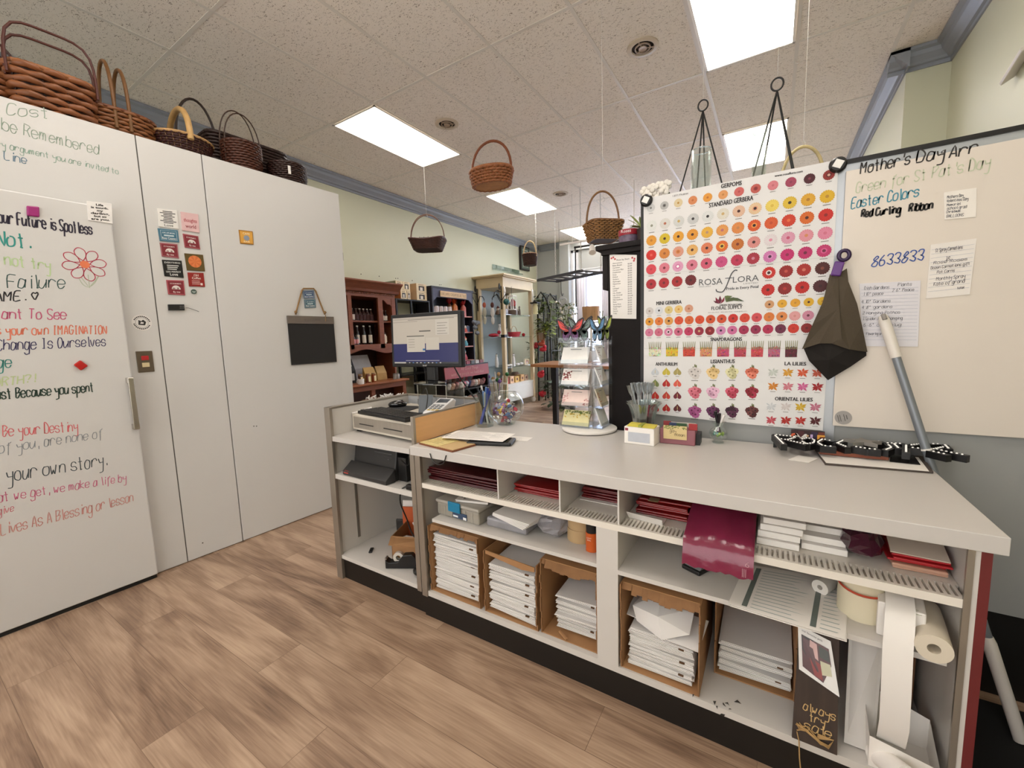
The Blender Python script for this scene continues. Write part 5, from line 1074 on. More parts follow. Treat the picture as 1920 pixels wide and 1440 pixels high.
# marquee: ROCK STAR letters lying nearly flat, facing up
mq = thing('marquee_sign', 'black marquee letter sign with rows of small white bulbs', 'sign', (0, 0, 0))
zq = zc+.046
def mp(x, y): p = PZ(1420+x*.21875, 780+y*.21875, zq); return (p.x, p.y)
LET = {'R': [(120, 165), (215, 262)], }
mbk = MB(); bulbs = MB()
def stroke_bar(P, w=.02, bul=True, n=None):
    P = [Vector((*mp(*q), zq-.022)) for q in P]
    for a, b_ in zip(P[:-1], P[1:]):
        d = (b_-a); L_ = d.length; d = d/L_; o = Vector((-d.y, d.x, 0))*w/2; e = d*w*.4
        mbk.prism([tuple(a-e-o), tuple(b_+e-o), tuple(b_+e+o), tuple(a-e+o)], (0, 0, .022))
        if bul:
            k = max(2, int(L_/.011))
            for i in range(k): q = a+d*(L_*(i+.5)/k); bulbs.ball((q.x, q.y, zq+.001), (.0032, .0032, .0024), 8, 5)
stroke_bar([(150, 165), (225, 240)]); stroke_bar([(150, 160), (330, 180)]); stroke_bar([(330, 182), (255, 205), (190, 195)]); stroke_bar([(250, 205), (410, 242)])
stroke_bar([(375, 200), (430, 188), (490, 205), (485, 230), (420, 240), (380, 215)])
stroke_bar([(640, 215), (560, 198), (515, 225), (560, 255), (650, 262)])
stroke_bar([(680, 235), (740, 208)]); stroke_bar([(690, 235), (765, 265)])
stroke_bar([(1060, 220), (940, 215)], .02); stroke_bar([(830, 262), (940, 280), (1030, 288)])
stroke_bar([(1100, 232), (1240, 238)]); stroke_bar([(1100, 290), (1150, 270), (1120, 245)]); stroke_bar([(1170, 238), (1210, 275)])
stroke_bar([(1275, 250), (1275, 310)]); stroke_bar([(1310, 250), (1400, 240)]); stroke_bar([(1310, 270), (1400, 280)])
stroke_bar([(1490, 240), (1600, 240), (1640, 280)]); stroke_bar([(1500, 285), (1600, 265)]); stroke_bar([(1490, 300), (1620, 330)]); stroke_bar([(1520, 280), (1640, 310), (1780, 335)])
for q_ in ((155, 168), (640, 216), (1056, 221)): p_ = mp(*q_); mbk.box(p_[0]-.006, p_[0]+.006, p_[1]-.004, p_[1]+.004, zc, zq-.021)
mbk.build('letter_channels', mat('marquee_black', '141314', rough=.4), mq)
bulbs.build('bulbs', mat('bulb_white', 'f3eee6', rough=.2, var=0, emit=.25), mq)
s5 = MB(); sp_ = mp(905, 245); R1, R2 = .055, .022; s5.prism([(sp_[0]+(R1 if k % 2 == 0 else R2)*math.cos(k*PI/5+.3), sp_[1]+(R1 if k % 2 == 0 else R2)*math.sin(k*PI/5+.3), zq+.002) for k in range(10)], (0, 0, .012)); s5.build('star', mat('star_grey', '8e8a84', rough=.4, metal=.4), mq)
# papers and wooden bar in front of the marquee
def pslab(name, label, cat, P, z, th, m): 
    b = MB(); q = [PZ(*p, z) for p in P]; b.prism([tuple(v) for v in q][::-1], (0, 0, th)); return one(b, name, m, label, cat)
pslab('magazine', 'stack of magazines with dark edges lying by the counter end', 'magazine', [(1547, 872), (1528, 845), (1730, 858), (1750, 888)], zc, .006, mat('magazine_edge', '4a403a', rough=.5, var=.3, scale=40))
pslab('white_sheet', 'white printed sheet on top of the magazines', 'paper', [(1549, 868), (1533, 848), (1722, 858), (1742, 884)], zc+.0065, .001, paper)
pslab('dark_folder', 'dark glossy folder at the right end of the magazines', 'folder', [(1668, 866), (1672, 850), (1712, 853), (1726, 872)], zc+.008, .002, mat('folder_dark', '1e1c1c', rough=.25))
pslab('wooden_bar', 'reddish brown wooden bar lying on the white sheet', 'wooden bar', [(1536, 851), (1534, 843), (1668, 852), (1666, 863)], zc+.0105, .012, wood('red_wood', '8a4a32', (2, 14, 14)))
pslab('white_scrap', 'small white paper scrap left of the magazines', 'paper', [(1478, 862), (1498, 854), (1534, 860), (1516, 868)], zc, .001, paper)
# ================================================================ on the checkout stand
zs1 = .7895
cd = thing('cash_drawer', 'cream metal cash drawer with two slots on the checkout stand', 'cash drawer', (-1.68, 1.40, zs1+.012), -.11)
crm = mat('cream_metal', 'cfc6b8', rough=.4, var=.03)
b = MB(); b.box(-.27, .27, 0, .40, 0, .088); b.build('drawer_case', crm, cd, bevel=.004)
b = MB(); b.box(-.245, .25, -.006, -.0005, .014, .074); b.build('drawer_front', mat('steel_front', 'a79f94', rough=.35, metal=.5, stretch=(20, 1, 1)), cd)
for x0_, x1_ in ((-.19, -.06), (.03, .18)): b = MB('1c1a18'); b.box(x0_, x1_, -.0075, -.0065, .036, .041); b.build('slot', paint(), cd)
b = MB(); [b.cb((x_, y_, -.006), (.03, .03, .012)) for x_ in (-.24, .24) for y_ in (.03, .37)]; b.build('feet', black, cd)
zk = zs1+.1015
kb = thing('keyboard', 'black computer keyboard on top of the cash drawer', 'keyboard', (-1.665, 1.46, zk), -.17)
b = MB(); b.box(-.225, .225, -.07, .075, 0, .016); b.build('keyboard_base', black, kb, bevel=.004)
b = MB('262626')
for r_ in range(5):
    for k in range(19): x_ = -.212+.0224*k+.004*r_*(k < 14); b.box(x_, x_+.019, -.058+.024*r_, -.038+.024*r_, .0162, .0215)
b.build('keys', mat('key_black', '2b2a2a', rough=.45), kb)
ms_ = thing('computer_mouse', 'black computer mouse behind the keyboard', 'mouse', (-1.86, 1.68, zk+.003), .7)
b = MB(); b.ball((0, 0, .012), (.055, .032, .024), 16, 9); b.v = [(v[0], v[1], max(v[2], 0)) for v in b.v]; b.build('mouse_body', mat('gloss_black', '121214', rough=.15, coat=.5), ms_)
b = MB(); b.box(.012, .03, -.003, .003, .03, .037); b.build('scroll_wheel', black, ms_)
b = MB(); b.at((-1.80, 1.66, zk), rz=.2).box(-.1, .1, -.07, .07, 0, .002); one(b, 'mouse_mat', mat('mat_black', '262628', rough=.8), 'dark mouse mat under the computer mouse', 'mouse mat')
b = MB(); b.prism([(-1.965, 1.44, zk), (-1.93, 1.42, zk), (-1.90, 1.53, zk+.003), (-1.955, 1.57, zk+.012)], (0, 0, .0012)); one(b, 'loose_paper', paper, 'white loose paper curling at the left end of the keyboard', 'paper')
# riser and monitor
rs = thing('acrylic_riser', 'clear acrylic riser box carrying the computer monitor', 'riser', (-1.575, 1.745, zk))
zr = PY(800, 719, 1.70).z-zk
b = MB(); w_, d_ = .105, .075
b.box(-w_, -w_+.004, -d_, d_, 0, zr-.0045); b.box(w_-.004, w_, -d_, d_, 0, zr-.0045); b.box(-w_, w_, -d_, d_, zr-.004, zr); b.build('acrylic_panels', clearp, rs)
b = MB(); [b.box(x_-.002, x_+.002, y_-.002, y_+.002, 0, zr) for x_ in (-w_, w_) for y_ in (-d_, d_)]; b.box(-w_, w_, -d_-.002, -d_+.002, zr-.004, zr+.0002); b.build('bright_edges', glass('acrylic_bright', 'ffffff', .35, .7), rs)
mo = thing('computer_monitor', 'black flat computer monitor showing a white and blue page', 'monitor', (-1.612, 1.70, zk+zr+.0008), .06)
b = MB(); b.lathe([(.001, 0), (.10, 0), (.1, .006), (.05, .014), (.001, .014)], 30, sx=1, sy=.75); b.build('base', mat('gloss_black', '121214', rough=.15), mo)
b = MB(); b.box(-.03, .03, .01, .04, .0145, .13); b.build('stand', black, mo, bevel=.004)
hC = PY(799, 638, 1.68).z-(zk+zr); W2, H2 = .245, .148
b = MB(); b.at((-.005, -.01, hC), rx=-.04).box(-W2, W2, -.012, .028, -H2, H2); b.build('housing', mat('bezel_black', '0c0c0d', rough=.5), mo, bevel=.006)
scr = MB('cfc6b8'); scr.at((-.005, -.01, hC), rx=-.04); sw, sh = W2-.018, H2-.02; yq = -.0128
def sq(x0, x1, z0, z1_, c_, l=0): scr.color(c_).poly([(x0*sw, yq-l, z0*sh), (x1*sw, yq-l, z0*sh), (x1*sw, yq-l, z1_*sh), (x0*sw, yq-l, z1_*sh)])
sq(-1, 1, -1, 1, 'd2c8ba'); sq(-1, 1, -.95, -.14, '2a2f6a', .0002); sq(-.55, .02, -.5, .2, 'd9d0c2', .0004); sq(-.55, .0, .16, .2, '6a6862', .0006); sq(.05, .45, -.42, .1, 'd9d0c2', .0004); sq(.35, .75, .2, .85, 'dad2c6', .0004)
sq(-.05, .02, -.44, -.36, '2f6fa8', .0006); sq(-1, 1, -1, -.93, '38383e', .0006); sq(-.98, -.6, -.995, -.935, 'c9c4bc', .0007); sq(-.15, .2, .36, .41, '6a6660', .0006)
for k in range(9): sq(-.5+.12*k, -.46+.12*k, -.985, -.945, ('c9c9c9', '5a8ac0', 'd8d8d0')[k % 3], .0008)
for k in range(5): sq(.4, .7-.05*(k % 2), .24+.11*k, .26+.11*k, '8f8a84', .0006)
sq(-1, 1, .9, .96, 'bfb7ab', .0003); sq(-1, -.2, .80, .82, 'a9a298', .0005); sq(-.5, .9, .87, .89, '8f8a82', .0005); sq(-.6, .45, -.88, -.86, 'b9b8c4', .0006)
for k in range(4): sq(-.5, -.3, -.3+.11*k, -.285+.11*k, '8a857e', .0006)
scr.c = [tuple(x*.5 for x in c_[:3])+(1,) for c_ in scr.c]
scr.build('screen', paint('screen', rough=.2, var=.0, emit=.32), mo)
lg = MB('c9c9c9'); lg.at((-.005, -.01, hC), rx=-.04); typeset(lg, 'acer', (-.0, -.0125, -H2+.005), (1, 0, 0), (0, 0, 1), width=.03, center=True); lg.build('logo', paint(), mo)
ct = thing('card_terminal', 'white and grey card payment terminal by the orange divider', 'card terminal', (-1.437, 1.58, .9025), .25)
b = MB(); b.prism([(-.045, -.1, 0), (-.045, .08, 0), (-.045, .11, .05), (-.045, .08, .062), (-.045, -.1, .02)], (.085, 0, 0)); b.build('terminal_body', mat('terminal_white', 'd9d8d6', rough=.35), ct, bevel=.004)
b = MB('3c4048'); zf = lambda y: .02+(y+.1)*.0422/.18+.0006
for (x0, x1, y0, y1, c_) in ((-.035, .03, .02, .07, '3f454c'), ): b.color(c_).poly([(x0, y0, zf(y0)), (x1, y0, zf(y0)), (x1, y1, zf(y1)), (x0, y1, zf(y1))])
for r_ in range(4):
    for k in range(3): y0 = -.08+.02*r_; x0 = -.034+.023*k; b.color('55585c' if r_ else 'b89a3a').poly([(x0, y0, zf(y0)), (x0+.018, y0, zf(y0)), (x0+.018, y0+.014, zf(y0+.014)), (x0, y0+.014, zf(y0+.014))])
b.build('keys_and_display', paint('card_stock'), ct)
b = MB(); b.box(-.06, .06, -.085, .13, -.0105, -.0008); b.build('cradle', mat('cradle_grey', '55585c', rough=.5), ct)
b = MB(); b.at((-1.55, 1.585, zk), rz=.5, rx=-.45).box(-.035, .035, -.006, .006, .0, .10); one(b, 'smartphone_stand', mat('stand_grey', '5c6166', rough=.4), 'grey angled phone stand between keyboard and card terminal', 'phone stand', bevel=.003)
cable('black cable looping over the phone stand', [(-1.58, 1.60, zk+.10), (-1.55, 1.60, zk+.13), (-1.51, 1.57, zk+.09), (-1.485, 1.52, zk+.012)], .003)
cable('black cable hanging from the left of the monitor', [(-1.69, 1.73, zk+zr+.10), (-1.70, 1.76, zk+.2), (-1.72, 1.78, zk+.1), (-1.715, 1.79, zk+.02)], .004)
cable('black cable hanging from the right of the monitor', [(-1.47, 1.74, zk+zr+.10), (-1.45, 1.78, zk+.16), (-1.40, 1.82, zk+.06), (-1.365, 1.84, zk+.01)], .004)
# ================================================================ dark etagere behind the counter
et = thing('etagere', 'tall dark brown wooden cabinet standing beside the flower poster', 'cabinet', (0, 0, 0))
dk = mat('espresso_wood', '140d0c', rough=.8, var=.12, scale=3, stretch=(8, 8, 1)); ex0, ex1 = PY(1141, 700, 2.06).x, XP0-.006
b = MB(); b.box(ex0, ex1, 2.06, 2.42, .0, 1.665); b.build('cabinet_body', dk, et, bevel=.003)
b = MB(); b.box(ex0-.03, ex1, 2.045, 2.44, 1.666, 1.69); b.box(ex0-.055, ex1, 2.035, 2.45, 1.69, 1.715); b.build('cornice', dk, et, bevel=.003)
b = MB(); b.box(ex0-.028, ex0-.002, 2.062, 2.42, 1.50, 1.665); b.build('side_bracket', dk, et)
prs = thing('price_list', 'white Price by Stem sheet with red corner flowers on the dark cabinet', 'price list', (0, 0, 0))
Q = [PY(1143, 477, 2.055), PY(1194, 478, 2.055), PY(1193, 598, 2.055), PY(1145, 597, 2.055)]
b = MB(); b.prism([tuple(q) for q in Q][::-1], (0, .002, 0)); b.build('sheet', paper, prs)
b = MB('4a4648')
def pu(u, v): return (Q[0]*(1-u)+Q[1]*u)*(1-v)+(Q[3]*(1-u)+Q[2]*u)*v+Vector((0, -.0006, 0))
wq = (Q[1]-Q[0]).length; typeset(b, 'Price by Stem', pu(.5, .085), (1, 0, 0), (0, 0, 1), width=wq*.46, center=True)
names = 'Alstroemeria|Babys Breath|Carnation|Carnation Mini|Delphinium|Daisy|Disbud|Gerbera|Hydrangea|Hypericum|Iris|Larkspur|Liatris|Lily, Asiatic|Lily, Oriental|Lisianthus|Mini Gerbera|Rose|Spray Rose|Snapdragon|Stock|Statice|Tulip'.split('|'); prc = '3.00 2.00 2.50 3.00 4.00 3.50 4.00 4.25 8.00 3.50 3.00 3.50 3.50 4.00 10.00 6.00 4.00 5.50 4.50 4.00 5.00 3.00 3.25'.split()
for k, (nm, pv) in enumerate(zip(names, prc)):
    v = .15+.0355*k; typeset(b, nm, pu(.11, v), (1, 0, 0), (0, 0, 1), height=.0065); typeset(b, '$'+pv, pu(.68, v), (1, 0, 0), (0, 0, 1), height=.0065)
b.color('c43a44')
for u, v in ((.07, .06), (.14, .045), (.2, .07), (.84, .045), (.92, .06), (.9, .09)): p_ = pu(u, v); b.poly([tuple(p_+Vector((.006*math.cos(a)*(1 if i % 2 else .6), -.0004, .006*math.sin(a)*(1 if i % 2 else .6)))) for i, a in enumerate(np.linspace(0, 2*PI, 11)[:-1])])
b.build('printed_prices', paint(), prs)
tn = thing('tin', 'round red and patterned tin on top of the dark cabinet', 'tin', (ex0+.075, 2.17, 1.7155))
b = MB(); b.lathe([(.001, 0), (.052, 0), (.052, .05), (.001, .05)], 28); b.build('tin_body', mat('tin_pattern', '6a5a6c', rough=.4, var=.5, scale=50), tn)
b = MB(); b.lathe([(.001, .0505), (.0535, .0505), (.0535, .078), (.001, .078)], 28); b.build('tin_lid', mat('tin_red', '9c2230', rough=.4), tn)
b = MB('e8dede'); typeset(b, 'Roses', (0, -.0545, .06), (1, 0, 0), (0, 0, 1), width=.05, center=True); b.at(rz=.35); b.build('lettering', paint(), tn)
def leaf(b, base, tip, w, drop=0.0, n=4):
    base, tip = Vector(base), Vector(tip); d = tip-base; s = d.cross(Vector((0, 0, 1))); s = (s.normalized() if s.length > 1e-6 else Vector((1, 0, 0))); V = []
    for i in range(n+1):
        t = i/n; c = base+d*t+Vector((0, 0, -drop*t*t)); k = w*math.sin(PI*min(.98, max(.06, t)))**.7/2; V += [c+s*k, c-s*k+Vector((0, 0, .1*w))]
    b.add(V, [(2*i, 2*i+1, 2*i+3, 2*i+2) for i in range(n)], True)
ap = thing('air_plant', 'small spiky pale green plant beside the red tin', 'plant', (ex0+.15, 2.14, 1.7155))
b = MB(); b.lathe([(.001, 0), (.022, 0), (.028, .07), (.001, .07)], 16); b.build('pot', mat('pot_dark', '3a2c28', rough=.6), ap)
b = MB(); rr = random.Random(3)
for k in range(13): a = rr.random()*6.28; leaf(b, (0, 0, .07), (.07*math.cos(a), .07*math.sin(a), .07+rr.uniform(.02, .09)), .016, .02)
b.build('leaves', mat('leaf_pale', 'a9b874', rough=.5, var=.2), ap)
# ================================================================ writing, magnets and baskets on the cold room
def lc(x, y, off): t, z = PC(x, y, off); return Vector((off, t, z))           # in the cold room's own axes
NX = (1, 0, 0)
def cwrite(color, rows, w, off, parent, slant=.12, jit=.18):
    m = MB(color)
    for text, a, b, h in rows: write(m, text, lc(*a, off), lc(*b, off), h*.82, NX, w*.78, .2, .26)
    o = m.build('handwriting', paint('marker', rough=.4), parent); o.parent = cooler; return o
DF = DO+.0002
cwrite('8fa090', [('Cost', (12, 215), (92, 222), .06), ('to be Remembered', (-40, 232), (186, 290), .062)], .0042, .0002, cooler)
cwrite('8aa595', [('in every argument you are invited to', (-60, 262), (222, 327), .034)], .0034, .0002, cooler)
cwrite('56768a', [('Line', (8, 298), (50, 308), .045)], .004, .0002, cooler)
cwrite('2a2438', [('If your Future is Spotless', (-40, 412), (173, 440), .062)], .0075, DF, cooler)
cwrite('2f8f86', [('Do Not.', (-60, 452), (58, 466), .075)], .0075, DF, cooler)
cwrite('b7cf9c', [('do not try', (-30, 490), (95, 508), .06)], .006, DF, cooler)
cwrite('3f5a58', [('Failure', (14, 540), (122, 540), .07)], .0048, DF, cooler)
cwrite('2c2a30', [('GAME. <', (-26, 566), (72, 562), .05)], .006, DF, cooler)
cwrite('c4577c', [('You Want To See', (-70, 598), (124, 598), .055)], .005, DF, cooler)
cwrite('dc7a60', [('is your own IMAGINATION', (-14, 628), (200, 626), .05)], .0052, DF, cooler)
cwrite('3c3860', [('Change Is Ourselves', (-6, 657), (198, 648), .056)], .0045, DF, cooler)
cwrite('2f8078', [('change', (-70, 694), (22, 688), .06)], .005, DF, cooler)
cwrite('bccb98', [('WORTH?!', (-30, 728), (66, 716), .045)], .0055, DF, cooler)
cwrite('2c4038', [('Just Because you spent', (-18, 750), (176, 734), .055)], .006, DF, cooler)
cwrite('d96a70', [('to Be your Destiny', (-25, 820), (146, 808), .058)], .004, DF, cooler)
cwrite('8c9298', [('all of you, are none of', (-40, 856), (192, 820), .055)], .0036, DF, cooler)
cwrite('4a545a', [('of your own story.', (-30, 910), (201, 872), .075)], .0046, DF, cooler)
cwrite('cc6a8c', [('what we get, we make a life by', (-30, 946), (237, 902), .05)], .0036, DF, cooler)
cwrite('d07c86', [('give', (-4, 966), (26, 958), .04)], .0034, DF, cooler)
cwrite('c9857e', [('Lives As A Blessing or lesson', (2, 1004), (250, 940), .062)], .0038, DF, cooler)
# drawn flower
m = MB('b2304a'); c = lc(159, 496, DF)
for k in range(8):
    a = 2*PI*k/8+.2; P = []
    for u, v in ((.018, 0), (.04, .017), (.066, .018), (.08, 0), (.066, -.018), (.04, -.017), (.018, 0)): P.append(c+Vector((0, u*math.cos(a)-v*math.sin(a), u*math.sin(a)+v*math.cos(a))))
    m.ribbon([Vector(q) for q in _smooth([tuple(p) for p in P], 4)], .0035, NX, .0004)
m.color('e07a52').poly([tuple(c+Vector((.0008, .018*math.cos(a), .018*math.sin(a)))) for a in np.linspace(0, 2*PI, 17)[:-1]])
m.color('aeb8a0')
for P in (((165, 515), (168, 540)), ((148, 522), (156, 534), (167, 538), (178, 530), (184, 518)), ((152, 520), (165, 536)), ((185, 519), (170, 536))): m.ribbon(_smooth([tuple(lc(*p, DF)) for p in P], 4), .003, NX, .0004)
m.build('drawn_flower', paint('marker'), cooler)
# smudges and scuffs are in the paint; two small screw holes
m = MB('4a4642'); [m.ball(tuple(lc(x, y, .0002)), (.0006, .004, .004), 8, 5) for x, y in ((476, 799), (481, 799), (380, 1018))]; m.build('screw_hole', paint('marker'), cooler)
# magnets: every one a thing of its own
def magnet(label, P, off, th, draw, name='magnet', base='d8d2cc', cat='magnet', bevel=.0012):
    q = [lc(x, y, off) for x, y in P]; ce = sum(q, Vector())/4; t = thing(name, label, cat, CWd(ce.y, ce.z, off), -TH)
    l = [p-ce for p in q]; b = MB(base); pts = [(0, v.y, v.z) for v in l]; b.prism(pts[::-1], (th, 0, 0)); b.build('tile', mat('mag_'+base, base, rough=.3, var=.06, scale=25), t, bevel=bevel)
    if draw:
        m = MB()
        def uv(u, v, k=.0004): return (l[0]*(1-u)+l[1]*u)*(1-v)+(l[3]*(1-u)+l[2]*u)*v+Vector((th+k, 0, 0))
        def txt(s, v, col, h=None, u=.5, wd=.8, bold=.01): m.color(col); typeset(m, s, uv(u, v), l[1]-l[0], l[0]-l[3], width=(l[1]-l[0]).length*wd, height=(l[0]-l[3]).length*h if h else None, bold=bold, center=True, lift=.0002)
        def rect(u0, v0, u1, v1, col, k=.0004): m.color(col).poly([tuple(uv(u0, v1, k)), tuple(uv(u1, v1, k)), tuple(uv(u1, v0, k)), tuple(uv(u0, v0, k))])
        draw(txt, rect, m, uv); m.build('print', paint('card_stock'), t)
    return t
def life(txt, rect, m, uv):
    for k, (s, w_) in enumerate((('Life', .3), ('is tough.', .7), ('my', .25), ('darling,', .75), ('but so', .5), ('are you.', .75))): txt(s, .19+.145*k, '1a1818', .11, wd=w_, bold=.035)
magnet('white square magnet reading Life is tough my darling on the door', [(162, 377), (209, 382), (211, 420), (165, 413)], DO, .005, life, base='e6e2de')
magnet('purple rounded square magnet above the writing on the sliding door', [(49, 386), (73, 388), (74, 408), (50, 405)], DO, .012, None, base='9c2a72', bevel=.005)
magnet('red diamond magnet in the middle of the sliding door', [(137, 684), (150, 675), (165, 686), (151, 695)], DO, .012, None, base='b5201c', bevel=.005)
def lines(col, n, v0=.15, v1=.85, last=None, top=None):
    def f(txt, rect, m, uv):
        rr = random.Random(n)
        for k in range(n): v = v0+(v1-v0)*k/n; w_ = rr.uniform(.4, .8); rect(.5-w_/2, v, .5+w_/2, v+.045, col)
        if last: txt(last, .93, col, .14, wd=.45)
        if top: txt(top, .25, col, .16, wd=.6)
    return f
def framed(col, inner, f):
    def g(txt, rect, m, uv):
        rect(.06, .08, .94, .92, col); 
        if inner:
            for a in ((.1, .12, .9, .135), (.1, .865, .9, .88), (.1, .12, .115, .88), (.885, .12, .9, .88)): rect(*a, inner, .0005)
        f(txt, lambda *a: rect(*a[:5], .0006), m, lambda u, v, k=.0006: uv(u, v, .0006))
    return g
def blue(txt, rect, m, uv): txt('LIVE LIFE MORE', .36, 'dfe4e6', .11, wd=.62); rect(.25, .46, .75, .58, 'b9c8cc'); txt('River Country', .82, 'e6e6e2', .18, wd=.7)
def camp(txt, rect, m, uv):
    txt("IT'S THE MOMENTS", .28, 'e6d8d4', .09, wd=.62)
    m.color('e0d6d0').poly([tuple(uv(.5+.26*math.cos(a), .62-.26*math.sin(a))) for a in np.linspace(0, PI, 12)]); rect(.3, .52, .44, .6, '7a2a30'); rect(.55, .5, .66, .62, '7a2a30'); txt('fly me', .86, 'e0d0cc', .13, wd=.4)
magnet('white magnet with tiny black sayings ending in Love', [(294, 391), (331, 395), (335, 430), (297, 425)], 0, .006, lines('4a4848', 8, .1, .8, 'Love'), base='e2dfda')
magnet('pink magnet with red script at the top of the right magnet column', [(338, 397), (371, 402), (374, 437), (341, 432)], 0, .006, lambda txt, rect, m, uv: (txt('thoughts', .5, 'a83a44', .2, wd=.75), txt('world', .82, '8a2a34', .2, wd=.6)), base='d8b4b4')
magnet('blue River Country magnet second in the left magnet column', [(295, 428), (333, 432), (336, 455), (299, 452)], 0, .006, framed('386a80', 'c9d4d6', blue), base='4a7488')
magnet('dark red camper magnet second in the right magnet column', [(342, 438), (371, 443), (375, 468), (346, 464)], 0, .006, framed('7a1f2a', None, camp), base='9c4f56')
magnet('dark red camper magnet third in the left magnet column', [(299, 455), (332, 458), (335, 485), (303, 481)], 0, .006, framed('7a1f2a', None, camp), base='a06066')
def orange(txt, rect, m, uv):
    for k in range(14):
        a = 2*PI*k/14; m.color('cc6a34' if k % 2 else 'd87a40').poly([tuple(uv(.5, .45)), tuple(uv(.5+.36*math.cos(a), .45+.36*math.sin(a))), tuple(uv(.5+.36*math.cos(a+.45), .45+.36*math.sin(a+.45)))])
magnet('brown magnet with a big orange flower in the right column', [(345, 475), (380, 478), (384, 509), (350, 507)], 0, .006, orange, base='5c4a24')
def love(txt, rect, m, uv): txt('EVERYTHING', .2, 'dcdcd8', .1, wd=.8); [rect(.2, .3+.11*k, .8-.06*k, .35+.11*k, 'cfcfca') for k in range(3)]; txt('LESS PERFECT', .74, 'd8d8d4', .1, wd=.75); txt('Love', .92, 'e6e6e2', .16, wd=.4)
magnet('black magnet with white lettering ending in Love', [(303, 487), (340, 489), (344, 521), (308, 518)], 0, .006, love, base='1e1d1e')
magnet('red Oh Coffee magnet low in the right magnet column', [(351, 511), (381, 512), (384, 538), (354, 537)], 0, .006, lambda txt, rect, m, uv: (txt('OH', .27, 'ead9d0', .17, wd=.3), txt('Coffee', .47, 'ead9d0', .17, wd=.55), [rect(.2, .58+.11*k, .7, .62+.11*k, 'd8b0a8') for k in range(3)], rect(.72, .74, .86, .9, 'e6d6d0')), base='8e2420')
magnet('dark red camper magnet lowest in the left magnet column', [(311, 525), (344, 526), (347, 554), (315, 552)], 0, .006, framed('7a1f2a', None, camp), base='a8525a')
magnet('orange yellow square magnet alone on the right panel', [(447, 431), (473, 434), (475, 459), (450, 457)], 0, .006, framed('d9a040', None, lambda txt, rect, m, uv: (txt('CAFE', .3, 'f0e0b8', .14, wd=.5), m.color('8a93a0').poly([tuple(uv(.5+.22*math.cos(a), .55+.2*math.sin(a))) for a in np.linspace(0, 2*PI, 13)[:-1]]), txt('BAR', .88, 'f0e0b8', .12, wd=.45))), base='a8752a')
def ring(label, px, py, r, col, off, th, txt_=None, name='magnet', cat='magnet'):
    p = lc(px, py, off); t = thing(name, label, cat, CWd(p.y, p.z, off), -TH); b = MB(); b.at(ry=PI/2).lathe([(.001, 0), (r, 0), (r, th), (.001, th)], 28); b.build('disc', mat('mag_'+col, col, rough=.35), t); return t
t = ring('small round green grey magnet under the coffee magnet', 363, 547, .014, '4a5a52', 0, .006)
b = MB('a9b4ae'); b.box(.0062, .0066, -.009, .009, -.002, .003); b.box(.0062, .0066, -.006, .006, -.008, -.005); b.build('print', paint(), t)
t = ring('round white sticker with black crest beside the sliding door', 266, 605, .043, 'e2deda', 0, .001, name='round_sticker', cat='sticker')
b = MB('2a2828')
for k in range(26): a = 2*PI*k/26; b.at((.0012, .034*math.cos(a), .034*math.sin(a)), rx=a-PI/2).box(0, .0004, -.0028, .0028, -.003, .003) if k % 13 not in (0, 12) else None
b.at((.0012, 0, 0)); b.tube([(0, .027*math.cos(a), .027*math.sin(a)) for a in np.linspace(0, 2*PI, 29)[:-1]], .0006, 4, closed=True); b.poly([(.0006, y_, z_) for y_, z_ in ((-.016, -.012), (.012, -.014), (.018, .004), (.006, .016), (-.002, .008), (-.014, .014))]); b.color('e2deda').poly([(.001, y_, z_) for y_, z_ in ((-.008, -.006), (.006, -.006), (.008, .002), (-.004, .004))]); b.build('print', paint(), t)
t = magnet('black digital thermometer with a thin probe wire below the magnets', [(314, 571), (344, 571), (345, 582), (315, 582)], 0, .014, lambda txt, rect, m, uv: (rect(.1, .2, .62, .8, '060606'), [rect(.7+.1*(k % 3), .25+.3*(k//3), .76+.1*(k % 3), .4+.3*(k//3), '6a6a6a') for k in range(6)]), name='thermometer', base='1b1b1c', cat='thermometer')
b = MB(); b.tube(_smooth([(.004, .045, -.0), (.006, .06, -.002), (.004, .09, -.012), (.002, .11, -.02)], 4), .0011, 5); b.build('probe_wire', black, t)
# chalkboard on a rope
P = [lc(539, 592, .004), lc(625, 594, .004), lc(630, 679, .004), lc(544, 684, .004)]; ce = sum(P, Vector())/4
ck = thing('chalkboard', 'small black chalkboard with a grey top rail hanging by a rope', 'chalkboard', CWd(ce.y, ce.z, .004), -TH); l = [p-ce for p in P]
yw = (l[1].y-l[0].y)/2; zt = (l[0].z+l[1].z)/2; zb = (l[2].z+l[3].z)/2
b = MB(); b.box(0, .008, -yw, yw, zb, zt-.055); b.build('slate', mat('slate_black', '1d1b1a', rough=.55), ck)
b = MB(); b.box(0, .013, -yw-.002, yw, zt-.055, zt); b.build('top_rail', mat('rail_grey', '6b6158', rough=.6, var=.15, scale=5, stretch=(1, 2, 20)), ck)
b = MB('5a5048'); write(b, 'Welcome', (.0134, -.06, zt-.035), (.0134, .06, zt-.035), .022, NX, .0016); b.build('faint_lettering', paint(), ck)
r_ = [lc(554, 590, .012)-ce, lc(566, 545, .012)-ce, lc(569, 541, .012)-ce, lc(588, 541, .012)-ce, lc(592, 546, .012)-ce, lc(609, 590, .012)-ce]
b = MB(); b.tube([(p.x, p.y, p.z) for p in r_], .0055, 7); b.ball((.016, r_[0].y, r_[0].z+.018), .011, 8, 5); b.ball((.016, r_[-1].y-.002, r_[-1].z+.016), .011, 8, 5); b.tube([(.016, r_[-1].y, r_[-1].z), (.018, r_[-1].y-.003, r_[-1].z-.05)], .003, 5); b.build('rope', mat('rope_tan', '8a6b46', rough=.9, var=.2, scale=80), ck)
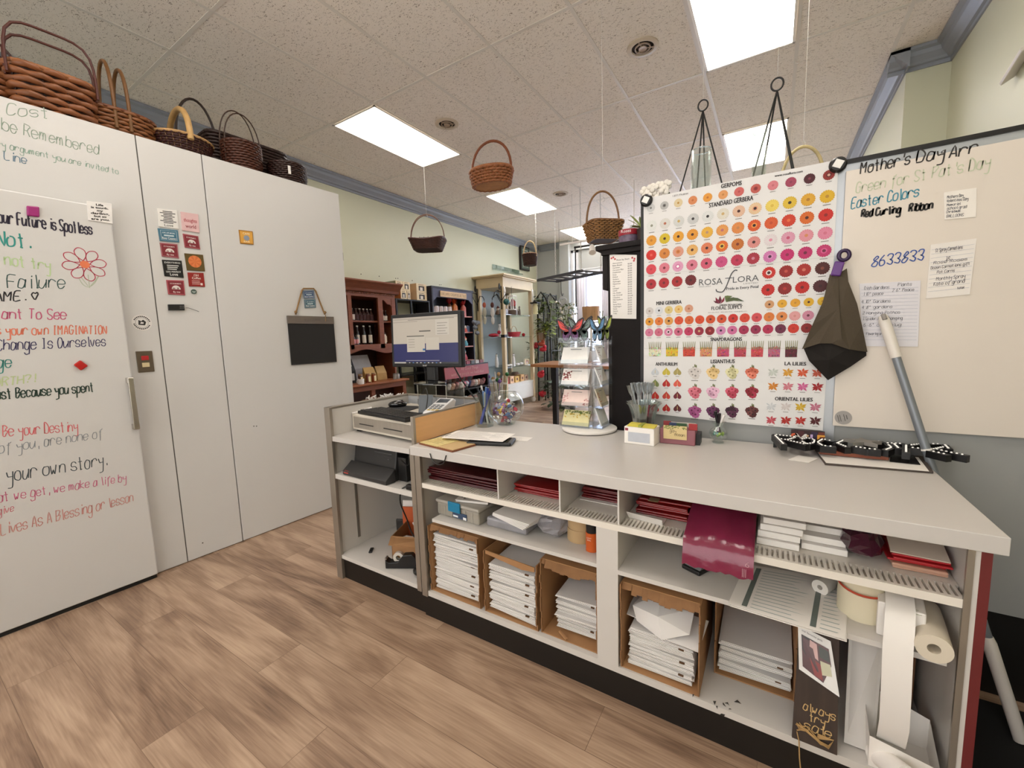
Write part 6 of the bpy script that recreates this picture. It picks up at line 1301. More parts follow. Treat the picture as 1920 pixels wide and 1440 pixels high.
magnet('upper blue River Country magnet inside the chalkboard rope', [(566, 545), (588, 544), (590, 560), (569, 560)], .0, .006, framed('2f4a70', 'b9c4d0', blue), base='7c8a98')
magnet('lower blue River Country magnet inside the chalkboard rope', [(569, 561.5), (591, 561), (592, 577), (571, 578)], .0, .006, framed('335a68', 'b9c4d0', blue), base='6f7f88')
b = MB(); p = PC(644, 480); hb = MB(); hb.box(-.05, -.02, tf, tf+.012, p[1]-.03, p[1]+.03); hb.box(-.05, -.02, tf, tf+.012, p[1]-.26, p[1]-.2); hb.build('side_hinge', black, cooler)

# ---- baskets
WK = {}
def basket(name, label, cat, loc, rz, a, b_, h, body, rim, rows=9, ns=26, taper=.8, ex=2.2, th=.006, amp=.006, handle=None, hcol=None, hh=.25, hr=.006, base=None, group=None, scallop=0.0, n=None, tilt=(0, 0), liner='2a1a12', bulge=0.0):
    t = thing(name, label, cat, loc, rz, group); t.rotation_euler = (tilt[0], tilt[1], rz); n = n or ns*4
    mb = MB()
    def R(z): return taper+(1-taper)*(z/h)+bulge*math.sin(PI*z/h)
    def pt(q, k, z): c, s = math.cos(q), math.sin(q); m_ = (abs(c)**ex+abs(s)**ex)**(-1/ex); return (a*k*m_*c, b_*k*m_*s, z)
    for r_ in range(rows):
        z = th+(h-2*th)*r_/(rows-1); k = R(z); P = []
        for j in range(n): q = 2*PI*j/n; w = amp*math.cos(ns*q+PI*(r_ % 2)); x, y, zz = pt(q, k, z); d = math.hypot(x, y) or 1; P.append((x*(1+w/d), y*(1+w/d), zz+scallop*math.cos(2*q)*r_/rows))
        mb.tube(P, (h/rows)*.56, 5, closed=True, flat=1)
    mb.build('woven_body', mat('wicker_'+body, body, rough=.5, var=.3, scale=18, coat=.1), t)
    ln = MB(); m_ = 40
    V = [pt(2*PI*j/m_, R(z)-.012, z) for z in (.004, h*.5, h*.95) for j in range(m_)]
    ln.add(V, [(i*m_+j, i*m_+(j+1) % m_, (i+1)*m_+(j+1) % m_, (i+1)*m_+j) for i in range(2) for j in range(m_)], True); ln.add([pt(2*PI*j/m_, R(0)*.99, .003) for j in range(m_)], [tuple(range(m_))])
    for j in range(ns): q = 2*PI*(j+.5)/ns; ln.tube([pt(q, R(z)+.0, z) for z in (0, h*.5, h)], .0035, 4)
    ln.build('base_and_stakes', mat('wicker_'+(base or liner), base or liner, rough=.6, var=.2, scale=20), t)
    rm = MB(); P = [pt(2*PI*j/48, 1.0, h) for j in range(48)]; P = [(x, y, z+scallop*math.cos(2*2*PI*j/48)) for j, (x, y, z) in enumerate(P)]
    rm.tube(P, th*1.35, 7, closed=True); 
    for j in range(0, 60): q = 2*PI*j/60; x, y, z = pt(q, 1.0, h); rm.ball((x, y, z+scallop*math.cos(2*q)), (th*1.5, th*1.5, th*1.5), 6, 4)
    rm.build('rim', mat('wicker_'+rim, rim, rough=.5, var=.25, scale=25), t)
    for hd in (handle or []):
        axis, off, sh, hh_, hr_ = hd; hm = MB(); L_ = a if axis == 'x' else b_; P = []
        for u in np.linspace(0, PI, 19):
            if sh == 'arch': x_, z_ = -L_*math.cos(u), h*.75+(hh_)*math.sin(u)**.8
            elif sh == 'hoop': x_, z_ = -L_*math.cos(u)*(1+.12*math.sin(u)), h*.3+(hh_)*math.sin(u)**.75
            else: e_ = 4.5; c, s = math.cos(u), math.sin(u); m_ = (abs(c)**e_+abs(s)**e_)**(-1/e_); x_, z_ = -L_*.97*c*m_, h*.7+hh_*s*m_
            P.append((x_, off, z_) if axis == 'x' else (off, x_, z_))
        hm.tube(P, hr_, 7, flat=1); hm.build('handle', mat('wicker_'+(hcol or rim), hcol or rim, rough=.5, var=.2, scale=25), t)
    return t
zt_ = cz+.002
def on_top(px, py, back): # foot of something standing on the cold room's roof, seen just above the edge at pixel
    t, z = PC(px, py); return CWd(t, zt_, -back)
def OT(t, back): return CWd(t, zt_, -back)
tp = lambda x: PC(x, 200+(x*.286))[0]
B = basket
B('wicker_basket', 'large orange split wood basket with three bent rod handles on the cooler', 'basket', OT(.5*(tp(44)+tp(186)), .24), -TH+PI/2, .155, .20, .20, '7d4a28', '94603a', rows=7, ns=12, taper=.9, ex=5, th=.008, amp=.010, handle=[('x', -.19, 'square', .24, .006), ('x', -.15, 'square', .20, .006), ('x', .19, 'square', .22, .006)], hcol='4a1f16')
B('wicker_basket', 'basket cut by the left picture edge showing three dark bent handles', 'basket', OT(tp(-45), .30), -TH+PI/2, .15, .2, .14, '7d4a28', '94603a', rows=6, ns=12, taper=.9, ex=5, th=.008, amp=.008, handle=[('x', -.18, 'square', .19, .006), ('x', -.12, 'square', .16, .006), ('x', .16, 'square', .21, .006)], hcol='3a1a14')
t = B('wicker_basket', 'long brown oval wicker basket with two upright twisted hoops on the cooler', 'basket', OT(.5*(tp(190)+tp(300)), .22), -TH+PI/2, .165, .13, .145, '7a4a26', '6a3a20', rows=8, ns=16, taper=.86, ex=2.6, handle=[('y', -.03, 'hoop', .38, .009), ('y', .03, 'hoop', .36, .009)], hcol='6e4a26')
b = MB(); rr = random.Random(4); [b.ball((-.13+rr.uniform(-.03, .03), rr.uniform(-.05, .05), .14+rr.uniform(0, .07)), rr.uniform(.015, .028), 7, 5) for k in range(9)]; b.build('raffia_bow', mat('raffia_brown', '5a3a20', rough=.9, var=.3, scale=40), t)
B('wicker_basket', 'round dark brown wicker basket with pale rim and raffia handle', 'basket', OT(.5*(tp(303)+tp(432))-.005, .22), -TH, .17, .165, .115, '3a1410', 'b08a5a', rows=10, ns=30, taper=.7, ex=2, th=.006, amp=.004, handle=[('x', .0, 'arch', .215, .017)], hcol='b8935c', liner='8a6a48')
B('wicker_basket', 'black basket with one thin dark hoop handle behind the pale rimmed basket', 'basket', OT(.5*(tp(345)+tp(420))+.13, .42), -TH, .12, .12, .19, '2a1410', '241210', rows=7, ns=20, taper=.85, ex=2.4, handle=[('y', 0, 'arch', .36, .008)], hcol='2a1a10')
B('wicker_basket', 'dark round wicker basket with two thin hoop handles near the cooler corner', 'basket', OT(.5*(tp(440)+tp(514)), .15), -TH, .11, .11, .185, '4a2414', '3a1c12', rows=12, ns=20, taper=.88, ex=2, th=.005, amp=.004, handle=[('y', -.04, 'hoop', .36, .004), ('y', .03, 'hoop', .32, .004)], hcol='3a2418', bulge=.05)
B('wicker_basket', 'long dark wicker tray basket standing behind at the cooler corner', 'basket', OT(.5*(tp(450)+tp(590))-.03, .40), -TH+PI/2, .26, .12, .29, '2a1610', '2c1812', rows=14, ns=30, taper=.97, ex=6, th=.006, amp=.004)
t = B('wicker_basket', 'dark round wicker basket with a white tag at the cooler corner', 'basket', OT(.5*(tp(526)+tp(597))-.005, .14), -TH, .12, .12, .135, '2e1710', '2a1510', rows=10, ns=22, taper=.9, ex=2, th=.005, amp=.004, bulge=.06)
b = MB(); b.box(.098, .101, -.075, -.055, .0, .055) if 0 else b.box(.124, .127, -.06, -.042, .045, .10); b.build('price_tag', paper, t, label='small white price tag')
# ---- baskets hanging from the ceiling
hookm = mat('hook_white', 'd8d2c8', rough=.4)
def hang(name, label, px, py_bottom, d, hook_top, **kw):
    p = PY(px, py_bottom, d); t = B(name, label, 'basket', (p.x, p.y, p.z), kw.pop('rz', 0), **kw)
    b = MB(); zz = hook_top; b.tube([(0, 0, zz), (0, 0, CE-p.z-.006)], .0012, 5); b.tube([(0, 0, zz), (.012, 0, zz-.006), (.014, 0, zz-.022), (0, 0, zz-.03)], .002, 5); b.build('hanging_wire', hookm, t); return t
hang('hanging_basket', 'oval light brown split wood basket hanging below the ceiling panels', 922, 350, 3.05, .375, a=.185, b_=.13, h=.125, body='8c5430', rim='9a6038', rows=6, ns=22, taper=.84, ex=2.2, th=.009, amp=.008, handle=[('x', 0, 'arch', .27, .011)], hcol='7a4224', base='b08050', rz=.15)
hang('hanging_basket', 'dark brown square wicker basket with hoop handle hanging before the left wall', 803, 470, 3.75, .405, a=.2, b_=.17, h=.12, body='4a2a20', rim='4a2a22', rows=10, ns=26, taper=.74, ex=5, th=.006, amp=.005, handle=[('x', -.01, 'arch', .32, .005), ('x', .012, 'arch', .315, .005)], hcol='6a4a3a', scallop=.02, rz=.5)
hang('hanging_basket', 'small dark basket with pale hoop handle hanging in front of the picture', 994, 498, 5.6, .36, a=.11, b_=.11, h=.165, body='3c2016', rim='a0785a', rows=10, ns=20, taper=.8, ex=2, th=.006, amp=.004, handle=[('x', 0, 'arch', .235, .0095)], hcol='cdb48a')
hang('hanging_basket', 'golden brown square wicker basket hanging beside the dark cabinet', 1131, 453, 2.75, .285, a=.115, b_=.105, h=.115, body='8a6238', rim='7a5230', rows=11, ns=22, taper=.72, ex=5, th=.005, amp=.005, handle=[('x', 0, 'arch', .235, .007)], hcol='7a5634', rz=.75)
# ---- wire plant hangers, cylinders and orchid behind the partition
def hanger(label, pr, legs, y):
    p = PY(*pr, y); t = thing('plant_hanger', label, 'plant hanger', p); b = MB(); b.tube([(.026*math.cos(a), 0, .03+.03*math.sin(a)) for a in np.linspace(0, 2*PI, 21)[:-1]], .0045, 7, closed=True); b.build('ring', black, t)
    for (lx, ly, dy) in legs:
        q = PY(lx, ly, y+dy)-p; q = q*(1.35); b = MB(); b.tube([(0, 0, 0), tuple(q)], .0042, 6); b.build('wire_leg', black, t)
    b = MB(); q0 = PY(legs[0][0], legs[0][1], y)-p; b.tube([(.2*math.cos(a), .2*math.sin(a)*.9, q0.z*1.35) for a in np.linspace(0, 2*PI, 29)[:-1]], .006, 6, closed=True); b.build('pot_ring', black, t)
    b = MB(); b.tube([(0, 0, .06), (0, 0, CE-p.z-.005)], .0012, 5); b.build('hanging_wire', hookm, t); return t
hanger('black wire plant hanger with a ring hanging over the left of the poster', (1318, 208), [(1277, 352, 0), (1307, 350, -.1), (1322, 346, .1), (1352, 338, 0)], 2.75)
hanger('black wire plant hanger with a ring hanging over the right of the poster', (1457, 170), [(1413, 327, 0), (1429, 325, .1), (1484, 310, 0), (1487, 312, -.1)], 2.6)
def cylv(label, px, pytop, w, y):
    p = PY(px, pytop, y); r = (PY(px+w/2, pytop, y)-p).length; t = thing('cylinder_vase', label, 'vase', (p.x, p.y, 1.36)); h = p.z-1.36
    b = MB(); b.lathe([(.001, 0), (r, 0), (r, h), (r*.9, h), (r*.9, .012), (.001, .012)], 26); b.build('glass_cylinder', gl, t)
    b = MB(); b.tube([(r*.95*math.cos(a), r*.95*math.sin(a), h) for a in np.linspace(0, 2*PI, 25)[:-1]], .0025, 5, closed=True); b.build('rim', glass('rim_glass', 'd6dcdc', .3, .7), t)
cylv('tall clear glass cylinder vase behind the left plant hanger', 1315, 282, 38, 2.42); cylv('tall slim clear glass cylinder vase before the bluish ceiling panel', 1425, 248, 27, 2.42)
sh = thing('back_shelf', 'high wooden shelf behind the partition carrying the glass cylinders', 'shelf', (0, 0, 0)); b = MB(); b.box(XP0+.06, .65, 2.25, 2.65, 1.33, 1.3595); b.build('shelf_board', dk, sh); [MB().box(x_, x_+.04, 2.3, 2.6, 0, 1.3295).build('shelf_leg', dk, sh) for x_ in (XP0+.08, .58)]
p = PY(1240, 368, 2.2); orc = thing('orchid', 'white orchid blossoms rising behind the upper left poster corner', 'orchid', (p.x+.03, p.y+.13, 1.36))
b = MB(); b.tube(_smooth([(0, 0, .1), (-.02, -.02, .3), (-.05, -.06, p.z-1.36), (.0, -.09, p.z-1.34)], 5), .004, 6); b.build('stem', mat('orchid_stem', '4a5630', rough=.5), orc)
b = MB(); b.lathe([(.001, 0), (.06, 0), (.07, .12), (.001, .12)], 20); b.build('pot', mat('pot_white', 'd8d4cc', rough=.4), orc)
b = MB(); rr = random.Random(5)
for (px, py) in ((1208, 358), (1222, 352), (1214, 368), (1236, 348), (1246, 358), (1250, 346), (1228, 366)):
    q = PY(px, py, p.y+.0)-Vector((p.x+.03, p.y+.13, 1.36)); a0 = rr.random()*3
    for k in range(5): a = a0+2*PI*k/5; b.ball((q.x+.013*math.cos(a), q.y+rr.uniform(-.01, .01), q.z+.013*math.sin(a)), (.0135, .005, .0125), 8, 5)
b.build('petals', mat('petal_white', 'e6e0d6', rough=.6), orc)
p = PY(1506, 275, 3.1); hb_ = B('hanging_basket', 'pale wicker hoop of a basket hanging behind the poster top', 'basket', (p.x, p.y, p.z-.34), .2, .11, .1, .12, 'b89a6a', 'c4a878', rows=8, ns=18, taper=.8, ex=2, handle=[('x', 0, 'arch', .25, .009)], hcol='cdbb8a')
b = MB(); b.tube([(0, 0, .345), (0, 0, CE-(p.z-.34)-.006)], .0012, 5); b.tube([(0, 0, .37), (.012, 0, .36), (.01, 0, .345), (0, 0, .335)], .002, 5); b.build('hanging_wire', hookm, hb_)
p = PX(1912, 135, XR); wl = thing('wall_bracket', 'small white bracket on the right wall cut by the picture edge', 'bracket', (XR, p.y, p.z)); b = MB(); b.prism([(-.001, .05, 0), (-.05, .05, -.03), (-.06, .05, -.015), (-.01, .05, .03)], (0, -.22, .06)); b.build('bracket_arm', hookm, wl, bevel=.004)
b = MB(); p = PZ(1492, 110, CE); hk = one(b.at((p.x, p.y, CE)).tube([(0, 0, -.004), (0, 0, -.03), (.015, -.01, -.045), (.04, -.02, -.04)], .003, 6), 'ceiling_hook', hookm, 'small white ceiling hook beside the large lit panel', 'hook')
# ================================================================ the front of the shop
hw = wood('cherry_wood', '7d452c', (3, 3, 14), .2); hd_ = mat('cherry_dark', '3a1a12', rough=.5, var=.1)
hu = thing('china_hutch', 'red brown wooden hutch with open shelves against the left wall', 'hutch', (0, 0, 0))
X0, X1, Y0, Y1 = -4.61, -4.2, 2.86, 3.86
b = MB(); b.box(X0, X1-.02, Y0, Y0+.03, 1.2, 1.85); b.box(X0, X1-.02, Y1-.03, Y1, 1.2, 1.85); b.box(X0, X1-.02, Y0, Y1, 1.2, 1.235); b.box(X0, X1, Y0, Y1, 1.83, 1.88); b.box(X1-.025, X1, Y0, Y0+.05, 1.2, 1.83); b.box(X1-.025, X1, 3.14, 3.19, 1.2, 1.83); b.box(X1-.025, X1, 3.58, 3.65, 1.2, 1.83); b.box(X1-.025, X1, Y1-.06, Y1, 1.2, 1.83); b.box(X1-.025, X1, Y0, Y1, 1.2, 1.255); b.build('upper_case', hw, hu)
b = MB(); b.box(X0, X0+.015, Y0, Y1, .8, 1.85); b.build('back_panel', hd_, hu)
b = MB(); b.box(X0, X1-.03, Y0+.03, Y1-.03, 1.525, 1.543); b.build('shelf', hw, hu)
b = MB(); P = [(X1-.024, 3.65, 1.83), (X1-.024, 3.65, 1.79)]+[(X1-.024, 3.65+.15*t, 1.80-.075*(t**1.5)+.012*math.sin(t*9)) for t in np.linspace(0, 1, 8)]+[(X1-.024, 3.80, 1.83)]; b.prism(P, (.02, 0, 0)); b.build('arched_door_rail', hw, hu)
b = MB(); b.prism([(X1-.03, Y0-.03, 1.88), (X1+.02, Y0-.03, 1.89), (X1+.03, Y0-.03, 1.92), (X1+.07, Y0-.03, 1.97), (X1+.1, Y0-.03, 2.0), (X1+.1, Y0-.03, 2.015), (X0, Y0-.03, 2.015), (X0, Y0-.03, 1.88)], (0, Y1-Y0+.09, 0)); b.build('cornice', hw, hu)
b = MB(); [b.box(X1, X1+.012, Y0+.022*k, Y0+.022*k+.012, 1.862, 1.88) for k in range(45)]; b.build('dentil_moulding', hw, hu)
b = MB(); P = [(X1-.025, Y0, 1.2)]+[(X1-.025, Y0+(Y1-Y0)*t, 1.165-.03*math.sin(t*PI*3)) for t in np.linspace(0, 1, 22)]+[(X1-.025, Y1, 1.2)]; b.prism(P[::-1], (.022, 0, 0)); b.build('scalloped_valance', hw, hu)
for y_ in (Y0, Y1-.03): b = MB(); b.box(X0, X1-.05, y_, y_+.03, .79, 1.2); b.build('side_bracket', hw, hu)
b = MB(); b.box(X0, -4.06, Y0-.02, Y1+.04, .765, .79); b.build('counter_ledge', wood('cherry_light', '9a5c38', (3, 3, 14), .18), hu, bevel=.006)
b = MB(); b.box(X0, -4.1, Y0, Y1+.01, 0, .08); b.box(X0, -4.1, Y0, Y1+.01, .7, .764); [b.box(-4.13, -4.1, y_, y_+.055, .08, .7) for y_ in (Y0, 3.31, Y1-.045)]; b.box(X0, -4.13, Y1-.02, Y1+.01, .08, .7); b.build('base_frame', hw, hu)
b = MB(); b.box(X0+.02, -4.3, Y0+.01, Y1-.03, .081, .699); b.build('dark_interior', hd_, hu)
cnt = {}
def bottle(label, group, loc, h, r, glassc, labc, capc, tilt=(0, 0)):
    k = (h, r, glassc, labc, capc)
    if k in cnt: t = dup(cnt[k], loc=loc, label=label)
    else:
        t = thing('bottle', label, 'bottle', loc); b = MB(); b.lathe([(.001, 0), (r, 0), (r, h*.58), (r*.4, h*.78), (r*.36, h*.93), (.001, h*.93)], 14); b.build('glass_body', mat('btl_'+glassc, glassc, rough=.12, coat=.3), t)
        b = MB(); b.lathe([(r*1.02, h*.08), (r*1.02, h*.5)], 14, cap=False); b.build('paper_label', mat('lab_'+labc, labc, rough=.6, var=.15, scale=60), t)
        b = MB(); b.lathe([(.001, h*.931), (r*.45, h*.931), (r*.45, h), (.001, h)], 12); b.build('cap', mat('cap_'+capc, capc, rough=.4), t); cnt[k] = t
    t['group'] = group; t.rotation_euler = (tilt[0], tilt[1], 0); return t
for k in range(8): bottle('white labelled syrup bottle in the row on the lower hutch shelf', 'syrup bottles on the lower hutch shelf', (-4.27-.05*(k % 2), 3.20+.047*k, 1.2555), .23, .021, '1c0d0a', 'd9cfc0', 'd8d2c8')
for k in range(3): bottle('small dark bottle with pink label at the left of the lower hutch shelf', 'small dark bottles on the lower hutch shelf', (-4.24, 3.17+.045*k, 1.2555), .13, .019, '16090a', 'c98a8a', '2a1a18')
for k in range(7): bottle('dark maple bottle with pale cap tilted on the upper hutch shelf', 'dark bottles on the upper hutch shelf', (-4.30, 3.21+.055*k, 1.5435), .15, .028, '2a0e0c', 'cbbcb0' if k < 2 else '3a1614', 'd8ccc0' if k > 2 else '6a5a50', tilt=(.0, .0))
for k in range(3): bottle('small dark bottle with round white label behind the arched hutch door', 'bottles behind the arched door', (-4.29, 3.68+.045*k, 1.5435), .14, .02, '1e0b0a', 'e0d8d0', '9a8a80')
def jar(label, loc, r, h, c, lidc='2a1c16', labc=None, group=None):
    t = thing('jar', label, 'jar', loc, group=group); b = MB(); b.lathe([(.001, 0), (r, 0), (r, h*.8), (r*.85, h*.86), (.001, h*.86)], 16); b.build('jar_body', mat('jar_'+c, c, rough=.2, coat=.3, var=.1), t)
    b = MB(); b.lathe([(.001, h*.861), (r*.9, h*.861), (r*.9, h), (.001, h)], 16); b.build('lid', mat('lid_'+lidc, lidc, rough=.4), t)
    if labc: b = MB(); b.at(rz=.2).box(r*.9, r*1.02, -r*.7, r*.7, h*.12, h*.7); b.build('paper_label', mat('lab_'+labc, labc, rough=.6), t)
    return t
jar('white labelled jar with dark lid behind the arched hutch door', (-4.28, 3.70, 1.2555), .035, .14, 'e0d6c4', '2a1c16', 'd8c8b0')
def pouch(label, loc, w, h, d, c, lab=None, text=None, tc='e0e0e0', rz=0, cat='bag'):
    t = thing('pouch', label, cat, loc, rz); b = MB(); b.add([(-d/2, -w/2, 0), (d/2, -w/2, 0), (d/2, w/2, 0), (-d/2, w/2, 0), (-d*.3, -w*.46, h), (-d*.2, -w*.46, h), (-d*.2, w*.46, h), (-d*.3, w*.46, h), (d*.42, -w*.48, h*.5), (d*.42, w*.48, h*.5)], [(3, 2, 1, 0), (0, 1, 8, 5, 4), (2, 3, 7, 6, 9), (1, 2, 9, 8), (8, 9, 6, 5), (4, 5, 6, 7), (3, 0, 4, 7)]); b.build('pouch_body', mat('pch_'+c, c, rough=.6, var=.12, scale=12), t, bevel=.004)
    if lab: b = MB(lab); b.poly([(d/2+.002, -w*.3, h*.12), (d/2+.002, w*.3, h*.12), (d*.45+.004, w*.3, h*.4), (d*.45+.004, -w*.3, h*.4)]); b.build('paper_label', paint(), t)
    if text: b = MB(tc); typeset(b, text, (d*.44, -w*.36, h*.58), (-.2, 1, .35), (-.3, -.35, 1), width=w*.7, lift=.008); b.build('lettering', paint(), t)
    return t
zl = .7905
pouch('black bag with white lettering at the left of the hutch ledge', (-4.33, 3.17, zl), .16, .30, .1, '1c1a1a', 'c9c4bc', 'DRY', 'e6e4e0')
pouch('large white bag with faint print at the back of the hutch ledge', (-4.42, 3.42, zl), .30, .33, .1, 'b9b6b6')
pouch('kraft paper pouch behind the honey jars on the hutch ledge', (-4.26, 3.42, zl), .17, .18, .07, 'b08a4a'); pouch('kraft paper pouch right of the honey jars on the hutch ledge', (-4.30, 3.63, zl), .16, .18, .07, 'b28e54')
for k, y_ in enumerate((3.19, 3.30, 3.385)): jar(('dark honey jar with a fanned tag, left on the hutch ledge', 'honey jar with a fanned cream tag, middle of the hutch ledge', 'amber honey jar with a fanned tag, right on the hutch ledge')[k], (-4.14, y_, zl), .026, .115, ('4a2416', '7a3416', '8a3a14')[k], 'a07a50', 'e0cf9a')
mg = thing('mug', 'white enamel mug at the front of the hutch ledge', 'mug', (-4.10, 3.165, zl)); b = MB(); b.lathe([(.001, 0), (.036, 0), (.038, .062), (.035, .062), (.033, .004), (.001, .004)], 20); b.build('mug_body', paper, mg); b = MB(); b.tube([(.0, -.036, .05), (0, -.056, .045), (0, -.056, .02), (0, -.036, .014)], .004, 6); b.build('handle', paper, mg)
for k, y_ in enumerate((3.74, 3.79)): jar(('grey glass jar at the right end of the hutch ledge', 'second grey glass jar at the right end of the hutch ledge')[k], (-4.16, y_, zl), .024, .075, '8f8a86', '6a6460')
# white confetti ribbon on a basket behind the stand
pb_ = PY(722, 750, 2.4); b = MB(); rr = random.Random(3)
for k in range(60): x_, y_ = pb_.x+rr.uniform(-.11, .11), pb_.y+rr.uniform(-.13, .13); z_ = pb_.z+rr.uniform(-.02, .035); b.tube([(x_, y_, z_), (x_+rr.uniform(-.03, .03), y_+rr.uniform(-.03, .03), z_+.02), (x_+rr.uniform(-.04, .04), y_+rr.uniform(-.04, .04), z_)], .004, 4)
tag(b.build('paper_shred', paper), 'heap of white paper shred in a basket behind the checkout stand', 'paper shred', kind='stuff')
basket('wicker_basket', 'basket of white paper shred behind the checkout stand', 'basket', (pb_.x, pb_.y, .0), 0, .14, .16, pb_.z, '6a4a30', '5a3a26', rows=24, ns=20, taper=.85, ex=4)
# ---- black metal shelf with wooden box lanterns
blk = mat('black_metal', '1a1918', rough=.4, metal=.3)
bs = thing('metal_shelf', 'black metal shelf unit with wooden boxes between the hutch and the black display', 'shelf', (0, 0, 0))
b = MB(); [b.box(-4.6, -4.28, 3.95, 4.6, z_, z_+.018) for z_ in (.2, .8, 1.2, 1.56, 1.835)]; b.build('shelf_boards', blk, bs); b = MB(); [b.box(x_, x_+.025, y_, y_+.025, 0, 1.835) for x_ in (-4.6, -4.305) for y_ in (3.95, 4.22, 4.575)]; b.build('uprights', blk, bs)
def boxl(label, y, z, w, h, c, wc='2a1c18', fig='d9cfc0', d=.24):
    t = thing('box_lantern', label, 'box', (-4.56, y, z)); b = MB(); b.box(0, d-.002, 0, w, 0, h); b.build('wooden_box', mat('bx_'+c, c, rough=.6, var=.1, scale=12), t)
    b = MB('dcc9a4'); b.box(d-.002, d+.002, 0, w, 0, h); b.color(wc).box(d+.002, d+.003, w*.22, w*.78, h*.16, h*.72); b.color(fig).box(d+.003, d+.005, w*.34, w*.6, h*.18, h*.56); b.color('4a3a2c').box(d+.002, d+.003, w*.2, w*.7, h*.83, h*.88); b.build('window_front', paint(), t); return t
zt2 = 1.8535
boxl('sage green box with white window front, upper left of the stacked wooden boxes', 4.0, zt2+.122, .125, .118, '8a8a6a', '2a2a30', 'e6e4e2'); boxl('pale wooden box with window, upper middle of the stacked boxes', 4.13, zt2+.122, .13, .118, 'd0b48a'); boxl('pale wooden box with window, upper right of the stacked boxes', 4.385, zt2+.122, .2, .118, 'c9a67e')
boxl('orange wooden box, lower left of the stacked boxes on the black shelf', 4.08, zt2, .11, .12, 'c9763a', '3a3a40', 'c9c0b4'); boxl('dark windowed box, lower middle of the stacked boxes', 4.2, zt2, .06, .12, 'b08a60'); boxl('pale wooden box with window, lower right of the stacked boxes', 4.385, zt2, .2, .12, 'c9a67e')
boxl('small cream box with lettering on the second black shelf', 4.13, 1.5785, .1, .075, 'cfc4a8', '8a8a84', '3a3a3a', .2); boxl('small cream box with dark band on the second black shelf', 4.3, 1.5785, .14, .07, 'c4b890', '4a4a34', 'd0c4a0', .2)
# ---- black display shelf with wooden sign
dd = thing('display_shelf', 'black arched display shelf with a tan wooden sign on top', 'shelf', (0, 0, 0))
b = MB(); b.box(-4.6, -4.585, 4.63, 5.62, .3, 2.05); b.box(-4.6, -4.26, 4.63, 4.66, 0, 2.05); b.box(-4.6, -4.26, 5.59, 5.62, 0, 2.05); b.box(-4.6, -4.25, 4.62, 5.63, 2.05, 2.075); b.build('case', mat('navy_black', '1e1d26', rough=.5), dd)
b = MB(); P = [(-4.275, 4.66, 2.05), (-4.275, 4.66, 1.86), (-4.275, 4.74, 1.92), (-4.275, 5.5, 1.92), (-4.275, 5.59, 1.86), (-4.275, 5.59, 2.05)]; b.prism(P, (.014, 0, 0)); b.build('arched_header', mat('slate_blue', '4a4a5e', rough=.5), dd)
for z_ in (.94, 1.17, 1.40, 1.655): b = MB(); b.box(-4.585, -4.27, 4.66, 5.59, z_-.018, z_); b.build('shelf_board', mat('pink_wood', 'b0766a', rough=.5), dd)
sg = thing('wooden_sign', 'long tan wooden sign with brown lettering on the black display shelf', 'sign', (-4.25, 4.80, 1.93)); b = MB(); b.box(0, .012, 0, .62, 0, .085); b.build('board', mat('tan_wood', 'd2b48a', rough=.6, var=.1), sg); b = MB('7a5a3a'); typeset(b, 'LIVE SIMPLY-DREAM BIG-BE TRUE', (.0122, .02, .02), (0, 1, 0), (0, 0, 1), width=.58, height=.045); b.build('lettering', paint(), sg)
cn = None
for k, y_ in enumerate((4.70, 4.80, 4.90, 5.0, 5.1)):
    if not cn:
        cn = t = thing('candle', 'white patterned jar candle in the row on the black display shelf', 'candle', (-4.34, y_, 1.6555), group='jar candles on the black display shelf'); b = MB(); b.lathe([(.001, 0), (.038, 0), (.038, .13), (.001, .13)], 16); b.build('glass', mat('candle_white', 'cfc4c4', rough=.4, var=.35, scale=40), t); b = MB(); b.lathe([(.001, .1305), (.034, .1305), (.034, .14), (.001, .14)], 14); b.build('lid', mat('silver_lid', 'b9b4b0', rough=.3, metal=.6), t)
    else: dup(cn, loc=(-4.34, y_, 1.6555))
def cello(label, loc, w, h, c, top, seed=1):
    t = thing('gift_bag', label, 'bag', loc); rr = random.Random(seed); b = MB(); b.lathe([(w*.5, 0), (w*.5, h*.5), (w*.16, h*.66)], 12, ex=4); b.build('bag_contents', mat('cel_'+c, c, rough=.3, var=.5, scale=45, coat=.4), t); b = MB()
    for k in range(9): a = rr.random()*6.28; leaf(b, (0, 0, h*.62), (w*.6*math.cos(a), w*.6*math.sin(a), h*rr.uniform(.8, 1)), w*.5)
    b.build('gathered_top', mat('cel_'+top, top, rough=.2, coat=.5, var=.2), t); return t
cello('orange cellophane candy bag with ribbons on the black display shelf', (-4.33, 5.22, 1.6555), .09, .3, 'b0622a', 'b8431f', 1); cello('clear bag of brown sweets with red ribbon on the display shelf', (-4.36, 5.13, 1.6555), .08, .29, '6a3a22', '9a1c24', 2); cello('red and white candy bag at the right of the display shelf', (-4.33, 5.44, 1.6555), .085, .28, 'a8544a', '9c2028', 3); cello('small red bow bag at the far right of the display shelf', (-4.42, 5.52, 1.6555), .06, .26, '5a1a1c', 'b01c2a', 4); cello('brown sweet bag between the orange and the red bag', (-4.40, 5.33, 1.6555), .07, .24, '5a3620', '6a3a2a', 5)
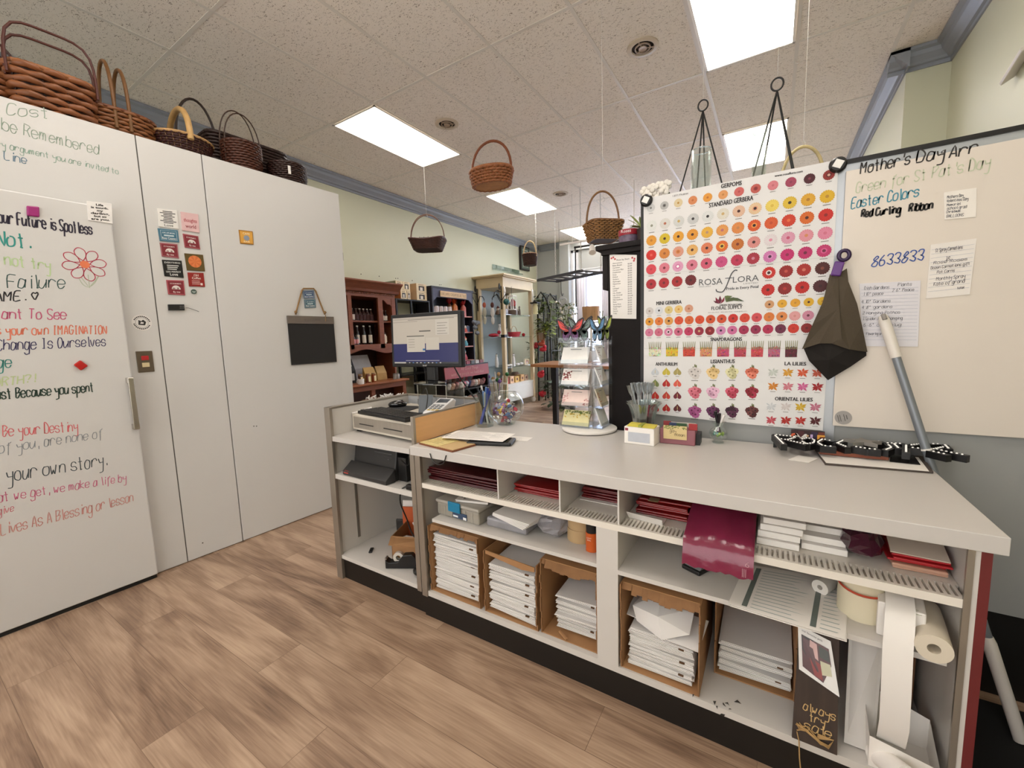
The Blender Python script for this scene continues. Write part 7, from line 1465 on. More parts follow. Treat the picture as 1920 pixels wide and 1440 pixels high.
def fig(label, loc, c1, c2, c3, h=.13, name='figurine', cat='figurine'):
    t = thing(name, label, cat, loc); b = MB(c1); b.lathe([(.001, 0), (h*.3, 0), (h*.34, h*.2), (h*.2, h*.55), (.001, h*.6)], 14); b.build('body', paint('glaze', rough=.25), t); b = MB(c2); b.ball((0, 0, h*.7), h*.2, 12, 7); b.build('head', paint('glaze'), t); b = MB(c3); b.lathe([(h*.22, h*.78), (h*.12, h*.92), (.001, h*1.1)], 12); b.build('hat', paint('glaze'), t); return t
fig('small gnome figurine with a red hat on the third display shelf', (-4.31, 5.42, 1.1705), '4a8a9a', 'e0cbb4', 'b8432f', .16); fig('small white figurine on the second display shelf', (-4.31, 5.45, 1.4005), 'c9584a', 'e8e0d8', 'd8d0c8', .1); fig('red and blue figurine group on the lowest display shelf', (-4.31, 5.38, .9405), 'a83a40', 'd8b0a8', '6a9aa8', .18)
bw = thing('hanging_bow', 'grey blue fabric bow hanging on the right edge of the black display shelf', 'bow', (-4.2, 5.60, 1.5)); b = MB(); [b.ball((0, dy, dz), (.03, .06, .035), 10, 6) for dy, dz in ((-.05, .06), (.05, .05), (-.03, -.03), (.02, -.12))]; b.ball((0, 0, .02), .03, 10, 6); b.build('bow', mat('grey_fabric', '6a7078', rough=.8, var=.2, scale=20), bw)
# ---- red sign bin of bagged soft goods
bn_ = thing('display_bin', 'black display bin with a dusty red printed sign board across its top', 'bin', (0, 0, 0))
b = MB(); b.box(-4.25, -3.9, 4.42, 4.45, 0, .9); b.box(-4.25, -3.9, 5.45, 5.48, 0, .9); b.box(-4.25, -4.22, 4.42, 5.48, 0, .9); b.box(-4.25, -3.85, 4.45, 5.45, .28, .3); b.box(-4.25, -3.87, 4.45, 5.45, .52, .54); b.box(-4.22, -4.08, 4.45, 5.45, .54, .60); b.build('bin_frame', black, bn_)
b = MB(); b.prism([(-3.9, 4.40, .885), (-3.9, 5.46, .885), (-3.885, 5.46, .72), (-3.885, 4.40, .72)], (.012, 0, 0)); b.build('sign_board', mat('dusty_red', '9c4a4c', rough=.5), bn_)
b = MB('c98f8c'); typeset(b, 'All Good Things', (-3.874, 4.75, .825), (0, 1, 0), (.05, 0, 1), width=.42, lift=.001); typeset(b, 'with the people we hold dear', (-3.872, 4.52, .755), (0, 1, 0), (.05, 0, 1), width=.8, lift=.001); b.build('lettering', paint(), bn_)
tr2 = MB(); tr2.box(-4.22, -3.88, 4.46, 5.44, .886, .9); tr2.build('top_tray', black, bn_)
rr = random.Random(17); sc_ = 'd8d4d2 c43a44 b9c0cc e0b4b4 8a6a6a d88aa0 5a6a9a c9a08a e6e0da 9a3a40'.split(); pr_ = {}
for k in range(38):
    c_ = sc_[(k*7) % 10]
    if c_ not in pr_:
        pr_[c_] = t = thing('soft_toy', 'bagged soft slipper or toy in the bin below the red sign', 'soft toy', (0, 0, 0), group='soft goods in the red sign bin'); b = MB(); b.ball((0, 0, .05), (.075, .045, .05), 10, 6); b.ball((.05, 0, .08), (.035, .035, .035), 8, 5); b.build('plush_body', mat('plush_'+c_, c_, rough=.9, var=.3, scale=30), t); b = MB(); b.ball((-.03, 0, .085), (.03, .05, .02), 8, 5); b.build('trim', mat('plush_trim', 'e0d6d2', rough=.9, var=.3, scale=25), t)
        t.location = (-3.98+rr.uniform(-.03, .05), 4.52+.065*(k % 14), .541 if k < 14 else .301)
    else: dup(pr_[c_], loc=(-3.98+rr.uniform(-.03, .05), 4.52+.065*(k % 14), .541 if k < 14 else .301) if k < 27 else (-4.14, 4.53+.078*(k-27), .601), rz=rr.uniform(-1, 1))
for k in range(7):
    c_ = ('a8b8b4', '6a4a4a', 'b8a8a8', '8a2f34', '5a5a5a', 'c0b8b4', '7a3a3c')[k]
    b = MB(); b.box(-.05, .05, -.045, .045, 0, .05); o = one(b, 'small_box', mat('sb_'+c_, c_, rough=.35, var=.35, scale=40), 'small clear topped gift box on the tray above the red sign', 'box', 'small boxes above the red sign'); o.location = (-3.98, 4.66+.115*k, .9005)
# ---- tall cream display cabinet
cr = mat('cream_paint', 'cdb995', rough=.45, var=.05); crw = mat('cream_white', 'ddd8cf', rough=.4, var=.03)
ca_ = thing('display_cabinet', 'tall cream display cabinet with glass shelves and bun feet', 'cabinet', (0, 0, 0))
ax0, ax1, ay0, ay1 = -4.58, -4.0, 6.15, 7.22
b = MB(); b.box(ax0-.03, ax1+.05, ay0-.05, ay1+.05, 2.34, 2.36); b.box(ax0-.04, ax1+.08, ay0-.08, ay1+.08, 2.36, 2.385); b.box(ax0, ax1, ay0, ay1, 2.17, 2.34); b.build('cornice', cr, ca_, bevel=.004)
for (x_, y_) in ((ax0, ay0), (ax1-.07, ay0), (ax1-.07, ay1-.07), (ax0, ay1-.07)): b = MB(); b.box(x_, x_+.07, y_, y_+.07, .1, 2.169); b.build('post', cr, ca_, bevel=.008)
for x_, y_ in ((ax1-.035, ay0+.035), (ax1-.035, ay1-.035), (ax0+.035, ay0+.035), (ax0+.035, ay1-.035)): b = MB(); b.lathe([(.035, 0), (.05, .03), (.05, .06), (.035, .098)], 14, c=(x_, y_, 0)); b.build('bun_foot', crw, ca_)
b = MB(); b.box(ax0+.01, ax1-.012, ay0+.01, ay1-.01, .12, .42); b.box(ax0, ax1-.005, ay0+.07, ay1-.07, .415, .44); b.build('base_chest', crw, ca_)
b = MB(); [b.box(ax1-.012, ax1-.004, ay0+.1, ay1-.1, z0, z1_) for z0, z1_ in ((.14, .155), (.375, .39))]; b.build('base_moulding', crw, ca_)
b = MB(); b.box(ax1, ax1+.015, ay0+.01, ay0+.05, 1.9, 2.17); b.ball((ax1+.012, ay0+.03, 2.1), (.02, .03, .05), 8, 6); b.ball((ax1+.012, ay0+.03, 1.96), (.02, .025, .04), 8, 6); b.build('carved_ornament', crw, ca_); b = MB(); b.box(ax1, ax1+.012, ay1-.06, ay1-.01, 1.9, 2.2); b.ball((ax1+.01, ay1-.035, 2.06), (.02, .03, .11), 8, 6); b.build('carved_ornament', crw, ca_)
gsm = glass('shelf_glass', 'dfeae8', .12, .6)
zsh = (.752, 1.298, 1.70)
for z_ in zsh: b = MB(); b.box(ax0+.01, ax1-.01, ay0+.015, ay1-.015, z_-.01, z_); b.build('glass_shelf', gsm, ca_)
b = MB(); b.box(ax0-.0, ax0+.006, ay0+.07, ay1-.07, .44, 2.17); b.build('back_board', mat('pale_blue_back', '9aa2a4', rough=.6, var=.08, scale=2), ca_)
b = MB(); b.box(ax1-.075, ax1+.005, ay0-.004, ay0+.075, 1.29, 1.34); b.build('shelf_bracket', black, ca_)
def bird(label, loc, h, c='e2dedb', c2='6a5a50', rz=0):
    t = thing('figurine', label, 'figurine', loc, rz); b = MB(c); b.lathe([(.001, 0), (h*.1, 0), (h*.13, h*.25), (h*.1, h*.6), (h*.05, h*.75)], 12); b.ball((0, 0, h*.82), h*.09, 10, 6); b.ball((.0, h*.08, h*.4), (h*.05, h*.04, h*.26), 8, 6); b.build('body', paint('glaze', rough=.2), t); b = MB(c2); b.ball((0, -.0, h*.9), (h*.05, h*.05, h*.05), 8, 5); b.build('hair', paint('glaze'), t); return t
bird('white standing figurine at the left of the lowest glass shelf', (-4.3, 6.32, zsh[0]+.0005), .26); bird('white standing figurine in the middle of the lowest glass shelf', (-4.12, 6.62, zsh[0]+.0005), .25); bird('white angel figurine on the middle glass shelf', (-4.3, 6.45, zsh[1]+.0005), .27); bird('white figurine beside the red basket on the middle glass shelf', (-4.16, 6.42, zsh[1]+.0005), .24); bird('grey owl figurine on the upper glass shelf', (-4.2, 7.02, zsh[2]+.0005), .2, '8a7f78')
for k, (y_, w_, z_, l) in enumerate(((6.4, .05, zsh[0], 'white dish figurine by the cabinet corner post'), (6.75, .06, zsh[0], 'small white shell ornament in the middle of the lowest glass shelf'), (6.9, .05, zsh[0], 'small white shell ornament right on the lowest glass shelf'), (6.5, .05, zsh[0], 'white hollow ornament left on the lowest glass shelf'))):
    b = MB(); b.ball((-4.12, y_, z_+.0255), (w_*.8, w_, .025), 10, 6); one(b, 'ornament', paint('glaze') if 0 else mat('porcelain', 'dcd8d4', rough=.2), l, 'ornament')
hc = boxl('cream heart printed card box on the lowest glass shelf', 6.95, zsh[0]+.0005, .17, .11, 'd8cfc0', '8a3a3a', 'd8cfc0', .03); hc.location.x = -4.1
rb = thing('gift_basket', 'red gift basket with a pale hoop handle on the middle glass shelf', 'basket', (-4.15, 6.72, zsh[1]+.0005)); b = MB(); b.lathe([(.001, 0), (.09, 0), (.12, .09), (.001, .09)], 18, sy=1.3); b.build('basket_body', mat('red_basket', 'b83a44', rough=.5, var=.4, scale=30), rb); b = MB(); b.tube([(0, .1*math.cos(a), .08+.12*math.sin(a)) for a in np.linspace(0, PI, 13)], .007, 6); b.build('handle', cr, rb)
b = MB(); b.ball((-4.3, 6.25, zsh[1]+.04), (.1, .09, .035), 10, 6); b.ball((-4.24, 6.34, zsh[1]+.09), .035, 8, 5); one(b, 'red_sprig', mat('red_sprig', 'b02a3c', rough=.6, var=.5, scale=30), 'red and white berry sprig at the left of the middle glass shelf', 'ornament')
b = MB(); b.box(-4.08, -4.06, 6.28, 6.30, zsh[1]+.05, zsh[1]+.07) if 0 else b.ball((-4.14, 7.05, zsh[1]+.035), (.035, .035, .034), 8, 5); one(b, 'red_ornament', mat('red_gloss', 'b3262c', rough=.25), 'small red ornament right on the middle glass shelf', 'ornament')
fig('dark red stacked ornament figure on the upper glass shelf', (-4.16, 6.72, zsh[2]+.0005), '5a4a40', '8a2a24', '8a1f1f', .3); bs1 = MB(); bs1.box(-4.2, -4.08, 6.3, 6.42, zsh[2]+.0005, zsh[2]+.1); one(bs1, 'photo_block', mat('block_grey', '8f8a8a', rough=.4, var=.3, scale=20), 'grey framed photo block on the upper glass shelf', 'frame')
for k, (y_, c1) in enumerate(((6.33, 'a83c3a'), (6.5, 'd8b08a'), (6.68, 'd0a860'), (6.88, 'c9a070'), (7.03, 'b0927a'))):
    t = thing('gift_box', ('red printed box', 'cream house shaped box', 'tan gift box with dark seal', 'tan gift box with pale jar print', 'brown woven gift box')[k]+' on the base of the cream display cabinet', 'box', (-4.14, y_, .4405)); b = MB(); b.box(-.05, .05, -.065, .065, 0, .11+.02*(k % 2)); b.build('box_body', mat('gb_'+c1, c1, rough=.5, var=.25, scale=25), t); b = MB('5a2a20'); b.at((.0505, 0, .06), ry=PI/2).lathe([(.001, 0), (.025, 0), (.025, .001), (.001, .001)], 12); b.build('seal', paint(), t)
b = MB(); b.ball((-4.2, 6.95, .67), (.1, .13, .085), 12, 7) if 0 else b.lathe([(.06, 0), (.09, .06), (.09, .13), (.06, .17)], 14, c=(-4.28, 6.92, .4405)); one(b, 'patterned_pot', mat('mosaic', '8a6a5a', rough=.4, var=.6, scale=30), 'mottled brown pot behind the boxes in the cabinet base', 'pot')
lt = thing('lantern', 'white lantern hanging from the cream cabinet top front', 'lantern', (-3.9, 6.27, 1.78)); b = MB(); [b.box(x_, x_+.012, y_, y_+.012, 0, .22) for x_ in (-.06, .048) for y_ in (-.06, .048)]; b.box(-.06, .06, -.06, .06, -.012, 0); b.box(-.06, .06, -.06, .06, .22, .235); b.build('lantern_frame', crw, lt); b = MB(); b.tube([(0, 0, .235), (0, 0, .39)], .003, 5); b.build('chain', black, lt)
l2 = thing('lantern', 'cream candle lantern with black top at the right front of the cabinet', 'lantern', (-3.9, 7.12, 1.72)); b = MB(); b.lathe([(.05, 0), (.05, .2)], 14, cap=True); b.build('candle_glass', mat('candle_cream', 'd2c89c', rough=.3), l2); b = MB(); b.box(-.075, .075, -.075, .075, .2005, .225); b.lathe([(.05, .225), (.015, .27)], 10); b.build('lantern_top', black, l2); b = MB(); b.tube([(0, 0, .27), (0, 0, .45)], .003, 5); b.build('hanger', black, l2)
for k, (yy, lab) in enumerate(((5.93, 'scrolled black iron hook bracket at the left cabinet post'), (6.13, 'scrolled black iron hook bracket at the corner cabinet post'))):
    t = thing('iron_bracket', lab, 'bracket', ((-4.55, ay0-.006, 1.98), (-4.03, ay0-.006, 1.98))[k]); b = MB(); b.box(-.008, .008, -.012, .0, -.2, .2); b.tube([(0, -.01, .1), (-.02, -.1, .12), (-.03, -.17, .08), (-.03, -.2, .0)], .008, 6); b.tube([(0, -.01, -.1), (-.01, -.08, -.02), (-.02, -.13, .06)], .006, 6); b.ball((-.0, -.06, .19), (.012, .03, .06), 8, 5); xo = PY((908, 923)[k], 572, 6.13).x-(-4.55, -4.03)[k]; b.tube([(0, -.006, -.06), (xo*.4, -.01, .06), (xo*.8, -.012, .05), (xo, -.014, .0), (xo*.95, -.014, -.015)], .007, 6); (b.tube([(0, -.006, -.05), (.1, -.01, .06), (.13, -.05, .02)], .007, 6) if k else None); b.build('iron_scroll', blk, t)
for k, (px, py, c1, c2, lab) in enumerate(((908, 572, 'a8523a', 'c9c4b4', 'hanging ornament with red head and pale leaf body, left of the pair'), (923, 572, '5a2a24', 'dddad6', 'hanging white ornament with dark red head, right of the pair'))):
    p = PY(px, py, 6.13); t = thing('hanging_ornament', lab, 'ornament', p); b = MB(c1); b.ball((0, 0, 0), (.035, .03, .05), 10, 6); b.build('head', paint(), t); b = MB(c2); b.ball((0, 0, -.13), (.045, .02, .09), 10, 6); b.ball((0, 0, -.27), (.04, .015, .075), 10, 6); b.build('body', paint(), t); b = MB(); b.tube([(0, 0, .05), (.0, .0, 1.985-p.z)], .003, 5); b.build('cord', blk, t)
p = PY(937, 567, 6.1); p.x = -3.905; t = thing('hanging_ornament', 'teal glass ball ornament hanging by the cabinet corner', 'ornament', p); b = MB(); b.ball((0, 0, 0), .055, 14, 8); b.build('ball', mat('teal_glass', '2a5a58', rough=.15), t); b = MB(); b.tube([(0, 0, .05), (0, .0, 2.0-p.z)], .003, 5); b.ball((0, 0, -.09), (.015, .012, .035), 8, 5); b.build('cord_and_tassel', cr, t)
# gate style iron rack and arch with plants
ir = thing('iron_rack', 'black iron rail rack with vertical bars behind the cream cabinet', 'rack', (0, 0, 0)); b = MB(); [b.tube([(-3.86, 7.4+.06*k, .3), (-3.86, 7.4+.06*k, 2.12)], .006, 5) for k in range(10)]; b.tube([(-3.86, 7.38, 2.12), (-3.86, 7.96, 2.12)], .01, 6); b.tube([(-3.86, 7.38, .3), (-3.86, 7.96, .3)], .01, 6); b.tube([(-3.86, 7.38, 0), (-3.86, 7.38, 2.14)], .014, 6); b.tube([(-3.86, 7.96, 0), (-3.86, 7.96, 2.14)], .014, 6); b.build('rails', blk, ir)
P_ = [PY(1009, 690, 7.3), PY(1008, 556, 7.3), PY(1014, 548, 7.3), PY(1024, 560, 7.3), PY(1030, 580, 7.3), PY(1035, 680, 7.3)]
ar = thing('garden_arch', 'tall black iron garden arch carrying trailing plants', 'arch', (0, 0, 0)); b = MB(); [b.tube([(q.x, q.y+dy, max(q.z, .0) if 0 < i < 5 else 0.0) for i, q in enumerate(P_)], .018, 6) for dy in (0, .4)]; [b.tube([(P_[0].x, 7.3, z_), (P_[0].x, 7.7, z_)], .01, 5) for z_ in (.5, 1.0, 1.5, 2.0)]; [b.tube([(P_[5].x, 7.3, z_), (P_[5].x, 7.7, z_)], .01, 5) for z_ in (.5, 1.0, 1.5)]; b.build('iron_frame', blk, ar)
def plant(label, px, py, y, r, h, n, c, seed, lw=.05, pot=True, zb=None, potc='8a4a30', flowers=None):
    p = PY(px, py, y); rr = random.Random(seed); t = thing('potted_plant', label, 'plant', (p.x, p.y, p.z)); b = MB()
    for k in range(n):
        a = rr.random()*6.28; q = r*math.sqrt(rr.random()); z_ = rr.uniform(-h/2, h/2); s = (q*math.cos(a), q*math.sin(a), z_); a2 = a+rr.uniform(-.8, .8); leaf(b, s, (s[0]+lw*1.6*math.cos(a2), s[1]+lw*1.6*math.sin(a2), s[2]+rr.uniform(-.04, .06)), lw, .03)
    b.build('foliage', mat('leaf_'+c, c, rough=.45, var=.35, scale=8), t)
    b = MB(); [b.tube([(0, 0, -h/2-.05), (r*.4*math.cos(k*2), r*.4*math.sin(k*2), 0), (r*.5*math.cos(k*2+.4), r*.5*math.sin(k*2+.4), h*.45)], .006, 5) for k in range(4)]; (b.tube([(0, 0, -h/2), (.01, 0, -p.z)], .008, 5) if h == .2 else None); b.build('stems', mat('stem_brown', '5a5a34', rough=.7), t)
    if pot: b = MB(); b.lathe([(.001, 0), (.07, 0), (.09, .14), (.08, .14), (.001, .12)], 18, c=(0, 0, -h/2-.16)); b.build('pot', mat('pot_'+potc, potc, rough=.6), t)
    if flowers: b = MB(); [b.ball((rr.uniform(-r, r), rr.uniform(-r, r), rr.uniform(-h*.2, h*.6)), .022, 7, 5) for k in range(flowers)]; b.build('blossoms', mat('blossom_white', 'e4dccf', rough=.6), t)
    return t
plant('trailing green pothos on the garden arch at its upper right', 1027, 590, 7.25, .16, .55, 90, '5a6a34', 1, .07, False); plant('yellow green trailing plant lower on the garden arch', 1022, 615, 7.2, .14, .3, 50, '8a9440', 2, .07, False); plant('dark foliage plant with white spotted leaves near the arch top', 1012, 570, 7.35, .12, .35, 50, '4a5a4c', 3, .06, False)
plant('potted plant with white blossom sprays by the hanging rack', 1060, 590, 6.9, .17, .40, 90, '6a7a4a', 4, .05, True, flowers=18); plant('dark green leafy plant behind the butterfly cards', 1092, 652, 6.6, .25, .34, 70, '34492c', 5, .09, False); plant('dark leafy floor plant under the wooden table by its leg', 1050, 735, 6.6, .28, .5, 110, '3c4a34', 6, .09, True, potc='6a5a44'); plant('bushy grey green plant behind the table legs', 1078, 705, 7.6, .25, .4, 80, '5a6a54', 7, .08, False); plant('large leaf plant standing at the window bay', 1127, 592, 7.6, .07, .2, 5, '3e5a30', 8, .16, False); plant('green plant at the left of the front window', 1042, 655, 7.9, .16, .5, 70, '44583a', 9, .06, False)
fl_ = thing('fern', 'small variegated spider plant hanging by the window rack', 'plant', PY(1052, 645, 7.0)); b = MB(); b.tube([(0, 0, 0), (0, 0, CE-.003-PY(1052, 645, 7.0).z)], .002, 5); b.build('hanging_cord', blk, fl_); b = MB(); rr = random.Random(12); [leaf(b, (0, 0, 0), (.14*math.cos(a), .14*math.sin(a), rr.uniform(-.05, .12)), .018, .05) for a in np.linspace(0, 6.2, 22)]; b.build('leaves', mat('leaf_varieg', '9aa874', rough=.5, var=.3, scale=30), fl_)
for k, (px, py, c_, lab) in enumerate(((1015, 645, 'b8503a', 'small striped orange cushion piece on the iron rack'), (1018, 655, 'c9283a', 'red and white boxed item on the iron rack shelf'), (1002, 650, 'a02a34', 'red beaded bag on the rack behind the cabinet post'), (1014, 702, 'b8202c', 'red plush figure hanging low behind the cabinet'), (1017, 738, 'c4263a', 'red cushion on the floor behind the cabinet'))):
    p = PY(px, py, 7.25); b = MB(); b.ball((0, 0, 0), (.08, .05, .045 if k < 3 else .07), 12, 7); b.ball((.05, -.02, .05), (.04, .04, .04), 8, 5); o = one(b, 'plush_toy' if k else 'cushion', mat('ri_'+c_, c_, rough=.6, var=.5, scale=25), lab, 'gift'); o.location = p
wd = thing('wind_spinner', 'striped wooden slat ornament hanging in the iron rack', 'ornament', PY(1014, 628, 7.22)); b = MB(); [b.tube([(-.09+.03*k, 0, .1), (-.075+.025*k, 0, -.12)], .009, 6) for k in range(7)]; b.build('slats', mat('slat_wood', '9a6a3c', rough=.5, var=.3), wd)
# ---- hanging ladder rack with chains
q0 = PY(1007, 528, 6.0); q1 = PY(1090, 542, 5.6); q2 = PY(1033, 523, 6.5)
lr = thing('hanging_rack', 'grey black ladder rack hanging flat on white chains from the ceiling', 'rack', (0, 0, 0)); b = MB(); dv = q1-q0; off = Vector((.16, .36, 0)); zr_ = q0.z
A0 = Vector((q0.x, q0.y, zr_)); A1 = Vector((q1.x, q1.y, zr_)); B0 = A0+off; B1 = A1+off
for a_, c_ in ((A0, A1), (B0, B1)): b.prism([tuple(a_+Vector((0, 0, 0))), tuple(c_), tuple(c_+Vector((0, 0, .04))), tuple(a_+Vector((0, 0, .04)))], (.02, .02, 0))
for k in range(6): u = k/5; p_ = A0+(A1-A0)*u; r_ = B0+(B1-B0)*u; b.tube([tuple(p_+Vector((0, 0, .02))), tuple(r_+Vector((0, 0, .02)))], .012, 6)
b.build('ladder', mat('rack_grey', '3a3a42', rough=.4), lr)
for p_ in (A0, A1, B0, B1):
    b = MB(); n_ = int((CE-p_.z)/.03)
    for k in range(n_): b.tube([(p_.x+.009*math.cos(t)*(k % 2), p_.y+.009*math.cos(t)*(1-k % 2), p_.z+.04+.03*k+.017*math.sin(t)) for t in np.linspace(0, 2*PI, 7)[:-1]], .003, 4, closed=True)
    b.build('chain', mat('chain_white', 'd0cdc8', rough=.4), lr)
b = MB(); p_ = A0+(B0-A0)*.5+(A1-A0)*.35; b.tube(_smooth([tuple(p_), tuple(p_+Vector((0, 0, -.2))), tuple(p_+Vector((.02, 0, -.26))), tuple(p_+Vector((.03, 0, -.22)))], 4), .006, 5); b.build('hook', blk, lr)
hkp = p_+Vector((.02, 0, -.26)); hx = thing('hanging_heart', 'pale wire heart ornament hanging from the ladder rack hook', 'ornament', (hkp.x, hkp.y, hkp.z-.085)); b = MB(); b.tube([(.065*math.sin(t)**3*1.0, 0, .0045*(13*math.cos(t)-5*math.cos(2*t)-2*math.cos(3*t)-math.cos(4*t))) for t in np.linspace(0, 2*PI, 26)[:-1]], .008, 6, closed=True); b.tube([(0, 0, .03), (0, 0, .09)], .003, 5); b.build('wire_heart', mat('silver_wire', 'b0b2b8', rough=.3, metal=.6), hx)
# ---- work table, window dressings, spotlight, wall pictures
w0 = PZ(995, 683, .92); w1 = PZ(1150, 687, .92)
tb_ = thing('work_table', 'tall wooden topped table with black metal legs in the shop front', 'table', (0, 0, 0)); b = MB(); b.prism([(w0.x, w0.y, .885), (w1.x, w1.y, .885), (w1.x+.2, w1.y+.75, .885), (w0.x-.05, w0.y+.75, .885)], (0, 0, .035)); b.build('table_top', wood('table_oak', '9c6a42', (4, 14, 2), .2), tb_)
lx = PZ(1024, 690, .88).x
for (x_, y_) in ((lx+.06, w0.y-.02), (w1.x-.1, w0.y-.02), (lx-.0, w0.y+.65), (w1.x+.05, w0.y+.6)): b = MB(); b.box(x_-.03, x_+.03, y_+.03, y_+.09, 0, .884); b.build('leg', blk, tb_)
b = MB(); p = PZ(1060, 679, .92); b.box(p.x, p.x+.3, p.y+.2, p.y+.45, .9205, 1.05); one(b, 'white_box', paper, 'white box on the wooden table behind the card rack', 'box')
cur = mat('sheer_curtain', 'e6e4ee', rough=.8, var=.03, trans=0.0)
def curtain(label, x0, x1, z0, z1_, y, n):
    b = MB(); N_ = n*8; V = []
    for z_ in (z0, z1_):
        for i in range(N_+1): V.append((x0+(x1-x0)*i/N_, y+.025*math.sin(2*PI*n*i/N_), z_))
    b.add(V, [(i, i+1, N_+2+i, N_+1+i) for i in range(N_)], True); o = one(b, 'curtain', cur, label, 'curtain'); s = o.modifiers.new('thick', 'SOLIDIFY'); s.thickness = .003; return o
curtain('white sheer curtain left of the front window', -3.62, -3.42, .55, 2.66, YF-.07, 3); curtain('white sheer curtain right of the front window', -3.06, -2.72, .55, 2.66, YF-.07, 5)
b = MB(); b.tube([(-3.68, YF-.07, 2.68), (-2.65, YF-.07, 2.68)], .012, 8); one(b, 'curtain_rod', mat('rod_white', 'd6d6d8', rough=.4), 'thin rod carrying the sheer curtains at the front window', 'rod')
b = MB(); b.tube([(-3.62, YF-.16, 3.14), (-2.2, YF-.16, 3.14)], .022, 8); b.tube([(-3.60, YF-.16, 3.16), (-3.60, YF-.16, 1.9)], .016, 8); b.tube([(-3.75, YF-.16, 2.5), (-3.60, YF-.16, 2.5)], .014, 8); one(b, 'black_pipe_frame', blk, 'black pipe frame around the front window bay', 'pipe frame')
wb_ = MB(); p = PY(1108, 588, 6.4); wb_.lathe([(.13, 0), (.14, .22)], 18, c=(p.x, p.y, p.z-.11)); tl_ = thing('standing_lamp', 'standing lamp with round brown veneer shade in front of the window', 'lamp', (0, 0, 0)); wb_.build('lamp_shade', mat('veneer_shade', 'b08a62', rough=.6, var=.35, scale=6, stretch=(9, 9, .5)), tl_)
b = MB(); b.lathe([(.02, -.62), (.02, 0)], 8, c=(p.x, p.y, p.z-.11)); b.lathe([(.11, -.64), (.11, -.62)], 16, c=(p.x, p.y, p.z-.11)); b.lathe([(.001, -(p.z-.11)), (.06, -(p.z-.11)), (.03, -.64)], 12, c=(p.x, p.y, p.z-.11)); b.build('stand', crw, tl_)
p = PY(1110, 470, 5.8); sp = thing('spotlight', 'white track spotlight hanging before the front window', 'spotlight', p); b = MB(); b.tube([(0, 0, .06), (.03, -.06, -.04)], [.035, .05], 14); b.build('lamp_head', paper, sp); b = MB(); b.tube([(0, 0, .06), (0, 0, .14)], .008, 6); b.box(-.5, .9, -.015, .015, .14, .165); b.tube([(-.3, 0, .165), (-.3, 0, CE-p.z-.005)], .006, 6); b.tube([(.6, 0, .165), (.6, 0, CE-p.z-.005)], .006, 6); b.build('track', paper, sp)
pf_ = thing('wall_picture', 'tall dark framed sign with pale lettering on the left wall', 'picture', (XL+.001, 7.95, 2.72)); b = MB(); b.box(0, .05, -.18, .18, 0, .5); b.build('frame', mat('frame_dark', '2a2624', rough=.5), pf_); b = MB('5a6a60'); b.box(.05, .053, -.15, .15, .03, .47); b.color('aab4a8'); [b.box(.053, .055, -.11, .11-.04*(k % 2), .07+.055*k, .1+.055*k) for k in range(7)]; b.build('lettered_face', paint(), pf_)
b = MB(); b.box(XL+.001, XL+.10, 6.75, 7.75, 2.60, 2.62); b.box(XL+.001, XL+.012, 6.75, 7.75, 2.62, 2.70); one(b, 'glass_wall_shelf', gsm, 'clear glass wall shelf above the cream cabinet', 'shelf')
b = MB('55504a')
for (px, py) in ((677, 514), (711, 518), (742, 522), (746, 522), (773, 526), (824, 534), (827, 534)): q = PX(px, py, XL+.001); b.ball(tuple(q), (.004, .008, .008), 7, 4)
b.build('wall_nails', paint(), D.objects['wall_left'])
# display of stakes and white wooden crosses left of the cabinet, in a grey crate
cx_ = thing('crate', 'grey wooden crate of garden stakes before the cream cabinet', 'crate', (-3.98, 5.86, 0)); b = MB(); b.box(-.12, .12, -.15, .15, 0, .22); b.build('crate_body', mat('crate_grey', '8a8580', rough=.7, var=.15), cx_)
rr = random.Random(5); c0 = None
for k in range(8):
    c_ = ('e0dcd6', '6a4a8a', '2a6a34', 'b08a5a')[k % 4]; b = MB(); b.tube([(0, 0, 0), (0, 0, .3+.02*k)], .006, 5); 
    if k % 4 == 0: b.box(-.07, .07, -.01, .01, .27+.02*k, .30+.02*k); b.box(-.01, .01, -.01, .01, .2, .42+.02*k)
    else: b.ball((0, 0, .32+.02*k), .035, 8, 6)
    o = one(b, 'garden_stake', mat('stk_'+c_, c_, rough=.5, var=.15, scale=20), {'e0dcd6': 'white wooden cross stake in the grey crate', '6a4a8a': 'purple flower stake in the grey crate', '2a6a34': 'green ball stake in the grey crate', 'b08a5a': 'tan straw stake in the grey crate'}[c_], 'garden stake', 'stakes in the crate '+c_); o['group'] = {'e0dcd6': 'white cross stakes', '6a4a8a': 'purple stakes', '2a6a34': 'green stakes', 'b08a5a': 'tan stakes'}[c_]
    o.location = (-3.98+rr.uniform(-.09, .09), 5.86+rr.uniform(-.12, .12), .2205); o.rotation_euler = (rr.uniform(-.1, .1), rr.uniform(-.1, .1), rr.random())
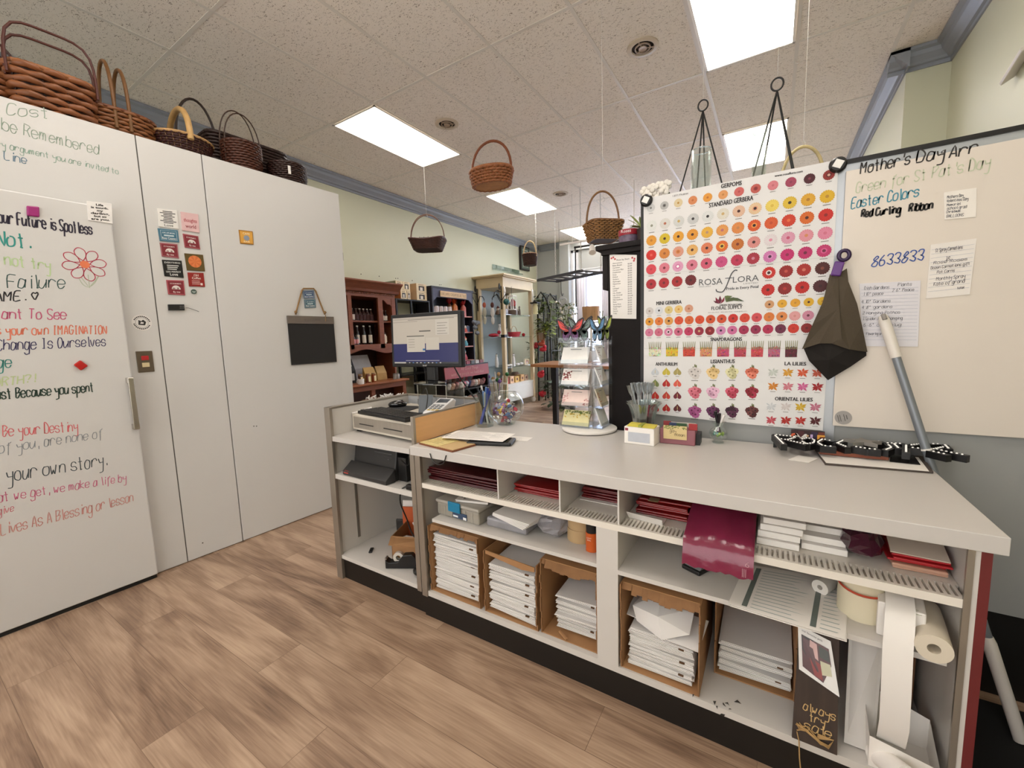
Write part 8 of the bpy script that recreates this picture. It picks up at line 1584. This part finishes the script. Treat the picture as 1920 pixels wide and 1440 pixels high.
# ================================================================ dark corner beyond the counter end
b = MB(); b.box(.47, 1.04, .75, 1.9, .0005, .008); one(b, 'black_floor_sheet', mat('floor_sheet_black', '100f0f', rough=.8), 'black rubber floor mat beyond the burgundy counter end', 'mat')  # thin black sheet that darkens the floor past the counter end
tb2 = thing('waste_bin', 'black waste bin with crumpled grey bag in the dark corner past the counter', 'bin', (.86, 1.52, .0085))
b = MB(); b.lathe([(.001, 0), (.12, 0), (.15, .36), (.14, .36), (.115, .01), (.001, .01)], 20, ex=4); b.build('bin_body', black, tb2)
b = MB(); b.ball((0, 0, .3), (.13, .12, .1), 12, 7); rr = random.Random(3); b.v = [(v[0]*rr.uniform(.85, 1.08), v[1]*rr.uniform(.85, 1.08), v[2]*rr.uniform(.94, 1.05)) for v in b.v]; b.build('bin_bag', mat('dark_bag', '2a2828', rough=.2, coat=.4), tb2)

# ---- more of the shop's small stock
for k, (y_, c1, h) in enumerate(((6.42, '8a6a5a', .16), (6.56, 'b03a3a', .13), (6.86, '6a4a3a', .2), (6.96, 'c9c0b4', .12))):
    fig(('brown figurine left on the upper glass shelf', 'red figurine beside the grey photo block on the upper glass shelf', 'tall brown figurine right on the upper glass shelf', 'pale figurine beside the owl on the upper glass shelf')[k], (-4.3, y_, zsh[2]+.0005), c1, 'd8c4b0', '5a2a24', h)
for k, (y_, h) in enumerate(((6.85, .2), (6.98, .17))): bird(('pale figurine behind the red gift basket', 'small pale figurine behind the red ornament')[k], (-4.4, y_, zsh[1]+.0005), h, 'c4c0ba', '8a7a70')
for k, (z_, y_, c1) in enumerate(((1.4005, 5.28, 'a84a4a'), (1.1705, 5.26, '6a8a8a'), (.9405, 5.2, 'b06a70'), (1.4005, 5.52, '4a5a7a'))):
    t = thing('gift_box', ('red gift box on the second display shelf', 'teal gift box on the third display shelf', 'pink gift box on the lowest display shelf', 'blue gift box at the end of the second display shelf')[k], 'box', (-4.36, y_, z_)); b = MB(); b.box(-.05, .05, -.05, .05, 0, .1); b.build('box_body', mat('gbx_'+c1, c1, rough=.4, var=.3, scale=30), t); b = MB(); b.box(-.051, .051, -.008, .008, .1002, .104); b.build('ribbon', mat('ribbon_pale', 'd8ccc4', rough=.4), t)
for k in range(3):
    c_ = ('8a2a30', 'c9b08a', '3a4a3a')[k]; t = thing('storage_box', ('dark red box on the lower black metal shelf', 'tan box on the lower black metal shelf', 'dark green box on the lower black metal shelf')[k], 'box', (-4.45, 4.05+.18*k, 1.2185)); b = MB(); b.box(-.1, .1, 0, .15, 0, .14+.03*k); b.build('box_body', mat('stb_'+c_, c_, rough=.5, var=.2, scale=20), t); b = MB(); b.box(-.102, .102, -.002, .152, .14+.03*k, .165+.03*k); b.build('lid', mat('stl_'+c_, c_, rough=.5), t)
plant('leafy plant with pale leaves beside the iron rack', 1004, 660, 7.55, .15, .4, 60, '6f7f5c', 21, .06, False); plant('dark green plant on the window sill behind the table', 1075, 668, 8.1, .3, .3, 80, '3a4e34', 22, .08, True)
